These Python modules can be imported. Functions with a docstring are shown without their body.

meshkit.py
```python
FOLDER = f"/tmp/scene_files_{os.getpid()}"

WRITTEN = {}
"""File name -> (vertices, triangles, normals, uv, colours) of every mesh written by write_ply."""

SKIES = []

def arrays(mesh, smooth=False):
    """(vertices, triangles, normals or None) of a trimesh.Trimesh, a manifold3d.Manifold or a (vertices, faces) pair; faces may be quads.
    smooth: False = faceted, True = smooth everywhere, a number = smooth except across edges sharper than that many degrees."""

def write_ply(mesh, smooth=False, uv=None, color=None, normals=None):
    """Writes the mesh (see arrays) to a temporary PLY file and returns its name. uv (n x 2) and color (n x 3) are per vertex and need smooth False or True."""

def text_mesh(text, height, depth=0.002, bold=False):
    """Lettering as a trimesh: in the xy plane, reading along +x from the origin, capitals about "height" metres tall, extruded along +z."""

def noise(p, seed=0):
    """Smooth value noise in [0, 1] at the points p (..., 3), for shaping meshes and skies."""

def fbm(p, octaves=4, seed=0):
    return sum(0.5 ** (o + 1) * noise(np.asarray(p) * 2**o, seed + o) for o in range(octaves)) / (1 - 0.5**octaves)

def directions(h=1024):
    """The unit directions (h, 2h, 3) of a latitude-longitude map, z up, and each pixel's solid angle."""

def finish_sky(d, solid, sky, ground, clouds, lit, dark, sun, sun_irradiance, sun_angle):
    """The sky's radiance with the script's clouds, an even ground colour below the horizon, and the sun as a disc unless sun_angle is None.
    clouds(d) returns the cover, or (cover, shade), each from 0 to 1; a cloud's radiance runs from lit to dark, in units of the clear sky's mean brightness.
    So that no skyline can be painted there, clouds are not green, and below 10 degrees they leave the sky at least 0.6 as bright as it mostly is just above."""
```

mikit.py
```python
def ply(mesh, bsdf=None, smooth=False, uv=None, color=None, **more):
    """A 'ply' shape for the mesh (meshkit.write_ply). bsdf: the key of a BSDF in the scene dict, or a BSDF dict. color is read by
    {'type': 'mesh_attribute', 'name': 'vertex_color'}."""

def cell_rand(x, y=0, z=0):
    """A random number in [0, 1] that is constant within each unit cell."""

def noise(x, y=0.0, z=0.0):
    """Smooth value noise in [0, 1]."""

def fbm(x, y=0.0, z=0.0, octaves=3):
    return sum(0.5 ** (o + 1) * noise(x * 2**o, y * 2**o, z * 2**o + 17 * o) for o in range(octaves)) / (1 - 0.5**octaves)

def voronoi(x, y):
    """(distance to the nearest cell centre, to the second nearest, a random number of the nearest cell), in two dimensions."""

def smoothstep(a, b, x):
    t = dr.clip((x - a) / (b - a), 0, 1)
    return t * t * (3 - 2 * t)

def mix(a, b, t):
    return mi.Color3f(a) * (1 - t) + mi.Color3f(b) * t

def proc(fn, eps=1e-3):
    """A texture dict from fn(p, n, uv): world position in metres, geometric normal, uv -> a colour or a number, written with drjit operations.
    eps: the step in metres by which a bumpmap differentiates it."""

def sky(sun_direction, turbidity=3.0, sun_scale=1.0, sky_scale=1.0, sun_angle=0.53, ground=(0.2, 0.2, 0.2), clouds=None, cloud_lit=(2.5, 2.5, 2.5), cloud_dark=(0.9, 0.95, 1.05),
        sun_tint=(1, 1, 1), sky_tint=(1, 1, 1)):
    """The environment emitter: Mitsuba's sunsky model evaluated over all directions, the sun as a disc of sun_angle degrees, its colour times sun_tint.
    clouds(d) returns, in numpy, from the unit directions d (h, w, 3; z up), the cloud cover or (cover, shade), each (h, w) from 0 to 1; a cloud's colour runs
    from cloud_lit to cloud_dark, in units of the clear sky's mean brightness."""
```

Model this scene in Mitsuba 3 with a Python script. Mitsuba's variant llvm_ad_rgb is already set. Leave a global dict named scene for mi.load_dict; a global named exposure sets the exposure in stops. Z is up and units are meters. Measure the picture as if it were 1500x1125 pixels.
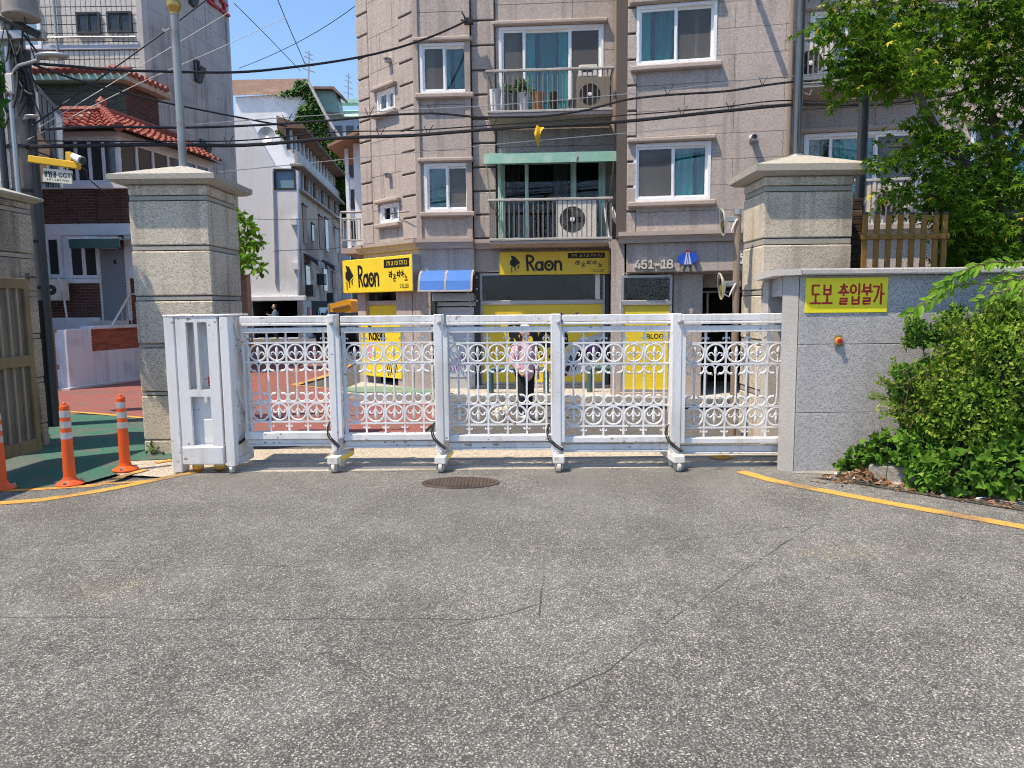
import math, random
import numpy as np, trimesh, drjit as dr, mitsuba as mi, mikit, meshkit
import manifold3d as mf
from shapely.geometry import Polygon, LineString, Point, box as sbox
from shapely.ops import unary_union
from shapely import affinity
from mikit import noise, fbm, voronoi, cell_rand, smoothstep, mix

scene, labels = {}, {}
# ---------------------------------------------------------------- camera, sky, exposure
EYE = np.array([0, 0, 1.65]); FPX = 1050.0                 # eye 1.65 m above the road, focal length in pixels of a 1500 wide picture
_t, _r = math.radians(6.28), math.radians(0.6)
FW = np.array([0, math.cos(_t), -math.sin(_t)])
_U0, _R0 = np.array([0, math.sin(_t), math.cos(_t)]), np.array([1.0, 0, 0])
RT = math.cos(_r) * _R0 - math.sin(_r) * _U0
UP = math.cos(_r) * _U0 + math.sin(_r) * _R0
scene['camera'] = {'type': 'perspective', 'fov': math.degrees(2 * math.atan(750 / FPX)), 'fov_axis': 'x', 'near_clip': 0.05, 'far_clip': 2000.0,
                   'to_world': mi.ScalarTransform4f().look_at(origin=EYE.tolist(), target=(EYE + FW).tolist(), up=UP.tolist())}
scene['sky'] = mikit.sky([-0.44, -0.28, 1.0], turbidity=3.2, sky_scale=1.55, sky_tint=(1.0, 1.0, 0.98))
exposure = 2.0

def ray(u, v): return FW + RT * ((u - 750) / FPX) - UP * ((v - 562.5) / FPX)
def at(u, v, Y):                                            # the point at distance Y in front that shows at (u, v)
    d = ray(u, v); return EYE + d * (Y / d[1])
def sm(a, b, x):
    t = np.clip((x - a) / (b - a), 0, 1); return t * t * (3 - 2 * t)
def ground_z(x, y):                                         # the street falls gently beyond the gate and rises again up the alley
    x, y = np.asarray(x, float), np.asarray(y, float)
    base = -0.29 * sm(8.3, 13.8, y) * (0.35 + 0.65 * sm(-7, -2, x))
    s = sm(16, 34, y)
    return base * (1 - s) + 0.12 * s
def gnd(u, v, lift=0.0):
    z = 0.0
    for _ in range(30):
        d = ray(u, v); t = (z + lift - EYE[2]) / d[2]; p = EYE + d * t
        z = 0.5 * z + 0.5 * float(ground_z(p[0], p[1]))
    return p

# ---------------------------------------------------------------- helpers
T4 = mi.ScalarTransform4f
def key_for(name, parent=None):
    base = (parent + '__' if parent else '') + name
    used = scene.keys() | labels.keys() | KEYS
    k, i = base, 0
    while k in used:
        i += 1; k = f'{base}_{i:03d}'
    KEYS.add(k); return k
KEYS = set()
def tag(k, label=None, cat=None, group=None, kind=None):
    d = labels.setdefault(k, {})
    for n, v in (('label', label), ('category', cat), ('group', group), ('kind', kind)):
        if v: d[n] = v
    return k
def thing(name, label, cat, group=None):
    return tag(key_for(name), label, cat, group)
def put(name, mesh, mat, parent=None, smooth=False, **kw):  # ONE entry of the scene
    k = key_for(name, parent); scene[k] = mikit.ply(mesh, mat, smooth=smooth, **kw); return k
def struct(name, mesh, mat, parent=None, **kw):
    k = put(name, mesh, mat, parent, **kw)
    if not parent: tag(k, kind='structure')
    return k
def again(name, ply, tw, parent=None):                      # another copy of a ply dict
    k = key_for(name, parent); scene[k] = {**ply, 'to_world': tw}; return k
def cat(*ms):
    ms = [m for q in ms for m in (q if isinstance(q, (list, tuple)) else [q])]
    return trimesh.util.concatenate(ms)
def box(x0, x1, y0, y1, z0, z1):
    m = trimesh.creation.box(extents=(abs(x1 - x0), abs(y1 - y0), abs(z1 - z0))); m.apply_translation(((x0 + x1) / 2, (y0 + y1) / 2, (z0 + z1) / 2)); return m
def rbox(x0, x1, y0, y1, z0, z1, r=0.008):                  # box with chamfered edges
    pts = []
    for x in (x0, x1):
        for y in (y0, y1):
            for z in (z0, z1):
                sx, sy, sz = (1 if x == x0 else -1), (1 if y == y0 else -1), (1 if z == z0 else -1)
                pts += [(x + sx * r, y + sy * r, z), (x + sx * r, y, z + sz * r), (x, y + sy * r, z + sz * r)]
    return trimesh.convex.convex_hull(np.array(pts))
def tf(m, M): m = m.copy(); m.apply_transform(M); return m
def rotz(a): return trimesh.transformations.rotation_matrix(a, [0, 0, 1])
def rotx(a): return trimesh.transformations.rotation_matrix(a, [1, 0, 0])
def tr(x, y, z): return trimesh.transformations.translation_matrix([x, y, z])
def cyl(p0, p1, r, n=12, r1=None):
    return tube([p0, p1], [r, r if r1 is None else r1], n)
def tube(pts, r, n=8, caps=True):
    p = np.asarray(pts, float); r = np.broadcast_to(r, (len(p),))
    t = np.gradient(p, axis=0); t /= np.linalg.norm(t, axis=1, keepdims=True) + 1e-12
    a = np.zeros_like(p)
    ref = np.array([0, 0, 1.0]) if abs(t[0, 2]) < 0.9 else np.array([1.0, 0, 0])
    for i in range(len(p)):
        q = ref - t[i] * np.dot(ref, t[i]); q /= np.linalg.norm(q) + 1e-12; a[i] = q; ref = q
    b = np.cross(t, a); th = np.arange(n) * 2 * np.pi / n
    v = (p[:, None] + r[:, None, None] * (np.cos(th)[None, :, None] * a[:, None] + np.sin(th)[None, :, None] * b[:, None])).reshape(-1, 3)
    f = []
    for i in range(len(p) - 1):
        for j in range(n):
            k = (j + 1) % n
            f += [[i * n + j, i * n + k, (i + 1) * n + k], [i * n + j, (i + 1) * n + k, (i + 1) * n + j]]
    if caps:
        v = np.vstack([v, p[0], p[-1]]); c0, c1 = len(v) - 2, len(v) - 1; e = (len(p) - 1) * n
        for j in range(n):
            k = (j + 1) % n; f += [[c0, k, j], [c1, e + j, e + k]]
    return trimesh.Trimesh(v, f, process=False)
def lathe(prof, n=24):                                      # prof: (r, z) from bottom to top
    th = np.arange(n) * 2 * np.pi / n
    v = np.array([[r * math.cos(a), r * math.sin(a), z] for r, z in prof for a in th]); f = []
    for i in range(len(prof) - 1):
        for j in range(n):
            k = (j + 1) % n; f += [[i * n + j, i * n + k, (i + 1) * n + k], [i * n + j, (i + 1) * n + k, (i + 1) * n + j]]
    return trimesh.Trimesh(v, f, process=False)
def torus(R, r, n=28, m=6, a0=0.0, a1=2 * math.pi):         # in the xz plane
    full = abs(a1 - a0) > 6.28
    th = np.linspace(a0, a1, n + 1)
    return tube([(R * math.cos(a), 0, R * math.sin(a)) for a in th], r, m, caps=not full)
_V = np.array([[1, 0, 0, 0], [0, 0, -1, 0], [0, 1, 0, 0], [0, 0, 0, 1.0]])
def ext(poly, h, d0=0.0):                                   # polygon in (s, z), extruded from depth d0 towards the viewer by h
    gs = [g for g in getattr(poly, 'geoms', [poly]) if g.area > 1e-7]
    m = cat([trimesh.creation.extrude_polygon(g, h, engine='earcut') for g in gs])
    m.apply_transform(_V); m.apply_translation((0, d0, 0)); return m
def flat(poly, size=None):                                  # polygon in (x, y) as a sheet
    out = []
    for g in getattr(poly, 'geoms', [poly]):
        v, f = trimesh.creation.triangulate_polygon(g, engine='earcut')
        out.append(trimesh.Trimesh(np.c_[v, np.zeros(len(v))], f))
    m = cat(out)
    if size:
        m = trimesh.Trimesh(*trimesh.remesh.subdivide_to_size(m.vertices, m.faces, size), process=True)
    n = m.face_normals[:, 2]
    if n.mean() < 0: m.invert()
    return m
def drape(poly, lift, size=0.5):
    m = flat(poly, size); v = m.vertices.copy(); v[:, 2] = ground_z(v[:, 0], v[:, 1]) + lift
    return trimesh.Trimesh(v, m.faces, process=False)
class Fr:                                                   # a facade: s to the right along it, d into it, z up
    def __init__(self, o, deg):
        self.o, self.a = np.array([o[0], o[1], 0.0]), math.radians(deg)
        self.ex, self.ey = np.array([math.cos(self.a), math.sin(self.a), 0]), np.array([-math.sin(self.a), math.cos(self.a), 0])
        self.M = tr(o[0], o[1], 0) @ rotz(self.a)
    def px(self, u, v, off=0.0):
        d = ray(u, v); t = (off + self.ey @ (self.o - EYE)) / (self.ey @ d); p = EYE + d * t - self.o
        return float(self.ex @ p), float(p[2])
    def pt(self, s, d, z): return self.o + self.ex * s + self.ey * d + np.array([0, 0, z])
    def __call__(self, m): return tf(m, self.M)
def rect(u0, v0, u1, v1, fr, off=0.0):                      # s0, s1, z0, z1 of the facade rectangle seen there
    a, b, c, d = fr.px(u0, (v0 + v1) / 2, off)[0], fr.px(u1, (v0 + v1) / 2, off)[0], fr.px((u0 + u1) / 2, v1, off)[1], fr.px((u0 + u1) / 2, v0, off)[1]
    return a, b, c, d

# ---------------------------------------------------------------- materials
def rgb(c): return {'type': 'rgb', 'value': list(map(float, c))}
def mat(name, c, rough=0.6, metal=0.0, spec=0.4, **kw):
    scene[name] = {'type': 'twosided', 'bsdf': {'type': 'principled', 'base_color': c if isinstance(c, dict) else rgb(c), 'roughness': rough, 'metallic': metal, 'specular': spec, **kw}}
    return name
def bmat(name, c, bump, height, rough=0.85, spec=0.25, eps=1e-3):
    scene[name] = {'type': 'twosided', 'bsdf': {'type': 'bumpmap', 'bump': mikit.proc(bump, eps=eps), 'scale': float(height),
                   'bsdf': {'type': 'principled', 'base_color': mikit.proc(c), 'roughness': rough, 'specular': spec}}}
    return name
def worn(c, amount=0.25, scale=1.5, streak=0.0, fine=0.0, tint=(0.25, 0.2, 0.15)):   # paint or render with blotches, rain streaks and grain
    def fn(p, n, uv):
        a = fbm(p.x * scale, p.y * scale, p.z * scale)
        k = smoothstep(0.45, 0.8, a) * amount
        if streak:
            s = noise(p.x * 9, p.y * 9, p.z * 0.35) * noise(p.x * 31, p.y * 31, p.z * 0.8)
            k = k + smoothstep(0.25, 0.6, s) * streak
        col = mix(c, tint, dr.clip(k, 0, 1))
        if fine: col = col * (1 - fine / 2 + fine * noise(p.x * 140, p.y * 140, p.z * 140))
        return col
    return mikit.proc(fn)
def granite(base, dark, f=95.0, lo=0.32, hi=0.68, stain=0.35, dirt=(0.10, 0.09, 0.08), drip=0.0):
    def col(p, n, uv):
        g = 0.55 * noise(p.x * f, p.y * f, p.z * f) + 0.45 * noise(p.x * f * 2.1, p.y * f * 2.1, p.z * f * 2.1)
        s = smoothstep(0.55, 0.85, fbm(p.x * 1.3, p.y * 1.3, p.z * 1.1)) * stain
        if drip: s = dr.minimum(s + drip * smoothstep(0.22, 0.55, noise(p.x * 7, p.y * 7, p.z * 0.4) * noise(p.x * 26, p.y * 26, p.z * 0.7)), 0.9)
        return mix(mix(dark, base, smoothstep(lo, hi, g)), dirt, s)
    return col
def grain(f):
    def fn(p, n, uv): return 0.6 * noise(p.x * f, p.y * f, p.z * f) + 0.4 * noise(p.x * f * 2.2, p.y * f * 2.2, p.z * f * 2.2)
    return fn

# cracks and the pale worn patches of the road, in metres
def _segs(pts):
    q = [gnd(*a)[:2] for a in pts]; return list(zip(q[:-1], q[1:]))
CRACKS = _segs([(1195, 768), (1085, 838), (985, 905), (885, 985), (780, 1030)]) + _segs([(655, 918), (720, 905), (788, 886)]) + _segs([(796, 815), (794, 860), (789, 902)]) + _segs([(0, 903), (250, 908), (520, 906), (700, 908)]) + _segs([(0, 818), (190, 822), (420, 830)]) + _segs([(1000, 792), (1195, 768), (1290, 752)])
def _at(u, v, rx, ry): q = gnd(u, v); return (float(q[0]), float(q[1]), rx, ry)
SCUFFS = [(_at(1120, 840, .45, .12), (0.55, 0.55, 0.53)), (_at(1250, 808, .5, .16), (0.52, 0.33, 0.10)), (_at(160, 862, .3, .25), (0.48, 0.34, 0.13)), (_at(1060, 815, .3, .1), (0.5, 0.5, 0.48)), (_at(330, 760, .6, .1), (0.40, 0.38, 0.34))]
def asphalt_col(p, n, uv):
    d, e, w = voronoi(p.x * 145, p.y * 145)
    d2, e2, w2 = voronoi(p.x * 62 + 7, p.y * 62)
    stone = mix((0.045, 0.047, 0.048), (0.26, 0.265, 0.26), w * w)
    stone = mix(stone, (0.42, 0.39, 0.33), smoothstep(0.965, 0.98, w))
    c = mix(stone, (0.075, 0.075, 0.075), smoothstep(0.34, 0.66, d))
    c = mix(c, mix((0.14, 0.14, 0.138), (0.36, 0.35, 0.325), cell_rand(dr.floor(w2 * 977))), smoothstep(0.40, 0.22, d2) * smoothstep(0.72, 0.76, w2))
    big = fbm(p.x * 0.55, p.y * 0.55)
    c = c * (1.06 + 0.16 * big) + mi.Color3f(0.030, 0.031, 0.031) * smoothstep(0.3, 0.75, fbm(p.x * 2.1, p.y * 2.1))
    c = c * (0.74 + 0.36 * noise(p.x * 31, p.y * 24) + 0.16 * noise(p.x * 13, p.y * 11))
    c = c * mi.Color3f(1.02, 1.01, 0.965)
    k = mi.Float(0)
    jx, jy = (noise(p.x * 6, p.y * 6) - 0.5) * 0.030, (noise(p.x * 6 + 40, p.y * 6) - 0.5) * 0.030
    for a, b in CRACKS:
        ab = b - a; L = float(ab @ ab)
        t = dr.clip(((p.x + jx - a[0]) * ab[0] + (p.y + jy - a[1]) * ab[1]) / L, 0, 1)
        dd = dr.sqrt(dr.square(p.x + jx - a[0] - t * ab[0]) + dr.square(p.y + jy - a[1] - t * ab[1]))
        k = dr.maximum(k, smoothstep(0.009, 0.002, dd) * smoothstep(0.2, 0.5, noise(p.x * 4, p.y * 4) * 0.7 + 0.3 * noise(p.x * 60, p.y * 60)))
    for (cx, cy, rx, ry), q in SCUFFS:
        m = smoothstep(1.0, 0.3, dr.square((p.x - cx) / rx) + dr.square((p.y - cy) / ry)) * smoothstep(0.5, 0.66, noise(p.x * 55, p.y * 30) * 0.6 + fbm(p.x * 5, p.y * 5) * 0.4)
        c = mix(c, q, m * 0.10)
    track = smoothstep(0.35, 0.0, dr.abs(p.x + 1.1 - 0.12 * p.y)) + smoothstep(0.35, 0.0, dr.abs(p.x - 0.75 - 0.12 * p.y))
    c = c * (1 - 0.05 * track * (0.5 + fbm(p.x * 2, p.y * 0.7)))
    oil = smoothstep(0.66, 0.8, fbm(p.x * 1.7 + 30, p.y * 1.7)) * 0.10
    return mix(mix(c, (0.055, 0.053, 0.05), oil), (0.02, 0.02, 0.02), k * 0.75)
def asphalt_bump(p, n, uv):
    d, e, w = voronoi(p.x * 145, p.y * 145)
    return dr.minimum(e - d, 0.5) + 0.4 * w
bmat('asphalt', asphalt_col, asphalt_bump, 0.0035, rough=0.8, spec=0.3, eps=1.5e-3)
def road_paint(c, f=60, wear=0.5):
    def fn(p, n, uv):
        k = smoothstep(0.5, 0.72, fbm(p.x * 3, p.y * 3)) * wear + smoothstep(0.68, 0.8, noise(p.x * f, p.y * f)) * 0.5
        return mix(c, (0.11, 0.10, 0.095), dr.clip(k, 0, 1))
    return fn
bmat('yellow_paint', road_paint((0.52, 0.29, 0.065), 90, 0.6), grain(130), 0.003)
bmat('red_paving', road_paint((0.215, 0.078, 0.068), 30, 0.5), grain(90), 0.003)
bmat('green_paving', road_paint((0.04, 0.125, 0.092), 40, 0.6), grain(110), 0.003)
bmat('grey_road', granite((0.115, 0.113, 0.110), (0.05, 0.05, 0.05), 80), grain(100), 0.003)
bmat('concrete_floor', granite((0.46, 0.42, 0.35), (0.28, 0.25, 0.21), 60, stain=0.5, dirt=(0.14, 0.12, 0.10)), grain(70), 0.002)
bmat('kerb_stone', granite((0.42, 0.40, 0.36), (0.26, 0.25, 0.22), 60, stain=0.5), grain(70), 0.002)
bmat('soil', granite((0.12, 0.10, 0.08), (0.05, 0.04, 0.03), 40), grain(40), 0.01)
bmat('pillar_stone', granite((0.62, 0.56, 0.455), (0.28, 0.25, 0.20), 85, 0.25, 0.62, 0.42, (0.15, 0.13, 0.11), 0.32), grain(85), 0.004)
bmat('pillar_smooth', granite((0.42, 0.40, 0.35), (0.26, 0.25, 0.22), 160, stain=0.35), grain(90), 0.001)
bmat('wall_stone', granite((0.47, 0.47, 0.475), (0.22, 0.22, 0.225), 95, 0.25, 0.64, 0.12, (0.16, 0.155, 0.15), 0.14), grain(95), 0.003)
bmat('wall_smooth', granite((0.50, 0.485, 0.47), (0.33, 0.32, 0.31), 170, stain=0.15), grain(120), 0.0006)
bmat('tan_stone', granite((0.465, 0.41, 0.375), (0.335, 0.29, 0.265), 46, 0.25, 0.7, 0.24, (0.17, 0.145, 0.125), 0.32), grain(60), 0.0015)
bmat('tan_smooth', granite((0.44, 0.375, 0.335), (0.35, 0.295, 0.26), 60, stain=0.3, dirt=(0.13, 0.10, 0.085)), grain(90), 0.0008)
mat('joint_dark', (0.10, 0.085, 0.075), 0.9)
def _gate_paint(p, n, uv):
    c = mix((0.70, 0.71, 0.72), (0.47, 0.45, 0.41), smoothstep(0.5, 0.8, fbm(p.x * 3, p.y * 3, p.z * 2)) * 0.35 + smoothstep(0.22, 0.5, noise(p.x * 11, p.y * 11, p.z * .5) * noise(p.x * 37, p.y * 37, p.z * 1.1)) * 0.35 + smoothstep(0.45, 0.05, p.z) * 0.18 * noise(p.x * 20, p.y * 20, p.z * 9))
    return mix(c, (0.23, 0.12, 0.055), smoothstep(0.74, 0.80, noise(p.x * 33, p.y * 33, p.z * 33)) * smoothstep(0.52, 0.66, fbm(p.x * 3.3 + 9, p.y * 3.3, p.z * 3.3)) * 0.8)
mat('white_metal', mikit.proc(_gate_paint), 0.42)
mat('white_rust', worn((0.70, 0.69, 0.65), 0.9, 7.0, 0.0, 0, (0.25, 0.14, 0.06)), 0.5)
mat('white_pvc', (0.78, 0.79, 0.80), 0.35)
mat('grey_pvc', (0.50, 0.50, 0.49), 0.45)
mat('steel', (0.62, 0.62, 0.62), 0.22, 1.0)
mat('pole_steel', worn((0.34, 0.325, 0.30), .4, 4, .2, 0, (0.12, 0.11, 0.10)), 0.35, 0.55)
mat('dull_steel', (0.42, 0.42, 0.42), 0.45, 0.8)
mat('dark_metal', (0.045, 0.047, 0.05), 0.45)
mat('black_rubber', (0.018, 0.018, 0.019), 0.5)
mat('cable_black', (0.016, 0.016, 0.018), 0.55)
mat('baluster_metal', worn((0.17, 0.16, 0.145), 0.5, 6), 0.5)
mat('rail_metal', worn((0.40, 0.385, 0.36), 0.5, 6, 0, 0, (0.18, 0.13, 0.09)), 0.5)
mat('brown_pipe', worn((0.24, 0.185, 0.14), 0.4, 5), 0.6)
mat('wheel_grey', (0.55, 0.53, 0.48), 0.6)
mat('sign_yellow', worn((0.80, 0.60, 0.035), 0.10, 2.0, 0.06, 0, (0.5, 0.33, 0.05)), 0.35)
mat('notice_yellow', (0.80, 0.72, 0.02), 0.35)
mat('film_yellow', worn((0.78, 0.60, 0.04), .12, 1.5, .05, 0, (0.5, 0.36, 0.05)), 0.3)
mat('print_black', (0.012, 0.012, 0.014), 0.5)
mat('print_red', (0.42, 0.015, 0.02), 0.5)
mat('print_white', (0.8, 0.8, 0.8), 0.5)
mat('print_blue', (0.02, 0.08, 0.50), 0.4)
mat('print_purple', (0.20, 0.10, 0.32), 0.5)
mat('print_pink', (0.65, 0.30, 0.42), 0.5)
mat('print_pale', (0.50, 0.55, 0.62), 0.4)
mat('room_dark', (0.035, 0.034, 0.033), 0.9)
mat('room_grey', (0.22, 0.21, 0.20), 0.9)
mat('curtain', worn((0.66, 0.66, 0.64), 0.15, 4), 0.9)
mat('screen_mesh', (0.085, 0.082, 0.08), 0.7)
scene['pane_teal'] = {'type': 'thindielectric', 'int_ior': 1.6, 'specular_transmittance': rgb((0.08, 0.50, 0.49))}
scene['pane_clear'] = {'type': 'thindielectric', 'int_ior': 1.55, 'specular_transmittance': rgb((0.62, 0.66, 0.66))}
scene['pane_dark'] = {'type': 'thindielectric', 'int_ior': 1.3, 'specular_transmittance': rgb((0.20, 0.24, 0.24))}
# ---------------------------------------------------------------- the ground
def grid_sheet(xs, ys, lift):
    X, Y = np.meshgrid(xs, ys); v = np.c_[X.ravel(), Y.ravel(), (ground_z(X, Y) + lift).ravel()]; n = len(xs); f = []
    for j in range(len(ys) - 1):
        for i in range(n - 1):
            a = j * n + i; f += [[a, a + 1, a + n + 1], [a, a + n + 1, a + n]]
    return trimesh.Trimesh(v, f, process=False)
GX = np.r_[np.linspace(-400, -20, 12), np.arange(-18, 18.1, 0.5), np.linspace(20, 400, 12)]
GY = np.r_[np.linspace(-400, 4, 10), np.arange(5, 40.1, 0.5), np.linspace(42, 500, 14)]
struct('ground', grid_sheet(GX, GY, -0.03), 'grey_road')
APR = 7.12                                                   # where asphalt ends and the concrete apron of the gate starts
def wpoly(pts): return Polygon([tuple(gnd(*p)[:2]) for p in pts]).buffer(0)
edge_l = [tuple(gnd(u, v)[:2]) for u, v in [(-60, 742), (60, 734), (150, 722), (235, 705), (285, 689)]]
xs_r, ys_r = 2.78, 7.05
road = Polygon([(-60, -40), (60, -40), (60, 6.0), (5.6, 6.02), (3.4, 6.75), (2.95, 7.0), (2.6, APR), (-3.15, APR), (-3.45, 6.92), (-4.1, 6.62), (-5.2, 6.35), (-60, 6.3)])
struct('asphalt_road', drape(road, 0.0, 4.0), 'asphalt')
apron = Polygon([(-3.45, 6.95), (-3.15, APR), (2.6, APR), (2.95, 7.0), (3.4, 6.76), (3.4, 8.3), (-3.3, 8.3), (-3.6, 7.8), (-4.3, 7.7), (-4.05, 7.1)])
struct('concrete_apron', drape(apron, -0.004, 0.35), 'concrete_floor')
back = Polygon([(-30, 8.25), (30, 8.25), (30, 20), (-1.3, 20), (-1.3, 60), (-30, 60)])
green = Polygon([(-5.6, 6.37), (-4.15, 6.62), (-4.0, 7.1), (-4.3, 7.72), (-3.6, 7.82), (-3.35, 8.3), (-3.6, 9.2), (-3.9, 10.4), (-5.0, 11.2), (-9.0, 12.2), (-8, 9), (-6.3, 7.6)])
struct('green_pavement', drape(green, -0.002, 0.3), 'green_paving')
red = wpoly([(-60, 640), (80, 608), (130, 605), (210, 611), (290, 634), (372, 640), (480, 640), (560, 636), (620, 633), (655, 600), (645, 580), (600, 577), (545, 574), (430, 564), (490, 546), (500, 505), (300, 505), (300, 540), (130, 560), (-60, 566)])
struct('red_pavement', drape(red, -0.004, 0.4), 'red_paving')
def strip(pts, w):
    return LineString([tuple(gnd(*p)[:2]) for p in pts]).buffer(w / 2, cap_style=2, join_style=1)
def yline(pts, w, label):
    k = struct('yellow_line', drape(strip(pts, w), 0.005, 0.3), 'yellow_paint'); return k
yline([(-60, 742), (60, 733), (150, 719), (230, 703), (292, 690)], 0.12, '')
yline([(-60, 722), (40, 718), (100, 714), (140, 712), (185, 696), (215, 688)], 0.09, '')
yline([(125, 711), (180, 708), (230, 703)], 0.05, '')
yline([(1085, 691), (1130, 704), (1200, 718), (1300, 737), (1400, 755), (1560, 783)], 0.13, '')
yline([(100, 603), (140, 606), (215, 613), (330, 640)], 0.12, '')
yline([(430, 564), (470, 553), (495, 544), (520, 530)], 0.18, '')
yline([(430, 564), (490, 570), (560, 577), (640, 583)], 0.10, '')
yline([(1046, 668), (1068, 672)], 0.22, '')
yline([(228, 678), (252, 674)], 0.1, '')
# the sliding gate's ground rails
for y in (7.24, 7.62):
    struct('gate_track', cat(box(-3.0, 2.9, y - 0.03, y + 0.03, -0.01, 0.004), box(-3.0, 2.9, y - 0.006, y + 0.006, 0.003, 0.012)), 'dull_steel')
# kerb and raised forecourt in front of the shops
kerb = Polygon([(-3.75, 15.2), (-3.2, 14.75), (-1.9, 14.45), (0.4, 14.3), (4.6, 13.2), (9.0, 12.0), (9.0, 16), (-3.6, 17.5)])
m = trimesh.creation.extrude_polygon(kerb, 0.16, engine='earcut'); m.apply_translation((0, 0, -0.31))
struct('shop_kerb', m, 'kerb_stone')
struct('planting_strip', drape(Polygon([(-1.2, 14.28), (0.4, 14.22), (4.6, 13.12), (8.0, 12.2), (8.0, 11.95), (4.6, 12.85), (0.4, 13.95), (-1.2, 14.05)]), .03, .4), 'soil')
# ---------------------------------------------------------------- lettering drawn with strokes
JAMO = {'d': [[(1, 1), (0, 1), (0, 0), (1, 0)]], 'b': [[(0, 1), (0, 0), (1, 0), (1, 1)], [(0, .5), (1, .5)]], 'ch': [[(.5, 1), (.5, .82)], [(.1, .72), (.9, .72)], [(.5, .72), (.05, 0)], [(.55, .5), (.95, 0)]],
        'r': [[(0, 1), (1, 1), (1, .5), (0, .5), (0, 0), (1, 0)]], 'g': [[(0, 1), (1, 1), (.75, .4), (.2, 0)]], 'n': [[(0, 1), (0, 0), (1, 0)]], 'm': [[(0, 0), (0, 1), (1, 1), (1, 0), (0, 0)]],
        'p': [[(0, 1), (1, 1)], [(0, 0), (1, 0)], [(.3, 1), (.3, 0)], [(.7, 1), (.7, 0)]], 'ng': [[(.5 + .5 * math.cos(a), .5 + .5 * math.sin(a)) for a in np.linspace(0, 6.2832, 13)]],
        'o': [[(.5, 1), (.5, 0)], [(0, 0), (1, 0)]], 'u': [[(0, 1), (1, 1)], [(.5, 1), (.5, 0)]], 'a': [[(0, 0), (0, 1)], [(0, .5), (1, .5)]], 'eo': [[(1, 0), (1, 1)], [(0, .5), (1, .5)]], 'i': [[(0, 0), (0, 1)]],
        'yo': [[(.3, 1), (.3, 0)], [(.7, 1), (.7, 0)], [(0, 0), (1, 0)]]}
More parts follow.
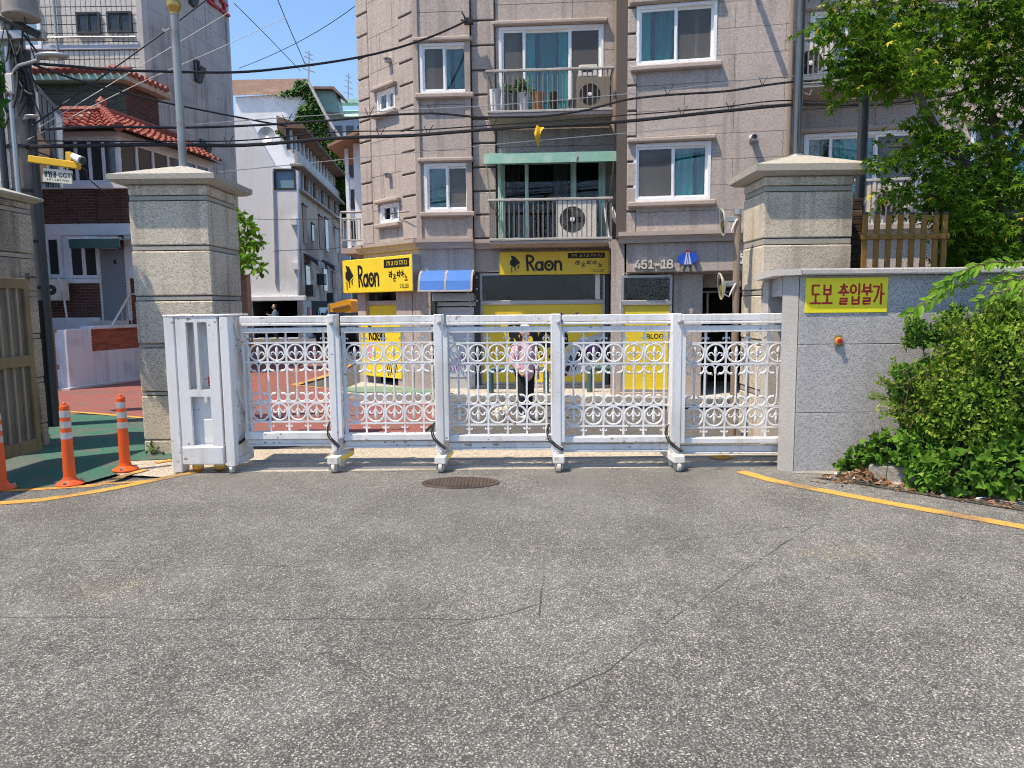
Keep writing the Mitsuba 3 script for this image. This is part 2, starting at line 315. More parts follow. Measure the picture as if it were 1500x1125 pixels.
SYL = {'do': [('d', .2, .5, .6, .45), ('o', .05, .05, .9, .38)], 'bo': [('b', .2, .5, .6, .45), ('o', .05, .05, .9, .38)], 'chul': [('ch', .15, .56, .7, .44), ('u', .02, .44, .96, .14), ('r', .2, 0, .6, .27)],
       'ip': [('ng', .05, .55, .5, .4), ('i', .85, .48, .1, .52), ('b', .25, 0, .6, .36)], 'bul': [('b', .2, .64, .6, .34), ('u', .02, .45, .96, .17), ('r', .2, 0, .6, .28)], 'ga': [('g', .02, .12, .5, .75), ('a', .75, 0, .25, 1)],
       'ra': [('r', .05, .15, .5, .65), ('a', .75, 0, .25, 1)], 'on': [('ng', .28, .62, .44, .36), ('o', .05, .4, .9, .2), ('n', .2, 0, .6, .24)], 'pi': [('p', .02, .25, .62, .5), ('i', .88, 0, .1, 1)],
       'ah': [('ng', .05, .25, .5, .5), ('a', .75, 0, .25, 1)], 'no': [('n', .2, .5, .6, .45), ('o', .05, .05, .9, .38)], 'bang': [('b', .05, .52, .5, .44), ('a', .75, .45, .25, .55), ('ng', .3, 0, .42, .38)],
       'beom': [('b', .05, .52, .45, .44), ('eo', .65, .45, .25, .55), ('m', .25, 0, .6, .35)], 'yong': [('ng', .28, .66, .44, .32), ('yo', .05, .42, .9, .2), ('ng', .28, 0, .44, .32)]}
def strokes(lines, w): return unary_union([LineString(l).buffer(w / 2, quad_segs=3) for l in lines])
def hangul(names, x, z, cw, h, gap, w):                      # a row of syllables as one shape in (s, z); None leaves a space
    ls = []
    for n in names:
        if n is None: x += cw * 0.45; continue
        for j, a, b, c, d in SYL[n]:
            ls += [[(x + (a + px * c) * cw, z + (b + pz * d) * h) for px, pz in l] for l in JAMO[j]]
        x += cw + gap
    return strokes(ls, w)
def arc(cx, cz, rx, rz, a0, a1, n=12): return [(cx + rx * math.cos(math.radians(a)), cz + rz * math.sin(math.radians(a))) for a in np.linspace(a0, a1, n)]
def raon(x, z, k, w):                                        # the round hand-drawn shop name, k = capital height
    L = [[(0.06, 0), (0.0, 1.0)], [(0.0, 1.0)] + arc(.12, .76, .33, .24, 90, -90) + [(0.03, .5)], [(.18, .5), (.5, 0)]]
    L += [arc(.86, .27, .22, .27, 0, 360, 16), [(1.09, .56), (1.12, 0)]]
    L += [arc(1.56, .30, .27, .30, 0, 360, 16)]
    L += [[(2.0, .58), (2.0, 0)], [(2.0, .4)] + arc(2.2, .36, .2, .22, 150, 0) + [(2.41, 0)]]
    heart = Polygon([(1.56, .18), (1.44, .32), (1.47, .42), (1.54, .40), (1.56, .36), (1.58, .40), (1.65, .42), (1.68, .32)])
    s = unary_union([strokes(L, w / k), heart])
    return affinity.translate(affinity.scale(s, k, k, origin=(0, 0)), x, z)
def piano(x, z, k):                                          # a little grand piano with drips of ink
    p = unary_union([Polygon([(.05, 1.0), (.28, .95), (.62, .55), (.60, .42), (.3, .25), (0, .45), (.02, .7), (.12, .78)]), strokes([[(.1, .3), (.1, 0)], [(.3, .3), (.3, .08)], [(.52, .4), (.50, .2)]], .06)])
    p = p.difference(LineString([(.34, .33), (.6, .50)]).buffer(.035))
    return affinity.translate(affinity.scale(p, k, k, origin=(0, 0)), x, z)
def bits(x, z, w, h, n, seed, sw):                           # small print too fine to read: short strokes
    r = random.Random(seed); L = []
    for i in range(n):
        a = x + (i + .2) * w / n; b = a + w / n * .55; t = r.random()
        L.append([(a, z), (a, z + h)] if t < .35 else [(a, z + h), (b, z + h), (a, z)] if t < .7 else [(a, z), (b, z), (b, z + h)])
    return strokes(L, sw)

# ---------------------------------------------------------------- the apartment building with the shop
APT = thing('apartment_building', 'tan stone apartment building with balconies above a yellow ground floor shop', 'apartment building')
def fput(name, fr, mesh, m, parent=APT, **kw): return put(name, fr(mesh), m, parent, **kw)
def facade(fr, s0, s1, z0, z1, holes, cw, rh, off=0.0, phase=0.0, back=0.25, stone='tan_stone', gap=0.010, parent=APT, joint='joint_dark', thick=0.03, proud=0.0, label=None):
    H = unary_union([sbox(a, c, b, d) for a, b, c, d in holes]) if holes else Polygon()
    w = fput('wall', fr, ext(sbox(s0, z0, s1, z1).difference(H), back - thick, off + back), joint, parent)
    z = z0; row = 0
    while z < z1 - 0.02:
        zt = min(z1, z + rh); s = s0 - (cw * 0.5 * (row % 2) if phase else 0)
        while s < s1 - 0.02:
            c = sbox(max(s, s0) + gap / 2, z + gap / 2, min(s + cw, s1) - gap / 2, zt - gap / 2)
            c = c.difference(H.buffer(0.004, join_style=2)) if holes else c
            if c.area > 2e-3: fput('slab', fr, ext(c, thick + proud, off + thick), stone, w)
            s += cw
        z = zt; row += 1
    return w
def quoin(fr, s0, s1, z0, z1, pitch, off, proud=0.05, stone='tan_stone', parent=APT):
    k = fput('quoin', fr, ext(sbox(s0 + .01, z0, s1 - .01, z1), 0.02, off), 'joint_dark', parent); z = z0
    while z < z1 - .05:
        zt = min(z + pitch, z1)
        fput('block', fr, rbox(s0, s1, off - proud, off + .005, z + 0.02, zt - 0.02, 0.012), stone, k); z += pitch
    return k
def quad(s0, s1, z0, z1, d): return trimesh.Trimesh([(s0, d, z0), (s1, d, z0), (s1, d, z1), (s0, d, z1)], [[0, 1, 2], [0, 2, 3]], process=False)
def ringm(s0, s1, z0, z1, w, d0, d1): return ext(sbox(s0, z0, s1, z1).difference(sbox(s0 + w, z0 + w, s1 - w, z1 - w)), d1 - d0, d1)
def wave(s0, s1, z0, z1, d, amp=0.03, lam=0.16):
    n = max(8, int((s1 - s0) / lam * 8)); s = np.linspace(s0, s1, n); y = d + amp * np.sin(s / lam * 6.283) + amp * .5 * np.sin(s / lam * 2.3)
    v = np.vstack([np.c_[s, y, s * 0 + z0], np.c_[s, y, s * 0 + z1]]); f = []
    for i in range(n - 1): f += [[i, i + 1, n + i + 1], [i, n + i + 1, n + i]]
    return trimesh.Trimesh(v, f, process=False)
def room(s0, s1, z0, z1, d0, d1):
    return cat(quad(s0, s1, z0, z1, d1), tf(quad(0, d1 - d0, z0, z1, 0), tr(s0, d0, 0) @ rotz(math.pi / 2)), tf(quad(0, d1 - d0, z0, z1, 0), tr(s1, d0, 0) @ rotz(math.pi / 2)), box(s0, s1, d0, d1, z0 - .01, z0), box(s0, s1, d0, d1, z1, z1 + .01))
def window(fr, s0, s1, z0, z1, panes, off=0.0, frame='white_pvc', parent=APT, sill=True, lintel=True, fw=0.055, drop=0.25, curtain=((0, 1, 'curtain'),), roommat='room_grey', stone='tan_smooth', depth=0.9):
    """panes: (share of the width, kind); each a sash with its glass; behind them curtains and a real recess."""
    k = fput('window', fr, ringm(s0, s1, z0, z1, fw, off - .015, off + .13), frame, parent)
    a = s0 + fw; W = s1 - s0 - 2 * fw
    for i, (share, kind) in enumerate(panes):
        b = a + W * share; d = off + (.045 if i % 2 == 0 else .085)
        fput('sash', fr, ringm(a - (.012 if i else 0), b + (.012 if i < len(panes) - 1 else 0), z0 + fw, z1 - fw, .045, d - .018, d + .018), frame, k)
        if kind == 'screen':
            fput('insect_screen', fr, quad(a + .04, b - .04, z0 + fw + .04, z1 - fw - .04, d - .006), 'screen_film', k)
        fput('pane', fr, quad(a + .03, b - .03, z0 + fw + .03, z1 - fw - .03, d + .004), {'teal': 'pane_teal', 'clear': 'pane_clear', 'screen': 'pane_clear', 'dark': 'pane_dark'}[kind], k)
        a = b
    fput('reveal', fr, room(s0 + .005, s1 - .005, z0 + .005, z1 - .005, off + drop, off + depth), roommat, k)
    for c0, c1, m in curtain:
        fput('curtain', fr, wave(s0 + (s1 - s0) * c0 + .03, s0 + (s1 - s0) * c1 - .03, z0 + .05, z1 - .03, off + .17), m, k)
    if sill: fput('sill', fr, rbox(s0 - .10, s1 + .10, off - .13, off + .02, z0 - .11, z0 - .012, .02), stone, k)
    if lintel: fput('lintel', fr, rbox(s0 - .12, s1 + .08, off - .12, off + .02, z1 + .015, z1 + .10, .02), stone, k)
    return k
scene['screen_film'] = {'type': 'mask', 'opacity': 0.55, 'bsdf': {'type': 'twosided', 'bsdf': {'type': 'diffuse', 'reflectance': rgb((0.17, 0.165, 0.16))}}}
def balcony(fr, s0, s1, zf, zr, d0, d1, n, parent=APT, railmat='rail_metal', under='tan_smooth'):
    k = fput('balcony', fr, rbox(s0, s1, d0, d1, zf - .10, zf - .04, .01), under, parent)
    fput('bottom_rail', fr, cat(rbox(s0, s1, d0 - .02, d0 + .03, zf - .035, zf + .01, .008), box(s0, s0 + .04, d0 + .03, d1, zf - .03, zf + .005), box(s1 - .04, s1, d0 + .03, d1, zf - .03, zf + .005)), railmat, k)
    fput('top_rail', fr, cat(rbox(s0 - .02, s1 + .02, d0 - .03, d0 + .03, zr - .05, zr, .01), box(s0 - .01, s0 + .04, d0 + .03, d1, zr - .045, zr - .005), box(s1 - .04, s1 + .01, d0 + .03, d1, zr - .045, zr - .005)), railmat, k)
    for i in range(n + 1):
        s = s0 + .02 + (s1 - s0 - .04) * i / n
        fput('baluster', fr, box(s - .011, s + .011, d0 - .006, d0 + .016, zf + .01, zr - .05), 'baluster_metal', k)
    for s in (s0 + .02, s1 - .02):
        for d in np.linspace(d0 + .25, d1 - .15, 3):
            fput('baluster', fr, box(s - .01, s + .01, d - .01, d + .01, zf, zr - .05), 'baluster_metal', k)
    return k
TOP = 11.0
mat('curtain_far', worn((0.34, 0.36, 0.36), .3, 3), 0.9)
F1 = Fr(at(612, 300, 15.5)[:2], -3.5)
F0 = Fr(F1.o[:2], -45)
F3 = Fr(at(918, 300, 13.9)[:2], -10)
MO = 0.14                                                    # the balcony wall stands this far behind the bay
M1 = F1.px(905, 300, MO)[0] + 0.05
ZB, ZL = -0.15, 2.93                                         # forecourt level, underside of the first ledge
# bay window face
w1, w2 = rect(615, 63, 687, 137, F1), rect(622, 239, 689, 310, F1)
E1 = F1.px(691, 250)[0]
facade(F1, 0.0, E1, ZL + .12, TOP, [w1, w2], 1.4, 0.92, 0.0)
window(F1, *w1, [(.5, 'screen'), (.5, 'teal')], curtain=((0.03, .3, 'curtain'), (.5, .64, 'curtain'), (.66, .97, 'curtain_far')))
window(F1, *w2, [(.5, 'teal'), (.5, 'screen')], curtain=((0.03, .48, 'curtain_far'), (.5, .97, 'curtain')))
for s in (0.03, E1 - .05):
    fput('corner_strip', F1, rbox(s - .06, s + .06, -.045, .0, ZL + .12, TOP, .01), 'tan_smooth')
# the slanted corner
L0 = F0.px(527, 200)[0]
h0 = [rect(553, 131, 579, 163, F0), rect(558, 298, 585, 326, F0)]
facade(F0, L0 + .44, -.52, ZL + .12, TOP, h0, 0.9, 0.75, 0.0, phase=1)
for h in h0: window(F0, *h, [(.5, 'clear'), (.5, 'clear')], fw=.04, curtain=((0.4, 1, 'curtain'),))
for a, b in ((L0, L0 + .44), (-.52, -.02)):
    fput('wall', F0, box(a, b, .02, .25, ZL + .12, TOP), 'joint_dark'); quoin(F0, a + .005, b, ZL + .14, TOP, 0.46, .03)
for z in (3.95, 6.62):                                        # small vent hoods
    p = F0.px(572, 90 if z > 5 else 258)
    fput('vent_hood', F0, cat(tf(lathe([(.0, 0), (.05, 0), (.05, .12), (.0, .12)], 12), tr(p[0], 0, p[1]) @ rotx(math.pi / 2)), box(p[0] - .06, p[0] + .06, -.16, -.02, p[1] + .03, p[1] + .05)), 'dull_steel')
# the balcony wall
wU, wL = rect(731, 38, 884, 166, F1, MO), rect(733, 232, 884, 352, F1, MO)
zfU, zfL = F1.px(806, 161, -.9)[1], F1.px(806, 349, -.9)[1]
wU = (wU[0], wU[1], zfU + .02, wU[3]); wL = (wL[0], wL[1], zfL + .02, wL[3])
facade(F1, E1 + .52, M1, ZL + .12, TOP, [wU, wL], 1.6, 0.95, MO)
window(F1, *wU, [(.23, 'screen'), (.46, 'teal'), (.31, 'screen')], off=MO, sill=False, curtain=((.04, .2, 'curtain'), (.24, .36, 'curtain'), (.38, .56, 'curtain_far'), (.56, .69, 'curtain')))
fput('wall', F1, box(E1 + .01, E1 + .52, MO - .02, MO + .25, ZL + .12, TOP), 'joint_dark'); quoin(F1, E1 + .02, E1 + .50, ZL + .14, TOP, 0.49, MO - .02)
sU = (F1.px(713, 110, -.9)[0], F1.px(899, 110, -.9)[0])
zrU, zrL = F1.px(806, 100, -.9)[1], F1.px(806, 290, -.9)[1]
balcony(F1, *sU, zfU, zrU, -.9, MO - .02, 25)
balcony(F1, F1.px(716, 300, -.9)[0], F1.px(897, 300, -.9)[0], zfL, zrL, -.9, MO - .02, 25)
# the lower balcony is glazed in behind pale green posts, under a green canopy
mat('pale_green', worn((0.42, 0.62, 0.54), 0.5, 5, 0.2, 0, (0.22, 0.33, 0.30)), 0.5)
mat('canopy_green', worn((0.12, 0.27, 0.23), 0.6, 4, 0.25, 0, (0.24, 0.33, 0.30)), 0.45)
wn = window(F1, *wL, [(.25, 'dark'), (.46, 'dark'), (.29, 'dark')], off=MO, frame='pale_green', sill=False, lintel=False, curtain=((.02, .2, 'room_grey'), (.5, .68, 'curtain')), roommat='room_dark')
c0, c1 = F1.px(708, 230, -.85)[0], F1.px(903, 230, -.85)[0]
zc = F1.px(806, 238, -.85)[1]
prof = Polygon([(MO - .02, zc + .24), (-.55, zc + .26), (-.78, zc + .20), (-.86, zc), (-.84, zc - .01), (-.75, zc + .17), (-.53, zc + .225), (MO - .02, zc + .205)])
can = trimesh.creation.extrude_polygon(prof, c1 - c0, engine='earcut')
can.apply_transform(np.array([[0, 0, 1, 0], [1, 0, 0, 0], [0, 1, 0, 0], [0, 0, 0, 1.0]])); can.apply_translation((c0, 0, 0))
k = fput('balcony_canopy', F1, can, 'canopy_green', label := None or APT)
for s in (c0 + .05, c1 - .05):
    fput('canopy_side', F1, ext(Polygon([(0, 0), (.0, .2), (.004, .2), (.004, 0)]), .001, 0), 'canopy_green', k) if False else None
    fput('bracket', F1, tube([(s, MO - .02, zc - .55), (s, -.8, zc)], .012, 6), 'pale_green', k)
fput('canopy_seam', F1, box((c0 * .3 + c1 * .7) - .01, (c0 * .3 + c1 * .7) + .01, -.87, -.845, zc - .005, zc + .19), 'rail_metal', k)
for sh in (0, .26, .72, 1):
    s = wL[0] + (wL[1] - wL[0]) * sh
    fput('canopy_post', F1, rbox(s - .035, s + .035, -.02, .05, zfL, zc + .2, .01), 'pale_green')
# pipes down the walls
pp = F1.px(902, 200, -.05)[0]
fput('drain_pipe', F1, tube([(pp, -.05, ZL), (pp, -.05, TOP)], .03, 10), 'brown_pipe')
# the right bay
w3, w4 = rect(932, 5, 1050, 94, F3), rect(928, 209, 1041, 294, F3)
R3 = F3.px(1156, 200)[0]
facade(F3, .17, R3, ZL - .02, TOP, [w3, w4], 1.75, 0.46, 0.0, phase=1, gap=.007)
window(F3, *w3, [(.5, 'teal'), (.5, 'screen')], curtain=((0.02, .2, 'curtain'), (.22, .48, 'curtain_far'), (.72, .8, 'curtain')))
window(F3, *w4, [(.52, 'screen'), (.48, 'teal')], curtain=((0.02, .35, 'curtain_far'), (.54, .80, 'curtain'), (.8, .98, 'curtain_far')))
fput('wall', F3, box(0, .17, .02, .25, ZL - .02, TOP), 'joint_dark'); quoin(F3, .0, .17, ZL, TOP, 0.46, .03)
FS = Fr(F3.o[:2], -10 + 90)                                   # its narrow left side, seen edge on
fput('wall', FS, box(.02, 1.55, .0, .2, ZL - .02, TOP), 'joint_dark')
z = ZL
kq = fput('quoin', FS, box(.03, 1.5, -.02, .0, ZL - .01, TOP), 'joint_dark')
while z < TOP - .1:
    fput('block', FS, rbox(.0, .55, -.05, .0, z + .02, z + .44, .012), 'tan_stone', kq); fput('block', FS, box(.57, 1.5, -.03, .0, z + .004, z + .456), 'tan_stone', kq); z += .46
vp = F3.px(1103, 204)
fput('wall_vent', F3, cat(tf(lathe([(.0, 0), (.085, 0), (.085, .02), (.06, .03), (.06, .2), (.045, .2), (.045, .05), (0, .05)], 16), tr(vp[0], 0, vp[1]) @ rotx(math.pi / 2))), 'dull_steel')
v2 = F3.px(1106, -12)
fput('wall_vent', F3, tube([(v2[0], 0, v2[1]), (v2[0], -.52, v2[1])], .05, 12), 'dull_steel')
fput('drain_pipe', F3, tube([(R3 - .02, -.06, ZL), (R3 - .02, -.06, TOP)], .035, 10), 'brown_pipe')
# the recessed right wing
R4 = F3.px(1900, 200)[0]; RO = 0.9
w5, w6, w7 = rect(1176, 193, 1350, 330, F3, RO), rect(1420, 178, 1520, 292, F3, RO), rect(1186, 10, 1400, 118, F3, RO)
zf5, zf7 = F3.px(1280, 328, 0.0)[1], F3.px(1280, 114, 0.0)[1]
w5 = (w5[0], w5[1], zf5 + .02, w5[3]); w7 = (w7[0], w7[1], zf7 + .02, w7[3])
facade(F3, R3 + .01, R4, ZL - .02, TOP, [w5, w6, w7], 1.7, 0.8, RO)
fput('wall', F3, box(R3 - .2, R3, .25, RO + .2, ZL, TOP), 'tan_smooth')
window(F3, *w5, [(.22, 'clear'), (.4, 'teal'), (.38, 'screen')], off=RO, sill=False, curtain=((.02, .2, 'curtain'), (.24, .6, 'curtain'), (.65, .95, 'curtain')))
window(F3, *w6, [(.55, 'screen'), (.45, 'teal')], off=RO)
window(F3, *w7, [(.25, 'clear'), (.4, 'teal'), (.35, 'clear')], off=RO, sill=False)
balcony(F3, F3.px(1160, 100)[0], F3.px(1392, 100)[0], zf7, F3.px(1280, 48)[1], 0.0, RO - .02, 30)
balcony(F3, F3.px(1200, 300)[0], F3.px(1400, 300)[0], zf5, F3.px(1280, 262)[1], 0.0, RO - .02, 26)
# ledges above the shop
def ledge(fr, s0, s1, z, off, out=.18, h=.20):
    p = Polygon([(off + .1, z), (off - out * .45, z), (off - out * .55, z + h * .3), (off - out * .8, z + h * .55), (off - out, z + h * .62), (off - out, z + h), (off + .1, z + h)])
    m = trimesh.creation.extrude_polygon(p, s1 - s0, engine='earcut'); m.apply_transform(np.array([[0, 0, 1, 0], [1, 0, 0, 0], [0, 1, 0, 0], [0, 0, 0, 1.0]])); m.apply_translation((s0, 0, 0))
    m.fix_normals(); return fput('ledge', fr, m, 'tan_smooth')
ledge(F0, L0 - .1, .06, ZL - .07, 0); ledge(F1, -.05, E1 + .02, ZL - .07, 0); ledge(F1, E1 + .03, M1, ZL - .09, MO); ledge(F3, -.15, R4, ZL - .13, 0)
fput('side_wall', FS, box(.22, 1.6, .04, .3, ZB - .2, ZL - .03), 'tan_stone')
fput('ledge_end', FS, box(.0, 1.4, -.15, .0, ZL - .13, ZL + .07), 'tan_smooth')
# ground floor ------------------------------------------------------------------------------------------------
def pier(fr, s0, s1, z0, z1, off, out=.0, stone='tan_stone', d=.3):
    return fput('pier', fr, rbox(s0, s1, off - out, off + d, z0, z1, .012), stone)
def band(fr, s0, s1, z0, z1, off): return fput('fascia', fr, rbox(s0, s1, off, off + .25, z0, z1, .01), 'tan_stone')
def ry(v, fr, u, off=0.0): return fr.px(u, v, off)[1]
# slanted corner: window under the sign
zs = ry(430, F0, 555)
band(F0, L0 - .02, -.02, 2.2, ZL - .07, 0)
gA, gB = F0.px(529, 500, .05)[0], F0.px(584, 500, .05)[0]
pier(F0, L0, gA, ZB - .1, 2.2, 0); pier(F0, gB, -.30, ZB - .1, 2.2, 0); pier(F0, -.27, -.02, ZB - .1, 2.2, 0)
def shopwin(fr, s0, s1, zb, zm, zt, off, film=True, bar=.10, barmat='dull_steel', glass='pane_dark'):
    k = fput('shop_window', fr, cat(ringm(s0, s1, zb, zt, .05, off - .03, off + .05), rbox(s0, s1, off - .05, off + .05, zm, zm + bar, .01)), barmat)
    fput('pane', fr, quad(s0 + .04, s1 - .04, zm + bar, zt - .04, off + .01), glass, k)
    fput('film', fr, box(s0 + .045, s1 - .045, off + .0, off + .012, zb + .05, zm - .002), 'film_yellow', k)
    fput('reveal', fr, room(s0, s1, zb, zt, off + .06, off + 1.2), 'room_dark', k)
    return k
zm0 = ry(447, F0, 555); shopwin(F0, gA, gB, .15, zm0, 2.2, .10, barmat='tan_smooth')
# bay: door under the blue awning
zA = ry(430, F1, 665, .15)
band(F1, -.02, E1 + .02, 2.28, ZL - .07, 0)
d0s, d1s = F1.px(641, 500, .15)[0], F1.px(698, 500, .15)[0]
pier(F1, -.02, d0s - .10, ZB - .1, 2.28, 0)
fput('door_frame', F1, cat(rbox(d0s - .09, d0s, .0, .25, ZB, 2.26, .01), rbox(d0s, d1s, .0, .25, 2.16, 2.26, .01)), 'dark_metal')
kd = fput('door', F1, rbox(d0s, d1s, .15, .19, ZB, 1.62, .006), 'grey_pvc', label if False else APT)
fput('poster', F1, box(d0s + .12, d1s - .1, .135, .148, .1, 1.5), 'print_pale', kd)
fput('poster_print', F1, cat(ext(bits(d0s + .2, 1.3, .4, .06, 6, 3, .02), .003, .134), ext(bits(d0s + .2, 1.15, .35, .05, 5, 4, .02), .003, .134)), 'print_black', kd)
piano_keys = unary_union([LineString([(d0s + .2 + i * .055, .15 + i * .028), (d0s + .14 + i * .055, .36 + i * .03)]).buffer(.014) for i in range(9)])
fput('piano_keys_print', F1, ext(piano_keys, .003, .134), 'print_purple', kd)
ks = fput('shutter', F1, box(d0s, d1s, .17, .2, 1.65, 2.16), 'room_dark')
for i in range(2): fput('slat', F1, rbox(d0s, d1s, .12, .165, 1.64 + i * .13, 1.74 + i * .13, .01), 'dull_steel', ks)
# main shop window
band(F1, E1 + .02, M1, 2.36, ZL - .09, MO)
mA, mB = F1.px(704, 480, MO + .1)[0], F1.px(886, 480, MO + .1)[0]
zmM = ry(446, F1, 800, MO + .1)
fput('window_jamb', F1, rbox(mA - .13, mA, MO, MO + .25, ZB - .1, 2.34, .01), 'dark_metal')
for z in np.linspace(1.75, 2.25, 3): fput('bolt', F1, tf(lathe([(0, 0), (.022, 0), (.018, .02), (0, .025)], 8), tr(mA - .06, MO, z) @ rotx(math.pi / 2)), 'white_pvc')
kM = shopwin(F1, mA, mB, -.08, zmM, 2.34, MO + .12)
fput('mullion', F1, rbox(F1.px(872, 425, MO + .08)[0], F1.px(879, 425, MO + .08)[0], MO + .08, MO + .14, zmM + .1, 2.30, .008), 'white_pvc', kM)
pier(F1, mB + .01, mB + .09, ZB - .1, 2.36, MO, stone='dark_metal')
fput('shop_base', F1, box(E1, M1, MO - .02, MO + .3, ZB - .15, -.085), 'tan_smooth')
def prints(fr, off, parts, parent):
    for n, sh, m in parts: fput(n, fr, ext(sh, .003, off), m, parent)
fs = lambda u, v: F1.px(u, v, MO + .12)
def fpoly(*pts): return Polygon([fs(*p) for p in pts])
big = raon(*fs(748, 507), .50, .10)
keys = fpoly((818, 530), (846, 498), (885, 486), (902, 505), (868, 540), (835, 552))
blackkeys = unary_union([LineString([fs(828 + i * 12, 548 - i * 7), fs(838 + i * 12, 522 - i * 7)]).buffer(.045) for i in range(5)])
ray_ = fpoly((714, 456), (722, 460), (745, 530), (735, 560), (722, 520))
dots = unary_union([Point(*fs(800 + 12 * math.cos(a), 512 + 12 * math.sin(a))).buffer(.04) for a in np.linspace(0, 5.2, 6)])
prints(F1, MO + .12, [('shop_name_print', big, 'print_black'), ('keyboard_print', keys, 'print_pale'), ('ray_print', ray_, 'sign_yellow'), ('dots_print', dots, 'print_black')], kM)
prints(F1, MO + .115, [('black_keys_print', blackkeys, 'print_black'), ('purple_print', Point(*fs(868, 510)).buffer(.13), 'print_purple'), ('star_print', unary_union([LineString([fs(822, 460), fs(848, 470)]), LineString([fs(846, 459), fs(822, 471)])]).buffer(.022), 'print_purple'), ('green_print', Point(*fs(835, 527)).buffer(.06), 'canopy_green')], kM)
lettM = meshkit.text_mesh('BLOG', .09, .003, True); lettM.apply_transform(_V)
# right bay shop window, column, entrance
G3 = .22
band(F3, .0, R3 + 3, ry(398, F3, 990), ZL - .13, 0)
zS = ry(400, F3, 990)
nA, nB = F3.px(888, 480, G3)[0], F3.px(984, 480, G3)[0]
zmN = ry(447, F3, 940, G3)
kN = shopwin(F3, max(nA, -.1), nB, -.08, zmN, zS - .02, G3)
lt = tf(lettM, tr(F3.px(946, 496, G3)[0], G3, F3.px(946, 496, G3)[1])); fput('word_print', F3, lt, 'print_black', kN)
lt = meshkit.text_mesh('OPEN', .09, .003, True); lt.apply_transform(_V); fput('word_print', F3, tf(lt, tr(F3.px(946, 515, G3)[0], G3, F3.px(946, 515, G3)[1])), 'print_black', kN) if False else None
fput('soffit', F3, box(-.1, R3 + 3, .25, 1.6, zS, zS + .04), 'tan_smooth')
cA, cB = F3.px(986, 450, .25)[0], F3.px(1029, 450, .25)[0]
pier(F3, cA, cB, ZB - .2, zS, .25, d=.5)
eB = F3.px(1150, 450, .9)[0]
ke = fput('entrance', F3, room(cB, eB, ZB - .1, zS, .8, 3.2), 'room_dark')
fput('entrance_lintel', F3, box(cB, eB, .8, .84, ry(421, F3, 1050, .8), zS), 'tan_smooth')
fput('door_frame', F3, cat(box(cB + .18, cB + .22, 1.4, 1.45, ZB, 1.9), box(cB, eB, 1.4, 1.45, 1.86, 1.9)), 'dull_steel', ke)
fput('shop_base', F3, box(-.1, cA, .1, .5, ZB - .15, -.085), 'tan_smooth')
fput('wall', F3, box(eB, R4, .25, .5, ZB - .2, zS), 'tan_stone')
# body behind the facades, so that the building is closed
body = Polygon([tuple(F0.pt(L0, .26, 0)[:2]), tuple(F0.pt(-.05, .3, 0)[:2]), tuple(F1.pt(.1, 1.4, 0)[:2]), tuple(F1.pt(M1, 1.7, 0)[:2]), tuple(F3.pt(.25, 1.3, 0)[:2]), tuple(F3.pt(R4, 2.2, 0)[:2]), tuple(F3.pt(R4, 9, 0)[:2]), tuple(F0.pt(L0, .26, 0)[:2] + np.array([-.6, 8.0]))])
m = trimesh.creation.extrude_polygon(body, TOP - 3.6, engine='earcut'); m.apply_translation((0, 0, 3.6))
def shell(poly, z0, z1, t=.15):
    r = poly.difference(poly.buffer(-t, join_style=2)); m = trimesh.creation.extrude_polygon(r, z1 - z0, engine='earcut'); m.apply_translation((0, 0, z0)); return m
outer = Polygon([tuple(F0.pt(L0 + .1, .3, 0)[:2]), tuple(F0.pt(L0 + .1, .3, 0)[:2] + np.array([-.6, 8.0])), tuple(F3.pt(R4, 9, 0)[:2]), tuple(F3.pt(R4, 2.0, 0)[:2])])
side = LineString([tuple(F0.pt(L0 + .08, .2, 0)[:2]), tuple(F0.pt(L0 + .08, .2, 0)[:2] + np.array([-.6, 8.0])), tuple(F3.pt(R4, 9, 0)[:2]), tuple(F3.pt(R4, .9, 0)[:2])]).buffer(.1, cap_style=2, join_style=2)
m = trimesh.creation.extrude_polygon(side, TOP + .3, engine='earcut'); m.apply_translation((0, 0, -.3)); put('rear_wall', m, 'tan_smooth', APT)
roof = Polygon([tuple(F0.pt(L0, 0, 0)[:2]), tuple(F1.pt(0, 0, 0)[:2]), tuple(F1.pt(M1, 0, 0)[:2]), tuple(F3.pt(0, 0, 0)[:2]), tuple(F3.pt(R4, 0, 0)[:2]), tuple(F3.pt(R4, 9, 0)[:2]), tuple(F0.pt(L0 + .1, .3, 0)[:2] + np.array([-.6, 8.0]))]).buffer(.15, join_style=2)
m = trimesh.creation.extrude_polygon(roof, .25, engine='earcut'); m.apply_translation((0, 0, TOP + .003)); put('roof', m, 'tan_smooth', APT)
mat('wood_brown2', worn((0.30, 0.17, 0.10), 0.4, 4, 0.2), 0.6)
SB = Fr(F0.pt(L0, .0, 0)[:2], 0)
fput('side_balcony', SB, box(-.55, -.02, .1, 2.2, 2.9, 3.02), 'tan_smooth'); fput('side_balcony_roof', SB, trimesh.convex.convex_hull(np.array([(x, y, z) for x, y, z in [(-.75, .0, 5.30), (-.02, .0, 5.62), (-.75, .0, 5.36), (-.02, .0, 5.70), (-.75, 2.2, 5.30), (-.02, 2.2, 5.62), (-.75, 2.2, 5.36), (-.02, 2.2, 5.70)]])), 'wood_brown2')
fput('side_balcony_wall', SB, box(-.28, -.02, .55, .75, 3.02, 5.5), 'white_pvc'); fput('side_balcony_post', SB, box(-.5, -.42, .6, .68, 3.02, 5.4), 'white_pvc')
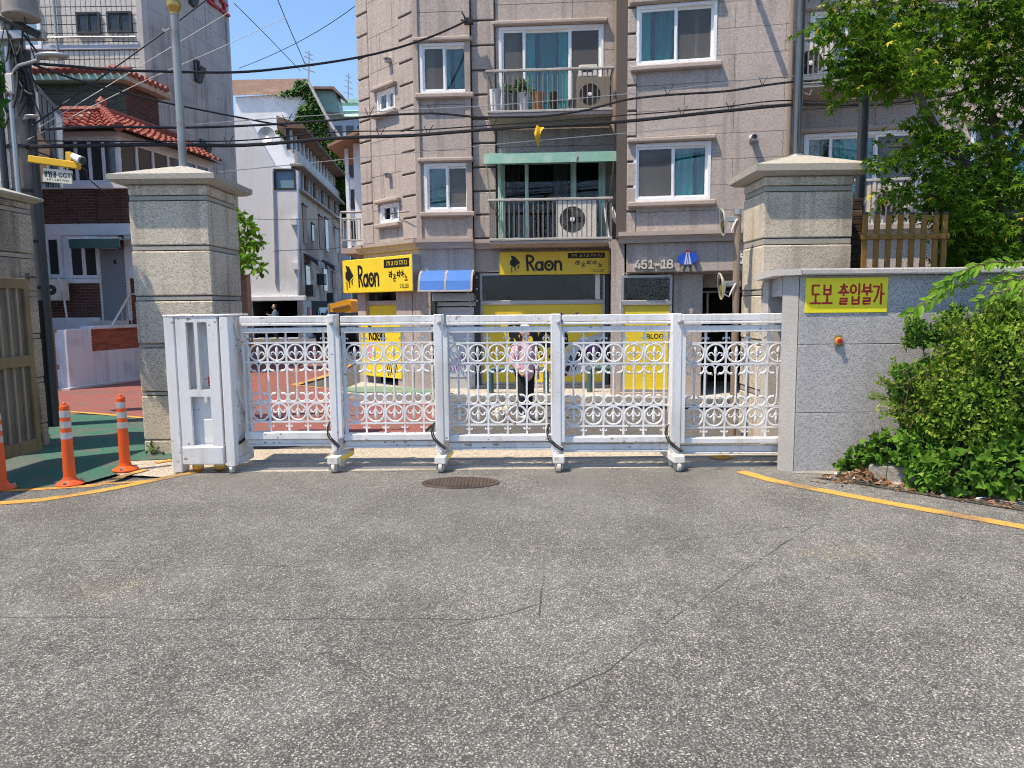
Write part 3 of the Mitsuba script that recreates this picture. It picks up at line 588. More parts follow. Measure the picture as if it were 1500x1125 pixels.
ks = fput('side_railing', SB, cat(tube([(-.53, .13, 3.85), (-.05, .13, 3.85)], .03, 8), tube([(-.53, .13, 3.7), (-.05, .13, 3.7)], .02, 8), tube([(-.53, .13, 3.2), (-.05, .13, 3.2)], .02, 8), tube([(-.53, .13, 3.02), (-.53, .13, 3.85)], .025, 8), *[tube([(x, .13, 3.2), (x, .13, 3.7)], .012, 6) for x in np.linspace(-.48, -.08, 6)]), 'rail_metal')
# ---------------------------------------------------------------- things on the building
mat('blue_sheet', (0.08, 0.20, 0.55), 0.18, 0.0, 0.6)
aw0, aw1 = F1.px(612, 410, -.6)[0], F1.px(692, 410, -.6)[0]
za = ry(425, F1, 650, -.65)
AW = thing('door_awning', 'curved blue sheet awning over the shop door', 'awning')
def awn(s0, s1, t): 
    pts = [(0.0, za + .42), (-.25, za + .41), (-.45, za + .33), (-.58, za + .19), (-.64, za)]
    q = LineString(pts).buffer(t, cap_style=2); m = trimesh.creation.extrude_polygon(q, s1 - s0, engine='earcut')
    m.apply_transform(np.array([[0, 0, 1, 0], [1, 0, 0, 0], [0, 1, 0, 0], [0, 0, 0, 1.0]])); m.apply_translation((s0, 0, 0)); m.fix_normals(); return m
mid = (aw0 + aw1) / 2
fput('sheet', F1, awn(aw0 + .03, mid - .02, .006), 'blue_sheet', AW); fput('sheet', F1, awn(mid + .02, aw1 - .03, .006), 'blue_sheet', AW)
for s in (aw0, mid - .02, aw1 - .04): fput('rib', F1, awn(s, s + .04, .012), 'tan_smooth', AW)
fput('front_bar', F1, rbox(aw0, aw1, -.68, -.62, za - .04, za, .008), 'rail_metal', AW)
fput('valance', F1, rbox(aw0 + .2, aw1 - .03, -.1, -.02, za - .22, za - .05, .01), 'dull_steel', AW)
for s in (aw0 + .12, aw1 - .1): fput('stay', F1, tube([(s, -.62, za - .02), (s + .0, -.02, za - .35)], .015, 6), 'rail_metal', AW)

def shop_sign(fr, s0, s1, z0, z1, d0, d1, lab, name_k, slanted):
    k = thing('shop_sign', lab, 'sign', 'yellow shop name signs')
    fput('board', fr, rbox(s0, s1, d0, d1, z0, z1, .012), 'sign_yellow', k)
    fput('casing', fr, cat(box(s1 + .001, s1 + .02, d0, d1, z0, z1), box(s0 - .02, s0 - .001, d0, d1, z0, z1)), 'dull_steel', k)
    w, h = s1 - s0, z1 - z0
    kh = h * (.58 if slanted else .62)
    fput('piano_emblem', fr, ext(piano(s0 + .045 * w + (.0 if slanted else .05 * w), z0 + h * .12, h * .72), .006, d0), 'print_black', k)
    kk = name_k
    fput('shop_name', fr, ext(affinity.scale(raon(0, 0, kh, kh * .155), kk, 1, origin=(0, 0)).buffer(0) if True else None, .008, 0), 'print_black', k) if False else fput('shop_name', fr, ext(affinity.translate(affinity.scale(raon(0, 0, kh, kh * .155), kk, 1, origin=(0, 0)), s0 + w * .25, z0 + h * .20), .008, d0), 'print_black', k)
    cw = w * .042
    xs = s0 + w * .695
    syl = unary_union([hangul([n], xs + i * cw * 1.22, z0 + h * (.40 - (.10 if n in ('on', 'no') else 0)), cw, h * .19, 0, h * .028) for i, n in enumerate(('ra', 'on', 'pi', 'ah', 'no'))])
    fput('korean_name', fr, ext(syl, .006, d0), 'print_black', k)
    fput('small_print', fr, ext(bits(s0 + w * .84, z0 + h * .10, w * .12, h * .10, 7, 5, h * .016), .005, d0), 'print_black', k)
    st = fput('number_strip', fr, ext(sbox(s0 + w * .63, z0 + h * .70, s0 + w * .96, z0 + h * .90).buffer(h * .015), .006, d0), 'print_black', k)
    fput('number_print', fr, ext(bits(s0 + w * .66, z0 + h * .75, w * .28, h * .10, 13, 9, h * .018), .003, d0 - .006), 'sign_yellow', st)
a, b, c, d = rect(502, 377, 604, 428, F0, -.22)
c, d = ry(428, F0, 555, -.22), ry(377, F0, 555, -.22)
shop_sign(F0, a, b, c, d, -.22, -.03, 'larger yellow piano shop sign on the slanted corner, in full sun', .74, True)
a, b, c, d = rect(732, 368, 892, 402, F1, MO - .12)
shop_sign(F1, a, b, c, d, MO - .12, MO - .01, 'wide yellow piano shop sign under the balcony, mostly in shade', 1.0, False)
# standing yellow panel on the slanted corner window
KP = thing('window_poster', 'tall yellow shop poster with piano keys on the corner window', 'poster')
pa, pb = F0.px(531, 520, -.02)[0], F0.px(588, 520, -.02)[0]
pz0, pz1 = ry(552, F0, 560, -.02), ry(475, F0, 560, -.02)
fput('panel', F0, box(pa, pb, -.03, -.008, pz0, pz1), 'sign_yellow', KP)
fput('shop_name', F0, ext(affinity.translate(affinity.scale(raon(0, 0, .30, .05), .85, 1, origin=(0, 0)), pa + .32, pz1 - .36), .004, -.03), 'print_black', KP)
fput('keys_print', F0, ext(unary_union([LineString([(pb - .5 + i * .07, pz0 + .05 + i * .02), (pb - .55 + i * .07, pz0 + .3 + i * .02)]).buffer(.016) for i in range(6)]), .004, -.03), 'print_black', KP)
fput('pink_print', F0, ext(unary_union([Point(pa + .32, pz1 - .55).buffer(.12), sbox(pa + .26, pz1 - .8, pa + .38, pz1 - .6)]), .004, -.03), 'print_pink', KP)
# house number and emblem on the right bay
HN = thing('house_number', 'raised metal digits 451-18 on the stone band of the right bay', 'house number')
x, z = F3.px(928, 394)
for ch in '451-18':
    g = meshkit.text_mesh(ch, .16, .05, True); g.apply_transform(_V); w = g.bounds[1][0]
    fput('digit' if ch != '-' else 'dash', F3, tf(g, tr(x, -.012, z)), 'wheel_grey', HN); x += .125 if ch != '1' else .115
EM = thing('round_emblem', 'blue oval emblem with a pale fan shape on the stone band', 'emblem')
ex_, ez = F3.px(1007, 379)
disc = affinity.rotate(affinity.scale(Point(ex_, ez).buffer(.19, quad_segs=8), 1, .62), 8)
fput('plate', F3, ext(disc, .04, -.04), 'print_blue', EM)
fan = unary_union([Polygon([(ex_ - .025, ez + .11), (ex_ + .025, ez + .11), (ex_ + .07, ez - .11), (ex_ - .07, ez - .11)])]).difference(unary_union([LineString([(ex_, ez + .11), (ex_ + q, ez - .12)]).buffer(.007) for q in (-.025, .025)]))
fput('fan', F3, ext(fan, .012, -.08), 'print_pale', EM)
fput('red_dot', F3, ext(Point(ex_, ez + .125).buffer(.035), .03, -.05), 'print_red', EM)
for q in (-.13, 0, .13):
    fput('ray', F3, ext(Polygon([(ex_ + q * .5 - .02, ez - .08), (ex_ + q * .5 + .02, ez - .08), (ex_ + q + .04, ez - .24), (ex_ + q - .04, ez - .24)]), .05, -.02), 'room_grey', EM)
KO = thing('black_syllable_sign', 'black metal letter at the right end of the stone band behind the mirror pole', 'lettering')
x, z = F3.px(1081, 386)
fput('letter', F3, ext(hangul(['bo', 'ra'], x, z, .17, .24, .02, .035), .04, -.01), 'print_white', KO); fput('letter_side', F3, ext(hangul(['bo', 'ra'], x + .015, z - .015, .17, .24, .02, .04), .012, -.0), 'print_black', KO)
# air conditioner units
mat('ac_beige', worn((0.62, 0.60, 0.54), 0.3, 5), 0.5)
mat('ac_dark', worn((0.20, 0.18, 0.15), 0.4, 5), 0.5)
mat('ac_white', worn((0.66, 0.66, 0.64), 0.25, 5), 0.45)
def ac_unit(fr, s0, s1, z0, h, d0, lab, m='ac_beige', deep=.32):
    k = thing('air_conditioner', lab, 'air conditioner'); w = s1 - s0
    c = (s0 + w * .40, z0 + h * .5); r = min(h * .37, w * .32)
    fput('case', fr, ext(sbox(s0, z0, s1, z0 + h).difference(Point(*c).buffer(r)), .02, d0 + .02), m, k)
    fput('housing', fr, box(s0 + .002, s1 - .002, d0 + .12, d0 + deep, z0, z0 + h), m, k)
    fput('shell', fr, cat(box(s0, s0 + .015, d0 + .02, d0 + .12, z0, z0 + h), box(s1 - .015, s1, d0 + .02, d0 + .12, z0, z0 + h), box(s0, s1, d0 + .02, d0 + .12, z0 + h - .015, z0 + h), box(s0, s1, d0 + .02, d0 + .12, z0, z0 + .015)), m, k)
    g = [tf(torus(r * q, .006, 24, 5), tr(c[0], d0, c[1])) for q in (.35, .5, .65, .8, .97)] + [tube([(c[0] + r * .15 * math.cos(a), d0, c[1] + r * .15 * math.sin(a)), (c[0] + r * math.cos(a), d0, c[1] + r * math.sin(a))], .005, 5) for a in np.arange(12) * math.pi / 6]
    fput('grille', fr, cat(g), 'dark_metal', k)
    fput('hub', fr, tf(lathe([(0, 0), (r * .2, 0), (r * .18, .02), (0, .025)], 16), tr(c[0], d0 - .005, c[1]) @ rotx(math.pi / 2)), 'white_pvc', k)
    fput('fan', fr, cat([tf(box(0, r * .85, -.004, .004, -r * .22, r * .22), tr(c[0], d0 + .06, c[1]) @ trimesh.transformations.rotation_matrix(a, [0, 1, 0]) @ rotx(.5)) for a in (0, 2.09, 4.19)]), 'room_dark', k)
    return k
ac_unit(F1, F1.px(845, 130, -.6)[0], F1.px(893, 130, -.6)[0], zfU + .02, .66, -.62, 'weathered dark air conditioner unit on the upper middle balcony', 'ac_dark')
ac_unit(F1, F1.px(815, 320, -.6)[0], F1.px(874, 320, -.6)[0], zfL + .02, .74, -.62, 'white air conditioner unit on the lower middle balcony', 'ac_white')
ac_unit(F3, F3.px(1164, 100, .2)[0], F3.px(1222, 100, .2)[0], zf7 + .02, .72, .2, 'air conditioner unit on the upper right balcony behind the flag pole', 'ac_white')
ac_unit(F3, F3.px(1276, 300, .2)[0], F3.px(1336, 300, .2)[0], zf5 + .02, .72, .2, 'air conditioner unit behind the yellow picket fence', 'ac_beige')
bx = thing('storage_box', 'pale cardboard box on top of the air conditioner on the upper balcony', 'box')
sb = F1.px(848, 90, -.6)[0]
fput('carton', F1, rbox(sb, sb + .36, -.6, -.35, zfU + .70, zfU + .92, .01), 'ac_beige', bx); fput('tape', F1, box(sb + .05, sb + .28, -.603, -.598, zfU + .78, zfU + .82), 'print_black', bx)
# plant pots on the upper balcony
mat('pot_white', (0.70, 0.72, 0.75), 0.4); mat('pot_orange', worn((0.40, 0.16, 0.05), .4, 8), 0.3); mat('pot_dark', (0.06, 0.035, 0.025), 0.5); mat('pot_grey', (0.12, 0.12, 0.13), 0.5)
mat('leaf_plain', (0.07, 0.14, 0.03), 0.5)
def leaves_at(c, r, n, L, seed, up=.6):
    g = np.random.default_rng(seed); V, Fc = [], []
    for i in range(n):
        p = np.array(c) + g.normal(size=3) * r; d = g.normal(size=3) + [0, 0, up]; d /= np.linalg.norm(d); w = np.cross(d, g.normal(size=3)); w /= np.linalg.norm(w) + 1e-9
        k = len(V); l = L * (.7 + .6 * g.random()); V += [p, p + d * l * .5 + w * l * .22, p + d * l, p + d * l * .5 - w * l * .22]; Fc += [[k, k + 1, k + 2], [k, k + 2, k + 3]]
    return trimesh.Trimesh(V, Fc, process=False)
for i, (u0, u1, h, m, lab, lf) in enumerate([(717, 734, .46, 'pot_white', 'tall white ribbed planter at the left end of the upper balcony', 0), (739, 759, .36, 'pot_grey', 'dark planter with green plants on the upper balcony', 1), (758, 775, .38, 'pot_white', 'white flower pot with a small plant on the upper balcony', 1), (777, 798, .38, 'pot_orange', 'glazed orange brown pot on the upper balcony', 0), (805, 817, .38, 'pot_dark', 'dark brown pot right of the orange pot', 0), (832, 843, .22, 'pot_grey', 'small round grey pot beside the air conditioner', 0)]):
    a, b = F1.px(u0, 145, -.7)[0], F1.px(u1, 145, -.7)[0]; r = (b - a) / 2; cx = (a + b) / 2
    k = thing('plant_pot', lab, 'flower pot')
    fput('pot', F1, tf(lathe([(0, 0), (r * .72, 0), (r * .9, h * .5), (r, h * .92), (r * 1.05, h * .93), (r * 1.05, h), (r * .85, h), (r * .8, h * .9), (0, h * .88)], 18), tr(cx, -.68, zfU + .0)), m, k, smooth=30)
    if lf: fput('plant', F1, leaves_at((cx, -.68, zfU + h + .08), .07, 60, .13, 40 + i), 'leaf_plain', k); (tag(k + '__plant', kind='stuff') if lf else None)
# parabolic dish and white stay on the lower balcony
k = thing('satellite_dish', 'small white dish and stay at the right end of the lower balcony', 'satellite dish')
s_ = F1.px(893, 330, -.85)[0]
fput('dish', F1, tf(lathe([(.0, 0), (.12, .02), (.2, .07), (.19, .075), (.11, .03), (0, .012)], 20), tr(s_ + .05, -.7, zfL + .42) @ trimesh.transformations.rotation_matrix(1.3, [0, 1, 0])), 'white_pvc', k, smooth=40)
fput('arm', F1, tube([(s_ - .12, -.85, zfL + .68), (s_ + .0, -.88, zfL - .1), (s_ + .03, -.8, zfL - .2)], .022, 8), 'white_pvc', k)
# blue-green guard rails on the kerb in front of the shop
mat('teal_pipe', worn((0.05, 0.13, 0.14), .3, 8), 0.45)
for u0, u1, lab in ((719, 800, 'left dark teal pipe guard rail on the kerb'), (864, 964, 'right dark teal pipe guard rail on the kerb')):
    k = thing('guard_rail', lab, 'guard rail', 'teal pipe guard rails in front of the shop')
    p0, p1 = gnd(u0, 573, .14), gnd(u1, 571, .14); p0[1] = 14.7; p1[1] = 14.55 ; p0[0] = at(u0, 560, 14.7)[0]; p1[0] = at(u1, 560, 14.55)[0]; p0[2] = p1[2] = -.16
    up = np.array([0, 0, .5])
    fput('rail', Fr((0, 0), 0), tube([p0 + up * .9, p0 + up + (p1 - p0) * .03, p1 + up - (p1 - p0) * .03, p1 + up * .9], .05, 10), 'teal_pipe', k, smooth=40)
    for p in (p0, p1): fput('post', Fr((0, 0), 0), tube([p, p + up * .92], .06, 10), 'teal_pipe', k, smooth=40)
# green mat ramp at the corner
m = trimesh.creation.extrude_polygon(Polygon([(-3.9, 15.6), (-3.25, 14.9), (-2.0, 14.6), (-1.2, 14.5), (-1.6, 15.1), (-3.0, 16.0)]), .03, engine='earcut'); m.apply_translation((0, 0, -.148))
mat('green_mat', worn((0.13, 0.21, 0.15), .8, 3, 0, .3), 0.9); k = put('floor_mat', m, 'green_mat'); tag(k, 'worn green mat on the kerb below the corner shop window', 'mat')
# ---------------------------------------------------------------- houses on the left and behind
def brick(c, m, w=.21, h=.072, j=.010, horiz='x', var=.5):
    def fn(p, n, uv):
        a = dr.select(dr.abs(n.y) > 0.6, p.x, p.y); r = dr.floor(p.z / h)
        a = a / w + 0.5 * (r - 2 * dr.floor(r / 2)); q = dr.floor(a)
        fx, fz = (a - q) * w, p.z - r * h
        on = smoothstep(j * .4, j, fx) * smoothstep(j * .4, j, fz)
        return mix(m, mi.Color3f(c) * (1 - var / 2 + var * cell_rand(q, r, 3)), on)
    return fn
def brick_bump(w=.21, h=.072, j=.010):
    def fn(p, n, uv):
        a = dr.select(dr.abs(n.y) > 0.6, p.x, p.y); r = dr.floor(p.z / h); a = a / w + 0.5 * (r - 2 * dr.floor(r / 2))
        return smoothstep(j * .3, j, (a - dr.floor(a)) * w) * smoothstep(j * .3, j, p.z - r * h)
    return fn
bmat('brick_dark', brick((0.085, 0.038, 0.030), (0.17, 0.15, 0.135), j=.016), brick_bump(), 0.006)
bmat('brick_green', brick((0.09, 0.10, 0.075), (0.22, 0.22, 0.195)), brick_bump(), 0.006)
bmat('brick_red', brick((0.28, 0.085, 0.05), (0.16, 0.12, 0.10), .2, .075), brick_bump(.2, .075), 0.006)
mat('house_white', worn((0.62, 0.63, 0.68), 0.3, 2, 0.15, 0, (0.35, 0.33, 0.33)), 0.7)
mat('fence_white', worn((0.60, 0.61, 0.66), 0.5, 1.6, 0.3, 0, (0.25, 0.24, 0.24)), 0.8)
mat('eave_green', worn((0.34, 0.52, 0.43), 0.4, 3, 0.2), 0.6)
mat('roof_tile', worn((0.25, 0.062, 0.047), 0.6, 4, 0, .2, (0.14, 0.055, 0.045)), 0.55)
mat('roof_tile_dark', worn((0.23, 0.06, 0.045), 0.6, 4, 0, .2, (0.10, 0.045, 0.04)), 0.6); mat('roof_tile_light', worn((0.31, 0.092, 0.068), 0.5, 4, 0, .2, (0.2, 0.09, 0.07)), 0.5)
mat('roof_tile_pale', worn((0.45, 0.33, 0.26), 0.4, 4, 0, .2), 0.6)
mat('door_grey', (0.16, 0.18, 0.20), 0.5)
mat('wood_brown', worn((0.24, 0.14, 0.10), 0.4, 4, 0.2), 0.6)
mat('glass_night', (0.03, 0.036, 0.04), 0.08, 0, 0.6)
mat('grey_panel', worn((0.42, 0.40, 0.375), 0.3, 1.2, 0.5, 0.1, (0.12, 0.11, 0.11)), 0.85)
mat('grey_tile', worn((0.56, 0.54, 0.50), 0.3, 0.8, 0.25, .2), 0.5)
mat('grey_joint', (0.10, 0.095, 0.09), 0.9)
mat('pale_concrete', worn((0.46, 0.44, 0.42), 0.3, 2, 0.3), 0.85)
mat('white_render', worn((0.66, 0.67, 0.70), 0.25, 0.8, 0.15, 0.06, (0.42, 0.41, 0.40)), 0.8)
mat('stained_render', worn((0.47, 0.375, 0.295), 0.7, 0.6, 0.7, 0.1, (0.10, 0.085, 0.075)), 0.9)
mat('shingle_brown', worn((0.16, 0.105, 0.08), 0.5, 1.5, 0, .5), 0.9)
mat('blue_grey', worn((0.40, 0.44, 0.50), 0.3, 1, 0.2), 0.8)
mat('sheet_grey', worn((0.27, 0.30, 0.32), 0.3, 2, 0.3), 0.5)
mat('lamp_shell', (0.35, 0.36, 0.38), 0.35, 0.5)
mat('concrete_pole', worn((0.30, 0.28, 0.26), 0.5, 3, 0.4, .2, (0.10, 0.09, 0.085)), 0.9)
mat('arm_yellow', (0.72, 0.42, 0.015), 0.4)
def simple_window(fr, k, u0, v0, u1, v1, off=0.0, frame='white_pvc', n=2, fw=.05, glass='glass_night'):
    a, b, c, d = rect(u0, v0, u1, v1, fr, off); w = put('window', fr(ringm(a, b, c, d, fw, off - .04, off + .06)), frame, k)
    for i in range(n):
        s0, s1 = a + fw + (b - a - 2 * fw) * i / n, a + fw + (b - a - 2 * fw) * (i + 1) / n
        put('sash', fr(ringm(s0, s1, c + fw, d - fw, .035, off - .02 + .02 * (i % 2), off + .01 + .02 * (i % 2))), frame, w)
        put('pane', fr(box(s0 + .03, s1 - .03, off + .005 + .02 * (i % 2), off + .012 + .02 * (i % 2), c + fw + .03, d - fw - .03)), glass, w)
    return w
# grey tower ------------------------------------------------------------------------------------------------------
TB = thing('grey_tower', 'tall grey building with a tiled front and a shaded concrete side', 'building')
TF = Fr(at(209, 60, 22)[:2], 0); TS = Fr(TF.o[:2], 81)
put('tiled_wall', TF(box(-14, -.02, .03, .4, -.2, 14)), 'grey_joint', TB)
tiles = []; rg = random.Random(4)
ts0 = TF.px(20, 60)[0]
for r in range(int((TF.px(100, -15)[1] - TF.px(100, 125)[1]) / .245)):
    z = TF.px(100, 125)[1] + r * .245; s = -.12
    while s > ts0 - .5:
        if not any(a - .02 < s < b + .17 and c - .2 < z < d + .02 for a, b, c, d in ()): tiles.append(box(s - .138, s - .010, .0 + rg.random() * .006, .032, z + .010, z + .230))
        s -= .148
k = put('tiling', TF(cat(tiles)), 'grey_tile', TB); tag(k, kind='stuff')
put('pilaster', TF(rbox(-.12, .06, -.05, .3, -.2, 14, .01)), 'pale_concrete', TB)
simple_window(TF, TB, 112, 18, 147, 50, -.03, 'dark_metal'); simple_window(TF, TB, 157, 17, 193, 48, -.03, 'dark_metal')
mat('glass_sky', (0.20, 0.32, 0.42), 0.1, 0, 0.6)
simple_window(TF, TB, 24, 12, 60, 72, -.03, 'white_pvc', 1, .07, 'glass_sky')
put('ledge', TF(rbox(TF.px(60, 70)[0], -.1, -.05, .02, TF.px(150, 73)[1], TF.px(150, 66)[1], .01)), 'blue_grey', TB)
put('service_pipe', TF(cat(tube([(TF.px(70, 55)[0], -.1, TF.px(70, 57)[1]), (-.15, -.1, TF.px(200, 56)[1])], .03, 8), tube([(TF.px(82, 20)[0], -.06, TF.px(82, 110)[1]), (TF.px(80, 20)[0], -.06, 13)], .03, 8))), 'dull_steel', TB)
sw = put('side_wall', TS(box(.0, 4.75, .03, .4, -.2, 14)), 'grey_joint', TB)
for r in range(24):
    z = 1.2 + r * .55
    for q in range(4): put('panel', TS(box(.08 + q * 1.165, .08 + q * 1.165 + 1.157, .0, .032, z + .004, z + .546)), 'grey_panel', sw)
for u0, v0, u1, v1 in ((285, 88, 292, 120), (294, 205, 301, 236), (277, -10, 285, 8)):
    w = simple_window(TS, TB, u0, v0, u1, v1, -.03, 'dark_metal', 1, .04)
    a, b, c, d = rect(u0, v0, u1, v1, TS, -.03); put('tilted_sash', TS(tf(box(a, b, -.02, .02, 0, .5), tr(0, -.1, c) @ rotx(.35))), 'dark_metal', w)
h = hangul(['do', 'no'], TS.px(303, 5)[0], TS.px(318, 14)[1], .6, .7, .10, .09); k = put('red_lettering', TS(ext(h, .08, -.02)), 'print_red', TB)
put('top', TF(box(-14, 1.0, .35, 5.6, 13.8, 14.02)), 'pale_concrete', TB); put('rear_wall', TS(box(4.75, 4.9, .0, 14, -.2, 13.8)), 'pale_concrete', TB)

# dark brick house ------------------------------------------------------------------------------------------------
BH = thing('brick_house', 'dark brick house with red tiled roofs and a white framed glazed upper floor', 'house')
HB = Fr((0, 18.0), 0); hs = lambda u, v, o=0.: HB.px(u, v, o); Zh = lambda v, o=0.: HB.px(130, v, o)[1]
xR = hs(190, 400)[0]; xE = hs(172, 230)[0]; xL = -13.5
def hput(n, m, mt, parent=None, **kw): return put(n, HB(m), mt, parent or BH, **kw)
xb = hs(93, 400)[0]
hput('base', box(xL, hs(147, 470)[0], -.03, .3, -.2, Zh(465)), 'house_white')
hput('lower_wall', box(xL, hs(147, 440)[0], .0, .3, Zh(465), Zh(415)), 'brick_dark')
hput('sill_band', rbox(xL, hs(147, 410)[0], -.06, .3, Zh(415), Zh(408.5), .01), 'house_white')
hput('white_wall', box(xL, xR + .1, .05, .35, Zh(408), Zh(345)), 'house_white')
hput('band', rbox(xL, xR + .1, -.05, .3, Zh(345), Zh(328), .01), 'house_white')
hput('middle_wall', box(xL, hs(140, 300)[0], -.02, .3, Zh(328), Zh(275)), 'brick_dark'); hput('middle_wall', box(hs(140, 300)[0] + .003, xE + .45, .05, .3, Zh(330), Zh(278)), 'brick_dark')
hput('veranda_sill', rbox(xL, xE + .5, -.08, .3, Zh(277), Zh(268), .01), 'house_white')
simple_window(HB, BH, 66, 345, 92, 408, .0, 'house_white', 1, .07); simple_window(HB, BH, 100, 346, 145, 408, .0, 'house_white', 2, .05)
kd = hput('door', rbox(hs(149, 420)[0], hs(185, 420)[0], .02, .07, Zh(470), Zh(365), .01), 'door_grey')
hput('door_frame', cat(box(hs(146, 420)[0], hs(149, 420)[0], -.0, .1, Zh(470), Zh(362)), box(hs(185, 420)[0], hs(188, 420)[0], .0, .1, Zh(470), Zh(362))), 'grey_pvc', kd)
hput('handle', tube([(hs(181, 416)[0], -.03, Zh(418)), (hs(183, 416)[0], -.03, Zh(418)), (hs(183, 416)[0], .03, Zh(418))], .018, 8), 'dull_steel', kd)
hput('peephole', box(hs(166, 383)[0], hs(170, 383)[0], .012, .03, Zh(387), Zh(381)), 'print_black', kd)
mat('awning_dark', (0.03, 0.085, 0.09), 0.25)
ca = hput('door_canopy', tf(box(hs(128, 355)[0], xR + .2, -.75, .0, -.01, .01), tr(0, 0, Zh(350)) @ rotx(.12)), 'awning_dark')
for u in (128, 151, 175): hput('canopy_rib', tf(rbox(hs(u, 355)[0], hs(u, 355)[0] + .05, -.78, .02, -.03, .035, .008), tr(0, 0, Zh(350)) @ rotx(.12)), 'white_pvc', ca)
hput('canopy_edge', tf(rbox(hs(128, 355)[0], xR + .2, -.79, -.74, -.2, .02, .008), tr(0, 0, Zh(350)) @ rotx(.12)), 'awning_dark', ca)
hput('porch', box(hs(147, 470)[0], xR - .12, -.5, .3, -.2, Zh(470)), 'pale_concrete'); hput('step', box(hs(143, 470)[0], xR - .12, -.8, -.5, -.2, Zh(470) - .18), 'pale_concrete')
hr = thing('handrail', 'sloping steel handrail in front of the grey house door', 'handrail')
p0, p1 = at(163, 478, 16.9), at(190, 431, 17.4)
put('rail', tube([p0, p1, p1 + [.6, .3, .02]], .03, 8), 'steel', hr)
for q in (.3, .55, .8, 1.0): p = p0 + (p1 - p0) * q; put('baluster', tube([p, (p[0], p[1], Zh(470) - .1)], .014, 6), 'dull_steel', hr)
# glazed veranda, front and side
zg0, zg1 = Zh(268), Zh(203)
HS = Fr((xE, 18.0), 79)
def glazing(fr, s0, s1, z0, z1, n, zslope=0.0):
    w = put('veranda_window', fr(cat(rbox(s0, s1, -.03, .05, z0, z0 + .06, .006), rbox(s0, s1, -.03, .05, z1 - .06, z1, .006))), 'house_white', BH)
    for i in range(n + 1):
        s = s0 + (s1 - s0) * i / n; put('mullion', fr(rbox(s - .035, s + .035, -.04, .05, z0, z1, .006)), 'house_white', w)
        if i < n: put('pane', fr(box(s + .03, s + (s1 - s0) / n - .03, .0, .012, z0 + .05, z1 - .05)), 'glass_night', w)
glazing(HB, hs(92, 230)[0], xE, zg0, zg1, 4); glazing(HB, xL, hs(90, 230)[0], zg0, zg1, 3); glazing(HS, .05, 3.7, zg0, zg1, 6)
hput('fascia', rbox(xL, xE + .05, -.1, .1, zg1 + .003, Zh(190), .01), 'house_white'); put('fascia', HS(rbox(-.05, 3.8, -.1, .1, zg1 + .003, Zh(190), .01)), 'house_white', BH)
put('side_wall', HS(box(.02, 3.7, .02, .3, -.2, zg0 - .16)), 'brick_dark', BH); put('sill_band', HS(rbox(0.1, 3.7, -.08, .2, zg0 - .155, zg0 - .003, .01)), 'house_white', BH)
hput('floor_slab', box(xL, xE + .3, .3, 3.5, zg0 - .2, zg0), 'room_dark'); hput('back_room', box(xL, xE - .1, 1.6, 1.7, zg0, zg1), 'room_dark')
# tiled lower roof: front slope and side slope
rE, rL = np.array([xE + .28, 17.62, Zh(196)]), np.array([xL, 17.62, Zh(196)])
A_, B_ = at(151, 165, 19.2), at(60, 166, 19.2); B_[2] = A_[2]
rR, rC = HS.pt(3.9, -.32, Zh(196)), HS.pt(4.0, 1.1, A_[2])
RF = put('roof', trimesh.Trimesh(np.array([rL, rE, A_, B_, rR, rC]) + [0, 0, -.05], [[0, 1, 2], [0, 2, 3], [1, 4, 5], [1, 5, 2]], process=False), 'shingle_brown', BH)
def tile_slope(a, b, c, d, n, m, seed, keep=lambda s, t: True):   # eave a-b, ridge d-c
    g = random.Random(seed)
    up = np.cross(b - a, d - a); up /= np.linalg.norm(up)
    if up[2] < 0: up = -up
    for j in range(m):
        for i in range(n):
            s0, s1, t0, t1 = i / n, (i + 1) / n, j / m, (j + 1.12) / m
            f = lambda s, t: (a * (1 - s) + b * s) * (1 - t) + (d * (1 - s) + c * s) * t
            if not keep((s0 + s1) / 2, (t0 + t1) / 2): continue
            e0, e1, g0, g1 = f(s0, t0), f(s1, t0), f(s0, min(t1, 1.02)), f(s1, min(t1, 1.02)); V = []
            for q, (l, r_) in enumerate(((e0, e1), (g0, g1))):
                w = np.linalg.norm(r_ - l)
                for h in np.linspace(0, 1, 6): V.append(l + (r_ - l) * h + up * (w * .34 * math.sin(math.pi * h) + (.045 if q == 0 else .0)))
            F_ = [[h, h + 1, 7 + h] for h in range(5)] + [[h, 7 + h, 6 + h] for h in range(5)] + [[0, h + 1, h] for h in range(1, 5)]
            put('tile', trimesh.Trimesh(V, F_, process=False), ('roof_tile', 'roof_tile', 'roof_tile_dark', 'roof_tile_light')[g.randrange(4)] if g.random() > .45 or not (n > 12 and .68 < s0 < .86 and j > 1) else 'roof_tile_pale' if g.random() < (.45 if n > 12 and s0 > .68 and s0 < .86 and j > 1 else .03) else 'roof_tile', RF, smooth=False)
tile_slope(rL, rE, A_, B_, 16, 5, 3, lambda s, t: s > .42); tile_slope(rE, rR, rC, A_, 17, 6, 5)
def ridge(a, b, n, r, mt='roof_tile', par=None):
    for i in range(n):
        p, q = a + (b - a) * i / n, a + (b - a) * (i + 1.1) / n; put('ridge_tile', tube([p, q], [r, r * .88], 8), mt, par or RF)
up1 = np.array([0, 0, .07])
ridge(A_ + up1, B_ + up1, 8, .11); ridge(rE + up1, A_ + up1, 8, .12); ridge(A_ + up1, rC + up1, 9, .10)
put('finial', lathe([(.11, -.05), (.16, .02), (.12, .12), (.14, .2), (.05, .3), (0, .36)], 10).apply_translation(A_ + [0, -.05, .05]), 'roof_tile', RF)
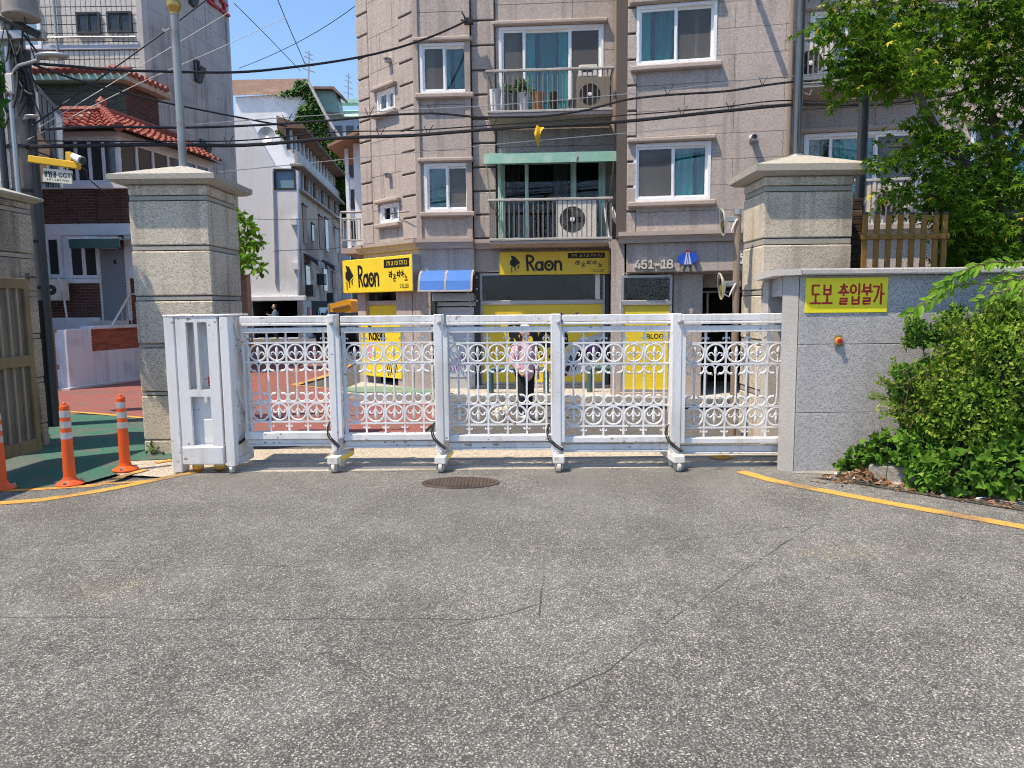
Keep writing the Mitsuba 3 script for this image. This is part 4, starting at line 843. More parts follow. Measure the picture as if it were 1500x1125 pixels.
# the recessed upper storey
HU = Fr((0, 20.4), 0); uR = HU.px(183, 150)[0]; US = Fr((uR, 20.4), 79); zu0, zu1 = A_[2] - .5, HU.px(130, 122)[1]
put('upper_wall', HU(box(xL - 1, uR, 0, .3, zu0, zu1)), 'brick_green', BH); uS = US.px(233, 165)[0]
put('upper_wall', US(box(.01, uS, .01, .3, zu0, zu1)), 'brick_dark', BH)
put('eave', HU(rbox(xL - 1, uR + .22, -.28, .3, zu1, zu1 + .19, .02)), 'eave_green', BH); put('eave', US(rbox(-.2, uS + .3, -.25, .3, zu1 - .003, zu1 + .17, .02)), 'stained_render', BH)
for i in range(20):
    s = uR + .1 - i * .21; put('ridge_tile', HU(tube([(s, -.34, zu1 + .22), (s, .2, zu1 + .42)], [.085, .075], 8)), 'roof_tile', RF)
for i in range(int((uS + .5) / .215)):
    s = -.1 + i * .215; put('ridge_tile', US(tube([(s, -.32, zu1 + .2), (s, .3, zu1 + .42)], [.085, .075], 8)), 'roof_tile', RF)
put('upper_roof', HU(box(xL - 1, uR - .1, .1, 3.2, zu1 + .3, zu1 + .36)), 'shingle_brown', BH)
# white garden wall with brick infill, and the wooden gate
FN = Fr(at(97, 520, 15.7)[:2], 76); fz = lambda u, v: FN.px(u, v)
GW = thing('garden_wall', 'white garden wall with a red brick infill beside the red pavement', 'wall')
zt = fz(115, 482)[1]; sB = fz(133, 500)[0]
put('pillar', FN(rbox(0, sB, -.04, .3, -.3, zt, .015)), 'fence_white', GW)
put('wall', FN(box(sB + .003, 4.5, .0, .25, -.3, fz(170, 512)[1])), 'fence_white', GW)
put('infill', FN(box(sB + .003, 4.5, .02, .22, fz(170, 512)[1], zt - .02)), 'brick_red', GW)
put('coping', FN(rbox(sB, 4.5, -.05, .3, zt - .02, zt + .05, .015)), 'fence_white', GW)
put('footing', FN(box(-.1, 4.5, -.12, .2, -.4, fz(130, 566)[1] + .03)), 'pale_concrete', GW)
k = thing('wooden_gate', 'brown boarded gate between the utility pole and the white garden wall', 'gate')
WG = Fr((0, 15.75), 0); a, b = WG.px(78, 520)[0], WG.px(97, 520)[0]; zz = WG.px(90, 482)[1]
put('frame', WG(cat(box(a, a + .05, 0, .06, -.2, zz), box(b - .06, b, 0, .06, -.2, zz), box(a, b, 0, .06, zz - .08, zz), box(a, b, 0, .06, .35, .45), box(a, b, 0, .06, -.2, -.1))), 'wood_brown', k)
for i in range(4): s = a + .05 + i * (b - a - .1) / 4; put('board', WG(box(s, s + (b - a - .1) / 4 - .012, .02, .045, -.15, zz - .05)), 'wood_brown', k)
k = ac_unit(Fr((0, 17.55), 0), Fr((0, 17.55), 0).px(70, 426)[0], Fr((0, 17.55), 0).px(93, 426)[0], Fr((0, 17.55), 0).px(82, 440)[1], .5, -.1, 'stained beige air conditioner on the wall of the brick house', 'ac_beige')
put('hose', tube([at(86, 408, 17.4), at(92, 425, 17.3), at(94, 440, 17.4), at(98, 465, 17.4), at(101, 482, 17.4)], .025, 8), 'grey_pvc', k)
# sheet metal stair cover beside the pole
SM = thing('metal_stair_cover', 'dark grey ribbed sheet metal stair cover left of the brick house', 'shed')
MF = Fr((0, 15.2), 0); pts = [(-20, 60), (22, 93), (58, 128), (92, 168), (94, 275), (-20, 275)]
poly = Polygon([MF.px(u, v) for u, v in pts]); put('cladding', MF(ext(poly, .03, 0)), 'sheet_grey', SM)
for u, v0 in ((12, 88), (30, 102), (47, 119), (60, 133), (68, 142), (76, 151)):
    s0, z0_ = MF.px(u, v0); z1_ = MF.px(u, 275)[1]; put('rib', MF(box(s0 - .03, s0 + .03, -.06, -.03, z1_, z0_)), 'dark_metal', SM)
put('edge', MF(tube([(*MF.px(-20, 60)[:1], -.04, MF.px(-20, 60)[1]), (MF.px(22, 93)[0], -.04, MF.px(22, 93)[1]), (MF.px(92, 168)[0], -.04, MF.px(92, 168)[1])], .04, 6)), 'dark_metal', SM)
put('louvre', MF(ext(Polygon([MF.px(u, v) for u, v in ((20, 165), (55, 185), (78, 220), (78, 268), (20, 268))]), .05, -.07)), 'shingle_brown', SM)
k = thing('cream_duct', 'thick cream pipe behind the utility pole at the left edge', 'pipe'); p = at(8, 220, 11.6); put('pipe', tube([(p[0], p[1], 2.6), (p[0], p[1], 4.3)], .22, 16), 'ac_beige', k, smooth=40); put('collar', tube([(p[0], p[1], 3.55), (p[0], p[1], 3.65)], .235, 16), 'grey_pvc', k)
# brick house at the left edge, only its corner shows; it shades the white house front
EB = thing('edge_house', 'brick building at the very left edge behind the utility pole', 'building')
put('wall', box(-20, -11.65, 14.5, 16.9, -.3, 8.8), 'brick_dark', EB); put('parapet', rbox(-20.1, -11.58, 14.42, 17.0, 8.803, 9.0, .02), 'pale_concrete', EB)
# white building up the alley --------------------------------------------------------------------------------------
WB = thing('white_building', 'white three storey building up the alley with a dark garage and stained side wall', 'building')
WFr = Fr(at(436, 300, 36)[:2], 0); WSd = Fr(WFr.o[:2], 94.6); wp = lambda u, v: WFr.px(u, v)
fp = Polygon([wp(*q) for q in [(330, 172), (352, 172), (366, 178), (400, 238), (402, 243), (436, 250), (436, 500), (330, 500)]])
ga = (wp(368, 460)[0], wp(440, 460)[0] - .1, wp(400, 495)[1], wp(400, 441)[1]); wn = (wp(401, 260)[0], wp(433, 260)[0], wp(417, 278)[1], wp(417, 247)[1])
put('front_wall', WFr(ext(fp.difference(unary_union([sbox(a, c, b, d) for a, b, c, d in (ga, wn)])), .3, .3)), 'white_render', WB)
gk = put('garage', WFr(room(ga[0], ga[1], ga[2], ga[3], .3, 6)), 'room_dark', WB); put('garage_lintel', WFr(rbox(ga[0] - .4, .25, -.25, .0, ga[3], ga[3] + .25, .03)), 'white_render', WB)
kw = put('window', WFr(ringm(*wn, .08, -.03, .1)), 'dark_metal', WB); put('pane', WFr(box(wn[0], wn[1], .1, .12, wn[2], wn[3])), 'glass_sky', kw)
put('drain_pipe', WFr(tube([(wp(400, 250)[0], -.06, wp(400, 250)[1]), (wp(404, 415)[0], -.06, wp(404, 418)[1])], .05, 8)), 'grey_pvc', WB)
zA, zB = wp(436, 279)[1], wp(436, 243)[1]
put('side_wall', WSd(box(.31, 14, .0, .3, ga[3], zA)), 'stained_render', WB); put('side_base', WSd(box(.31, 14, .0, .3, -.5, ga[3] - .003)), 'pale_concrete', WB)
put('balcony_slab', WSd(rbox(.2, 14, -.25, .3, zA, zA + .12, .02)), 'tan_smooth', WB)
b1_ = put('balcony_window', WSd(box(.3, 14, .15, .3, zA + .12, zB)), 'glass_night', WB)
for i in range(18): s = .35 + i * .78; put('mullion', WSd(box(s, s + .09, .05, .15, zA + .12, zB)), 'ac_beige' if i % 3 else 'wood_brown', b1_)
put('balcony_slab', WSd(rbox(.0, 14, -.35, .3, zB + .0, zB + .13, .02)), 'tan_smooth', WB)
b2_ = put('balcony_wall', WSd(box(.4, 14, .0, .15, zB + .13, zB + .85)), 'rail_metal', WB)
b3_ = put('balcony_window', WSd(box(.4, 14, .35, .5, zB + .85, zB + 1.85)), 'glass_night', WB)
for i in range(14): s = .6 + i * 1.0; put('mullion', WSd(box(s, s + .1, .25, .35, zB + .85, zB + 1.85)), 'white_pvc', b3_)
put('roof', WSd(trimesh.convex.convex_hull(np.array([(s, d, z) for s in (.3, 14) for d, z in ((-.45, zB + 1.86), (-.45, zB + 1.98), (.9, zB + 2.45), (.9, zB + 1.86))]))), 'shingle_brown', WB)
put('dish', tf(lathe([(.0, 0), (.25, .03), (.42, .12), (.41, .14), (0, .03)], 20), tr(*at(391, 199, 36.4)) @ rotx(1.4)), 'lamp_shell', WB, smooth=40)
for s, z0_, z1_, w_, mt in ((1.0, 4.9, 6.8, .95, 'wood_brown'), (3.2, 5.2, 6.1, .55, 'glass_night'), (5.4, 5.0, 6.8, 1.0, 'wood_brown'), (7.4, 5.0, 6.9, .9, 'glass_night'), (11, 5.2, 6.7, 1.3, 'pale_concrete'), (1.1, 2.6, 3.8, 1.1, 'glass_night'), (6.2, 2.6, 3.9, 1.2, 'glass_night'), (9.4, 2.8, 3.8, 1.1, 'wood_brown')):
    w = put('window', WSd(rbox(s, s + w_, -.05, .06, z0_, z1_, .01)), mt, WB); put('lintel', WSd(box(s - .1, s + w_ + .1, -.12, -.0, z1_, z1_ + .08)), 'dark_metal', w)
for s in (.9, 6.0): put('awning', WSd(trimesh.convex.convex_hull(np.array([(q, d, z) for q in (s, s + 1.9) for d, z in ((0, 4.4), (-.7, 4.0), (-.75, 3.7), (0, 4.3))]))), 'dark_metal', WB)
for s, z_ in ((1.0, 2.2), (4.3, 2.9), (7.2, 1.9)): ac = put('cooler_box', WSd(rbox(s, s + .8, -.4, -.02, z_, z_ + .6, .02)), 'dark_metal', WB)
for v_ in (330, 395): put('bracket', WFr(box(-.35, -.02, -.3, -.02, wp(430, v_)[1], wp(430, v_ - 5)[1] + .15)), 'white_render', WB)
put('red_notice', WSd(box(1.2, 1.9, -.03, -.003, ga[3] - 1.2, ga[3] - .3)), 'print_red', WB)
put('rear', box(WFr.o[0] - 12, WFr.o[0] - .5, 49.5, 49.8, -.5, zA), 'white_render', WB); put('roof_deck', box(WFr.o[0] - 12, WFr.o[0] - .6, 36.35, 49, zA + .0, zA + .1), 'white_render', WB)
put('left_wall', box(WFr.o[0] - 12, WFr.o[0] - 3.3, 36.0, 36.3, -.5, wp(400, 172)[1]), 'white_render', WB)
# ivy clad house behind, with a brown roof
IH = thing('ivy_house', 'pale house overgrown with ivy under a brown roof, behind the white building', 'house')
IFr = Fr((0, 50), 0); ip = lambda u, v: IFr.px(u, v)
put('gable_wall', IFr(ext(Polygon([ip(*q) for q in [(345, 142), (455, 135), (485, 185), (512, 260), (512, 460), (345, 460)]]), .3, .3)), 'white_render', IH)
put('roof', trimesh.Trimesh([at(340, 140, 49.7), at(457, 137, 49.7), at(450, 115, 53), at(340, 117, 53), at(457, 137, 49.4), at(490, 190, 49.4), at(513, 262, 49.4), at(508, 262, 53), at(486, 190, 53), at(452, 115, 53)], [[0, 1, 2], [0, 2, 3], [4, 5, 8], [4, 8, 9], [5, 6, 7], [5, 7, 8]], process=False), 'shingle_brown', IH)
put('roof_edge', tube([at(452, 120, 49.3), at(475, 165, 49.3), at(490, 190, 49.3), at(528, 245, 49.3)], .10, 6), 'pale_concrete', IH)
simple_window(IFr, IH, 450, 150, 462, 158, -.05, 'dark_metal', 1, .08)
simple_window(IFr, IH, 490, 208, 500, 225, -.05, 'white_pvc', 1, .08); simple_window(IFr, IH, 493, 250, 506, 275, -.05, 'white_pvc', 1, .1)
k = put('roof_box', IFr(ext(Polygon([ip(*q) for q in [(395, 116), (455, 116), (478, 118), (485, 150), (395, 150)]]), 1.5, 4)), 'eave_green', IH)
put('roof_box_cap', IFr(ext(Polygon([ip(*q) for q in [(391, 113), (478, 113), (490, 125), (489, 128), (476, 117), (391, 116)]]), 2.0, 4)), 'wood_brown', IH)
def ivy_mesh(polys, fr, n, L, seed, d0=-.05, d1=-.45):
    g = np.random.default_rng(seed); U = unary_union(polys); a, c, b, d = U.bounds; V, Fc, col = [], [], []
    import shapely
    pts = g.uniform((a, c), (b, d), (n * 4, 2)); ok = shapely.contains_xy(U, pts[:, 0], pts[:, 1]); pts = pts[ok][:n]
    for s, z in pts:
        q = noise3((s * 1.6, z * 1.6)); p = np.array([s, d0 + (d1 - d0) * q * g.random(), z]); w = g.normal(size=3) * [1, .35, .5]; w /= np.linalg.norm(w); dn = np.array([g.normal() * .4, -.5 - g.random() * .6, -.8]); dn /= np.linalg.norm(dn)
        l = L * (.6 + .8 * g.random()); k = len(V); V += [p, p + dn * l * .45 + w * l * .4, p + dn * l, p + dn * l * .45 - w * l * .4]; Fc += [[k, k + 1, k + 2], [k, k + 2, k + 3]]
    return trimesh.Trimesh(V, Fc, process=False)
def noise3(p): return float(meshkit.noise(np.array([[p[0], p[1], 3.3]]))[0])
scene['ivy_leaf'] = {'type': 'twosided', 'bsdf': {'type': 'principled', 'base_color': mikit.proc(lambda p, n, uv: mix((0.022, 0.06, 0.012), (0.075, 0.16, 0.03), fbm(p.x * 3, p.y * 3, p.z * 3))), 'roughness': 0.5, 'specular': 0.3}}
pol = [Polygon([ip(*q) for q in Q]) for Q in ([(405, 140), (430, 130), (437, 118), (452, 116), (458, 135), (470, 160), (482, 190), (506, 240), (512, 330), (470, 330), (462, 230), (445, 165), (452, 150), (445, 140)], [(434, 175), (440, 153), (446, 160), (452, 178), (462, 182), (480, 190), (480, 250), (440, 225), (405, 190), (420, 182)])]
k = put('ivy', IFr(ivy_mesh(pol, IFr, 9000, .26, 11, -.02, -.5)), 'ivy_leaf'); tag(k, 'dense green ivy covering the gable of the house behind the white building', 'ivy', kind='stuff')
# far blue grey building
FB = thing('far_building', 'distant blue grey block with a green roof at the end of the alley', 'building')
FF = Fr((0, 62), 0); a, b = FF.px(484, 250)[0], FF.px(560, 250)[0]; z0_, z1_ = -1, FF.px(500, 148)[1]
put('wall', FF(box(a, b, 0, 6, z0_, FF.px(500, 172)[1])), 'blue_grey', FB); put('roof', FF(trimesh.convex.convex_hull(np.array([(q, d, z) for q in (a - .3, b) for d, z in ((-.3, FF.px(500, 172)[1]), (2, FF.px(500, 152)[1]), (6, FF.px(500, 152)[1]), (6, FF.px(500, 172)[1]))]))), 'eave_green', FB)
for r in range(6):
    for q in range(4): w = put('window', FF(box(a + .5 + q * .95, a + 1.1 + q * .95, -.06, .02, z1_ - 3.6 - r * 2.6, z1_ - 2.0 - r * 2.6)), 'glass_night', FB)
put('parapet', FF(box(a - .1, b, .5, 1.5, z1_, z1_ + .3)), 'pale_green', FB)
for u, v0, v1, Y in ((452, 74, 118, 51), (510, 108, 152, 63)):
    k = thing('tv_antenna', 'thin rooftop antenna above the ' + ('ivy house' if u < 480 else 'far blue grey building'), 'antenna')
    b0, b1 = at(u, v1, Y), at(u + .5, v0, Y); put('mast', tube([b0, b1], .05, 6), 'dull_steel', k)
    for q in (.35, .55, .75, .9): p = b0 + (b1 - b0) * q; put('element', tube([p - [.5 - q * .3, .1, -.08], p + [.5 - q * .3, .1, -.12]], .025, 5), 'dull_steel', k)
# brown wall and small house corner right behind the left pillar
k = thing('brown_wall', 'reddish brown wall end right of the left gate pillar', 'wall'); BF = Fr((0, 21), 0)
a, b = BF.px(335, 450)[0], BF.px(363, 450)[0]; put('panel', BF(rbox(a, b, 0, .35, 1.3, BF.px(350, 402)[1], .02)), 'wood_brown', k); put('post', BF(rbox(b - .16, b, -.02, .3, -.3, 1.295, .01)), 'wood_brown', k); put('door', BF(box(a, b - .17, .1, .15, -.3, 1.29)), 'bronze_paint', k)
mat('bronze_paint', worn((0.20, 0.155, 0.085), 0.35, 4, 0.2, 0, (0.08, 0.06, 0.04)), 0.45)
# ---------------------------------------------------------------- stone gate pillars
def pillar(lab, x0, x1, y0, y1, levels, ztop, cap_o, cap_t, cap_h, stone='pillar_stone'):
    """levels: (z0, z1, kind) courses from the ground up."""
    k = thing('gate_pillar', lab, 'stone pillar', None)
    for z0, z1, kind in levels:
        if kind == 'block': put('block', rbox(x0, x1, y0, y1, z0 + .005, z1 - .005, .012), stone, k)
        else: put('band', rbox(x0 + .009, x1 - .009, y0 + .009, y1 - .009, z0 + .005, z1 - .005, .004), 'pillar_smooth', k)
    put('core', box(x0 + .05, x1 - .05, y0 + .05, y1 - .05, -.05, ztop), 'joint_dark', k)
    o = cap_o; a = trimesh.convex.convex_hull(np.array([(x, y, z) for x, y, z in [(x0 - o + .06, y0 - o + .06, ztop), (x1 + o - .06, y0 - o + .06, ztop), (x0 - o + .06, y1 + o - .06, ztop), (x1 + o - .06, y1 + o - .06, ztop),
        (x0 - o, y0 - o, ztop + .035), (x1 + o, y0 - o, ztop + .035), (x0 - o, y1 + o, ztop + .035), (x1 + o, y1 + o, ztop + .035), (x0 - o, y0 - o, ztop + cap_t), (x1 + o, y0 - o, ztop + cap_t), (x0 - o, y1 + o, ztop + cap_t), (x1 + o, y1 + o, ztop + cap_t),
        ((x0 + x1) / 2 - .1, (y0 + y1) / 2 - .1, ztop + cap_h), ((x0 + x1) / 2 + .1, (y0 + y1) / 2 - .1, ztop + cap_h), ((x0 + x1) / 2 - .1, (y0 + y1) / 2 + .1, ztop + cap_h), ((x0 + x1) / 2 + .1, (y0 + y1) / 2 + .1, ztop + cap_h)]]))
    put('cap', a, 'pillar_smooth', k); return k
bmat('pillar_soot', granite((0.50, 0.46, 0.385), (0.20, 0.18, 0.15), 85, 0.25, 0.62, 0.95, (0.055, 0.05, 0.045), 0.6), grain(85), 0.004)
def courses(fr, u, vs):
    z = [fr.px(u, v)[1] for v in vs]; z[0] = -.02; return z
A1 = Fr((0, 8.1), 0)
x0, x1 = A1.px(200, 480)[0], A1.px(314, 480)[0]
z = courses(A1, 210, [664, 645, 580, 574, 510, 504, 441, 434, 367.5, 360, 294, 286.5, 270])
lv = [(z[0], z[1], 'block')] + [(z[i], z[i + 1], 'band' if i % 2 == 0 else 'block') for i in range(2, 12)]
lv.insert(1, (z[1], z[2], 'block'))
pillar('granite gate pillar on the left carrying the bare steel flag pole', x0, x1, 8.1, 8.1 + (x1 - x0), lv, z[12], .145, .09, .25)
C1 = ((x0 + x1) / 2, 8.1 + (x1 - x0) / 2, z[12] + .25)
A2 = Fr((0, 8.5), 0)
x0, x1 = A2.px(1117, 380)[0], A2.px(1247, 380)[0]
z = courses(A2, 1180, [650, 580, 572, 506, 498, 432, 424, 358, 348.5, 280, 271.5, 257])
lv = [(z[0], z[1], 'block')] + [(z[i], z[i + 1], 'band' if i % 2 == 1 else 'block') for i in range(1, 11)]
pillar('granite gate pillar on the right behind the yellow notice wall', x0, x1, 8.5, 8.5 + .74, lv, z[11], .15, .11, .28)
C2 = ((x0 + x1) / 2, 8.5 + .37, z[11] + .28)
A0 = Fr((0, 7.95), 0)
x1 = Fr((0, 8.79), 0).px(58, 460)[0]
z = courses(A0, 50, [650, 636, 571, 562, 500, 492, 432, 424, 372, 364, 300, 292, 281])
lv = [(z[i], z[i + 1], 'band' if i % 2 == 0 and i else 'block') for i in range(0, 12)]
pillar('soot stained granite gate pillar cut off by the left edge behind the iron gate', x1 - .84, x1, 7.95, 8.79, lv, z[12], .10, .06, .2, 'pillar_soot')
# flag poles
FZ = float(at(243, 20, 8.5)[2])
k = thing('flag_pole', 'bare stainless steel flag pole on the left gate pillar', 'flag pole')
put('pole', tube([C1, (C1[0], C1[1], FZ)], .045, 20), 'pole_steel', k, smooth=40)
put('foot', lathe([(0, 0), (.1, 0), (.09, .03), (.05, .04)], 20).apply_translation((C1[0], C1[1], C1[2] - .02)), 'dull_steel', k)
mat('brass', (0.55, 0.36, 0.12), 0.3, 1.0)
put('finial', lathe([(0, 0), (.05, .0), (.05, .03), (.075, .07), (.085, .12), (.07, .17), (.03, .2), (0, .2)], 20).apply_translation((C1[0], C1[1], FZ)), 'brass', k, smooth=40)
put('cleat', cat(tube([(C1[0] - .13, C1[1] - .02, FZ - .16), (C1[0] - .1, C1[1] - .03, FZ - .19), (C1[0] - .04, C1[1] - .03, FZ - .16)], .012, 6)), 'dull_steel', k)
k = thing('flag_pole', 'dark weathered flag pole on the right gate pillar', 'flag pole')
mat('old_steel', worn((0.16, 0.155, 0.15), .4, 5, 0.2), 0.25, 0.8)
put('pole', tube([(C2[0] - .02, C2[1], C2[2] - .01), (C2[0] - .02, C2[1], 8)], .052, 20), 'old_steel', k, smooth=40)
put('cleat', tube([(C2[0] + .03, C2[1], C2[2] + .75), (C2[0] + .12, C2[1], C2[2] + .72), (C2[0] + .14, C2[1], C2[2] + .78)], .008, 6), 'dull_steel', k)
put('foot', lathe([(0, 0), (.11, 0), (.1, .03), (.06, .05)], 20).apply_translation((C2[0] - .02, C2[1], C2[2] - .02)), 'dull_steel', k)

# ---------------------------------------------------------------- the grey granite wall on the right
WF = Fr((0, 6.87), 0)
WX0 = 2.745; ZW = WF.px(1320, 402)[1]
WL = thing('granite_wall', 'grey granite wall with a pale coping on the right of the gate', 'wall')
wz = [-.02, WF.px(1250, 604)[1], WF.px(1250, 504)[1], ZW]
put('core', box(WX0 + .02, 13, 6.90, 7.02, -.02, ZW), 'joint_dark', WL)
for i in range(3):
    off = [0, .9, .35][i]; s = WX0
    for w in [2.4 - off] + [2.4] * 5:
        put('slab', rbox(s + .002, min(s + w, 13) - .002, 6.87, 6.905, wz[i] + .002, wz[i + 1] - .002, .004), 'wall_stone', WL); s += w
        if s > 12.9: break
s = WX0
for i, w in enumerate((1.55, 1.05, 1.6, 1.6, 1.6, 1.6)):
    put('coping', rbox(s + (0 if i else -.02), s + w - .004, 6.765, 7.10, ZW, ZW + .06, .012), 'wall_smooth', WL); s += w
def plan(pts, z0, z1):
    m = trimesh.creation.extrude_polygon(Polygon(pts), z1 - z0, engine='earcut'); m.apply_translation((0, 0, z0)); return m
put('jamb', plan([(2.615, 6.955), (2.738, 6.872), (2.742, 7.0), (2.645, 7.03)], -.02, ZW), 'wall_smooth', WL)
put('lintel', plan([(2.64, 7.04), (2.86, 7.04), (3.1, 8.02), (2.90, 8.02)], 1.71, ZW - .003), 'wall_stone', WL)
put('jamb', plan([(2.86, 8.025), (3.1, 8.025), (3.2, 8.49), (2.96, 8.49)], -.02, ZW - .002), 'wall_smooth', WL)
put('return_coping', plan([(2.51, 6.92), (2.718, 6.765), (2.72, 7.1), (3.0, 7.2), (3.15, 8.48), (2.86, 8.48)], ZW + .002, ZW + .062), 'wall_smooth', WL)
put('pocket_wall', box(3.2, 13, 7.4, 7.5, -.02, ZW - .15), 'wall_stone', WL)
mat('arm_orange', (0.70, 0.36, 0.03), 0.4)
k = thing('stop_button', 'red emergency push button on a small box on the granite wall', 'button')
b = WF.px(1227, 499)
put('plate', rbox(b[0] - .034, b[0] + .034, 6.845, 6.869, b[1] - .055, b[1] + .055, .006), 'bronze_paint', k)
put('ring', tf(lathe([(0, 0), (.052, 0), (.052, .012), (.04, .018), (0, .018)], 20), tr(b[0], 6.846, b[1]) @ np.diag([.68, .68, .68, 1]) @ rotx(math.pi / 2)), 'arm_orange', k, smooth=30)
put('button', tf(lathe([(0, 0), (.02, 0), (.02, .012), (.034, .015), (.034, .024), (.025, .03), (0, .031)], 20), tr(b[0], 6.834, b[1]) @ np.diag([.72, .72, .72, 1]) @ rotx(math.pi / 2)), 'print_red', k, smooth=30)
# yellow notice
k = thing('notice_board', 'yellow notice with red Korean lettering on the granite wall', 'notice')
n0, n1 = WF.px(1181, 432, -.03)[0], WF.px(1302, 432, -.03)[0]; m0, m1 = WF.px(1240, 458, -.03)[1], WF.px(1240, 406.5, -.03)[1]
put('board', rbox(n0, n1, 6.858, 6.869, m0, m1, .003), 'notice_yellow', k)
h = (m1 - m0) * .56; cw = (n1 - n0) * .128
put('lettering', ext(hangul(['do', 'bo', None, 'chul', 'ip', 'bul', 'ga'], n0 + (n1 - n0) * .06, m0 + (m1 - m0) * .25, cw, h, cw * .10, .019), .002, 6.858), 'print_red', k)
# raised ground behind the wall
struct('raised_ground', box(4.15, 14, 7.55, 10.6, -.3, 1.72), 'soil')

# ---------------------------------------------------------------- the sliding gate
G = Fr((0, 7.17), -1.2)
GATE = thing('sliding_gate', 'white folding steel gate with fleur-de-lis rings closing the driveway', 'gate')
def gz(u, v, d=0.0): return G.px(u, v, d)
LEV = dict(at=(463, 459.5), ab=(477, 474), bt=(480, 476.5), bb=(487.5, 486), r1=(502, 501.8), c1=(516.3, 517.2), r2=(530, 533), r3=(589, 595), c2=(603, 610.5), r4=(617.5, 626), mt=(632, 640), mb=(642, 648), lt=(643, 652), lb=(652.5, 664))
SEC = [(358, 490, 380, 27.5), (503, 643, 521.1, 28.1), (656, 810, 672, 28.4), (824, 984, 840, 29.4), (998, 1152, 1017, 30.3)]
RING = mikit.ply(G(torus(.0905, .0112, 30, 7)), 'white_metal', smooth=50) if False else mikit.ply(torus(.0905, .0112, 30, 7), 'white_metal', smooth=50)
def taper(pts, rs, n=7): return tube(pts, rs, n)
_st = [(0, -.085), (0, -.03), (0, -.012)]
FLEUR = mikit.ply(cat(taper([(0, 0, -.088), (0, 0, -.02)], [.009, .007]), taper([(0, 0, -.022), (0, 0, 0.0), (0, 0, .03), (0, 0, .058), (0, 0, .068)], [.007, .015, .017, .008, .002]),
     *[taper([(0, 0, -.05), (s * .016, 0, -.015), (s * .036, 0, .006), (s * .056, 0, .0), (s * .062, 0, -.016), (s * .050, 0, -.024)], [.006, .007, .008, .0085, .008, .006]) for s in (-1, 1)], taper([(0, 0, -.026), (0, 0, -.014)], [.014, .014])), 'white_metal', smooth=50)
CROSS = mikit.ply(cat(taper([(0, 0, -.012), (0, 0, .012), (0, 0, .03), (0, 0, .042)], [.006, .011, .008, .002]), *[taper([(0, 0, -.022), (s * .014, 0, -.004), (s * .028, 0, -.002), (s * .034, 0, -.013), (s * .026, 0, -.02)], [.005, .006, .007, .007, .005]) for s in (-1, 1)]), 'white_metal', smooth=50)
_arc = lambda s: [(s * .003, 0, -.095), (s * .006, 0, -.06)] + [(s * (.049 + .043 * math.cos(a)), 0, -.052 + .043 * math.sin(a)) for a in np.radians(np.linspace(170, -75, 14))] + [(s * .047, 0, -.096), (s * .036, 0, -.090)]
SCROLL = mikit.ply(cat(*[taper(_arc(s), np.r_[np.full(12, .0088), np.linspace(.0095, .0145, 6)]) for s in (-1, 1)], *[taper([(s * .034, 0, -.096), (s * .028, 0, -.112)], [.008, .003]) for s in (-1, 1)], taper([(0, 0, -.11), (0, 0, -.098), (0, 0, -.085)], [.005, .012, .005])), 'white_metal', smooth=50)
def gplace(s, d, z, k=1.0, flip=False):
    p = G.pt(s, d, z); return T4().translate(p.tolist()).rotate([0, 0, 1], -1.2) @ T4().scale([k, k, -k if flip else k])
def gput(name, mesh, m='white_metal', parent=GATE, **kw): return put(name, G(mesh), m, parent, **kw)
def lerp(n, i): return LEV[n][0] + (LEV[n][1] - LEV[n][0]) * i / 4
DZ = lambda i: .05 - .012 * i
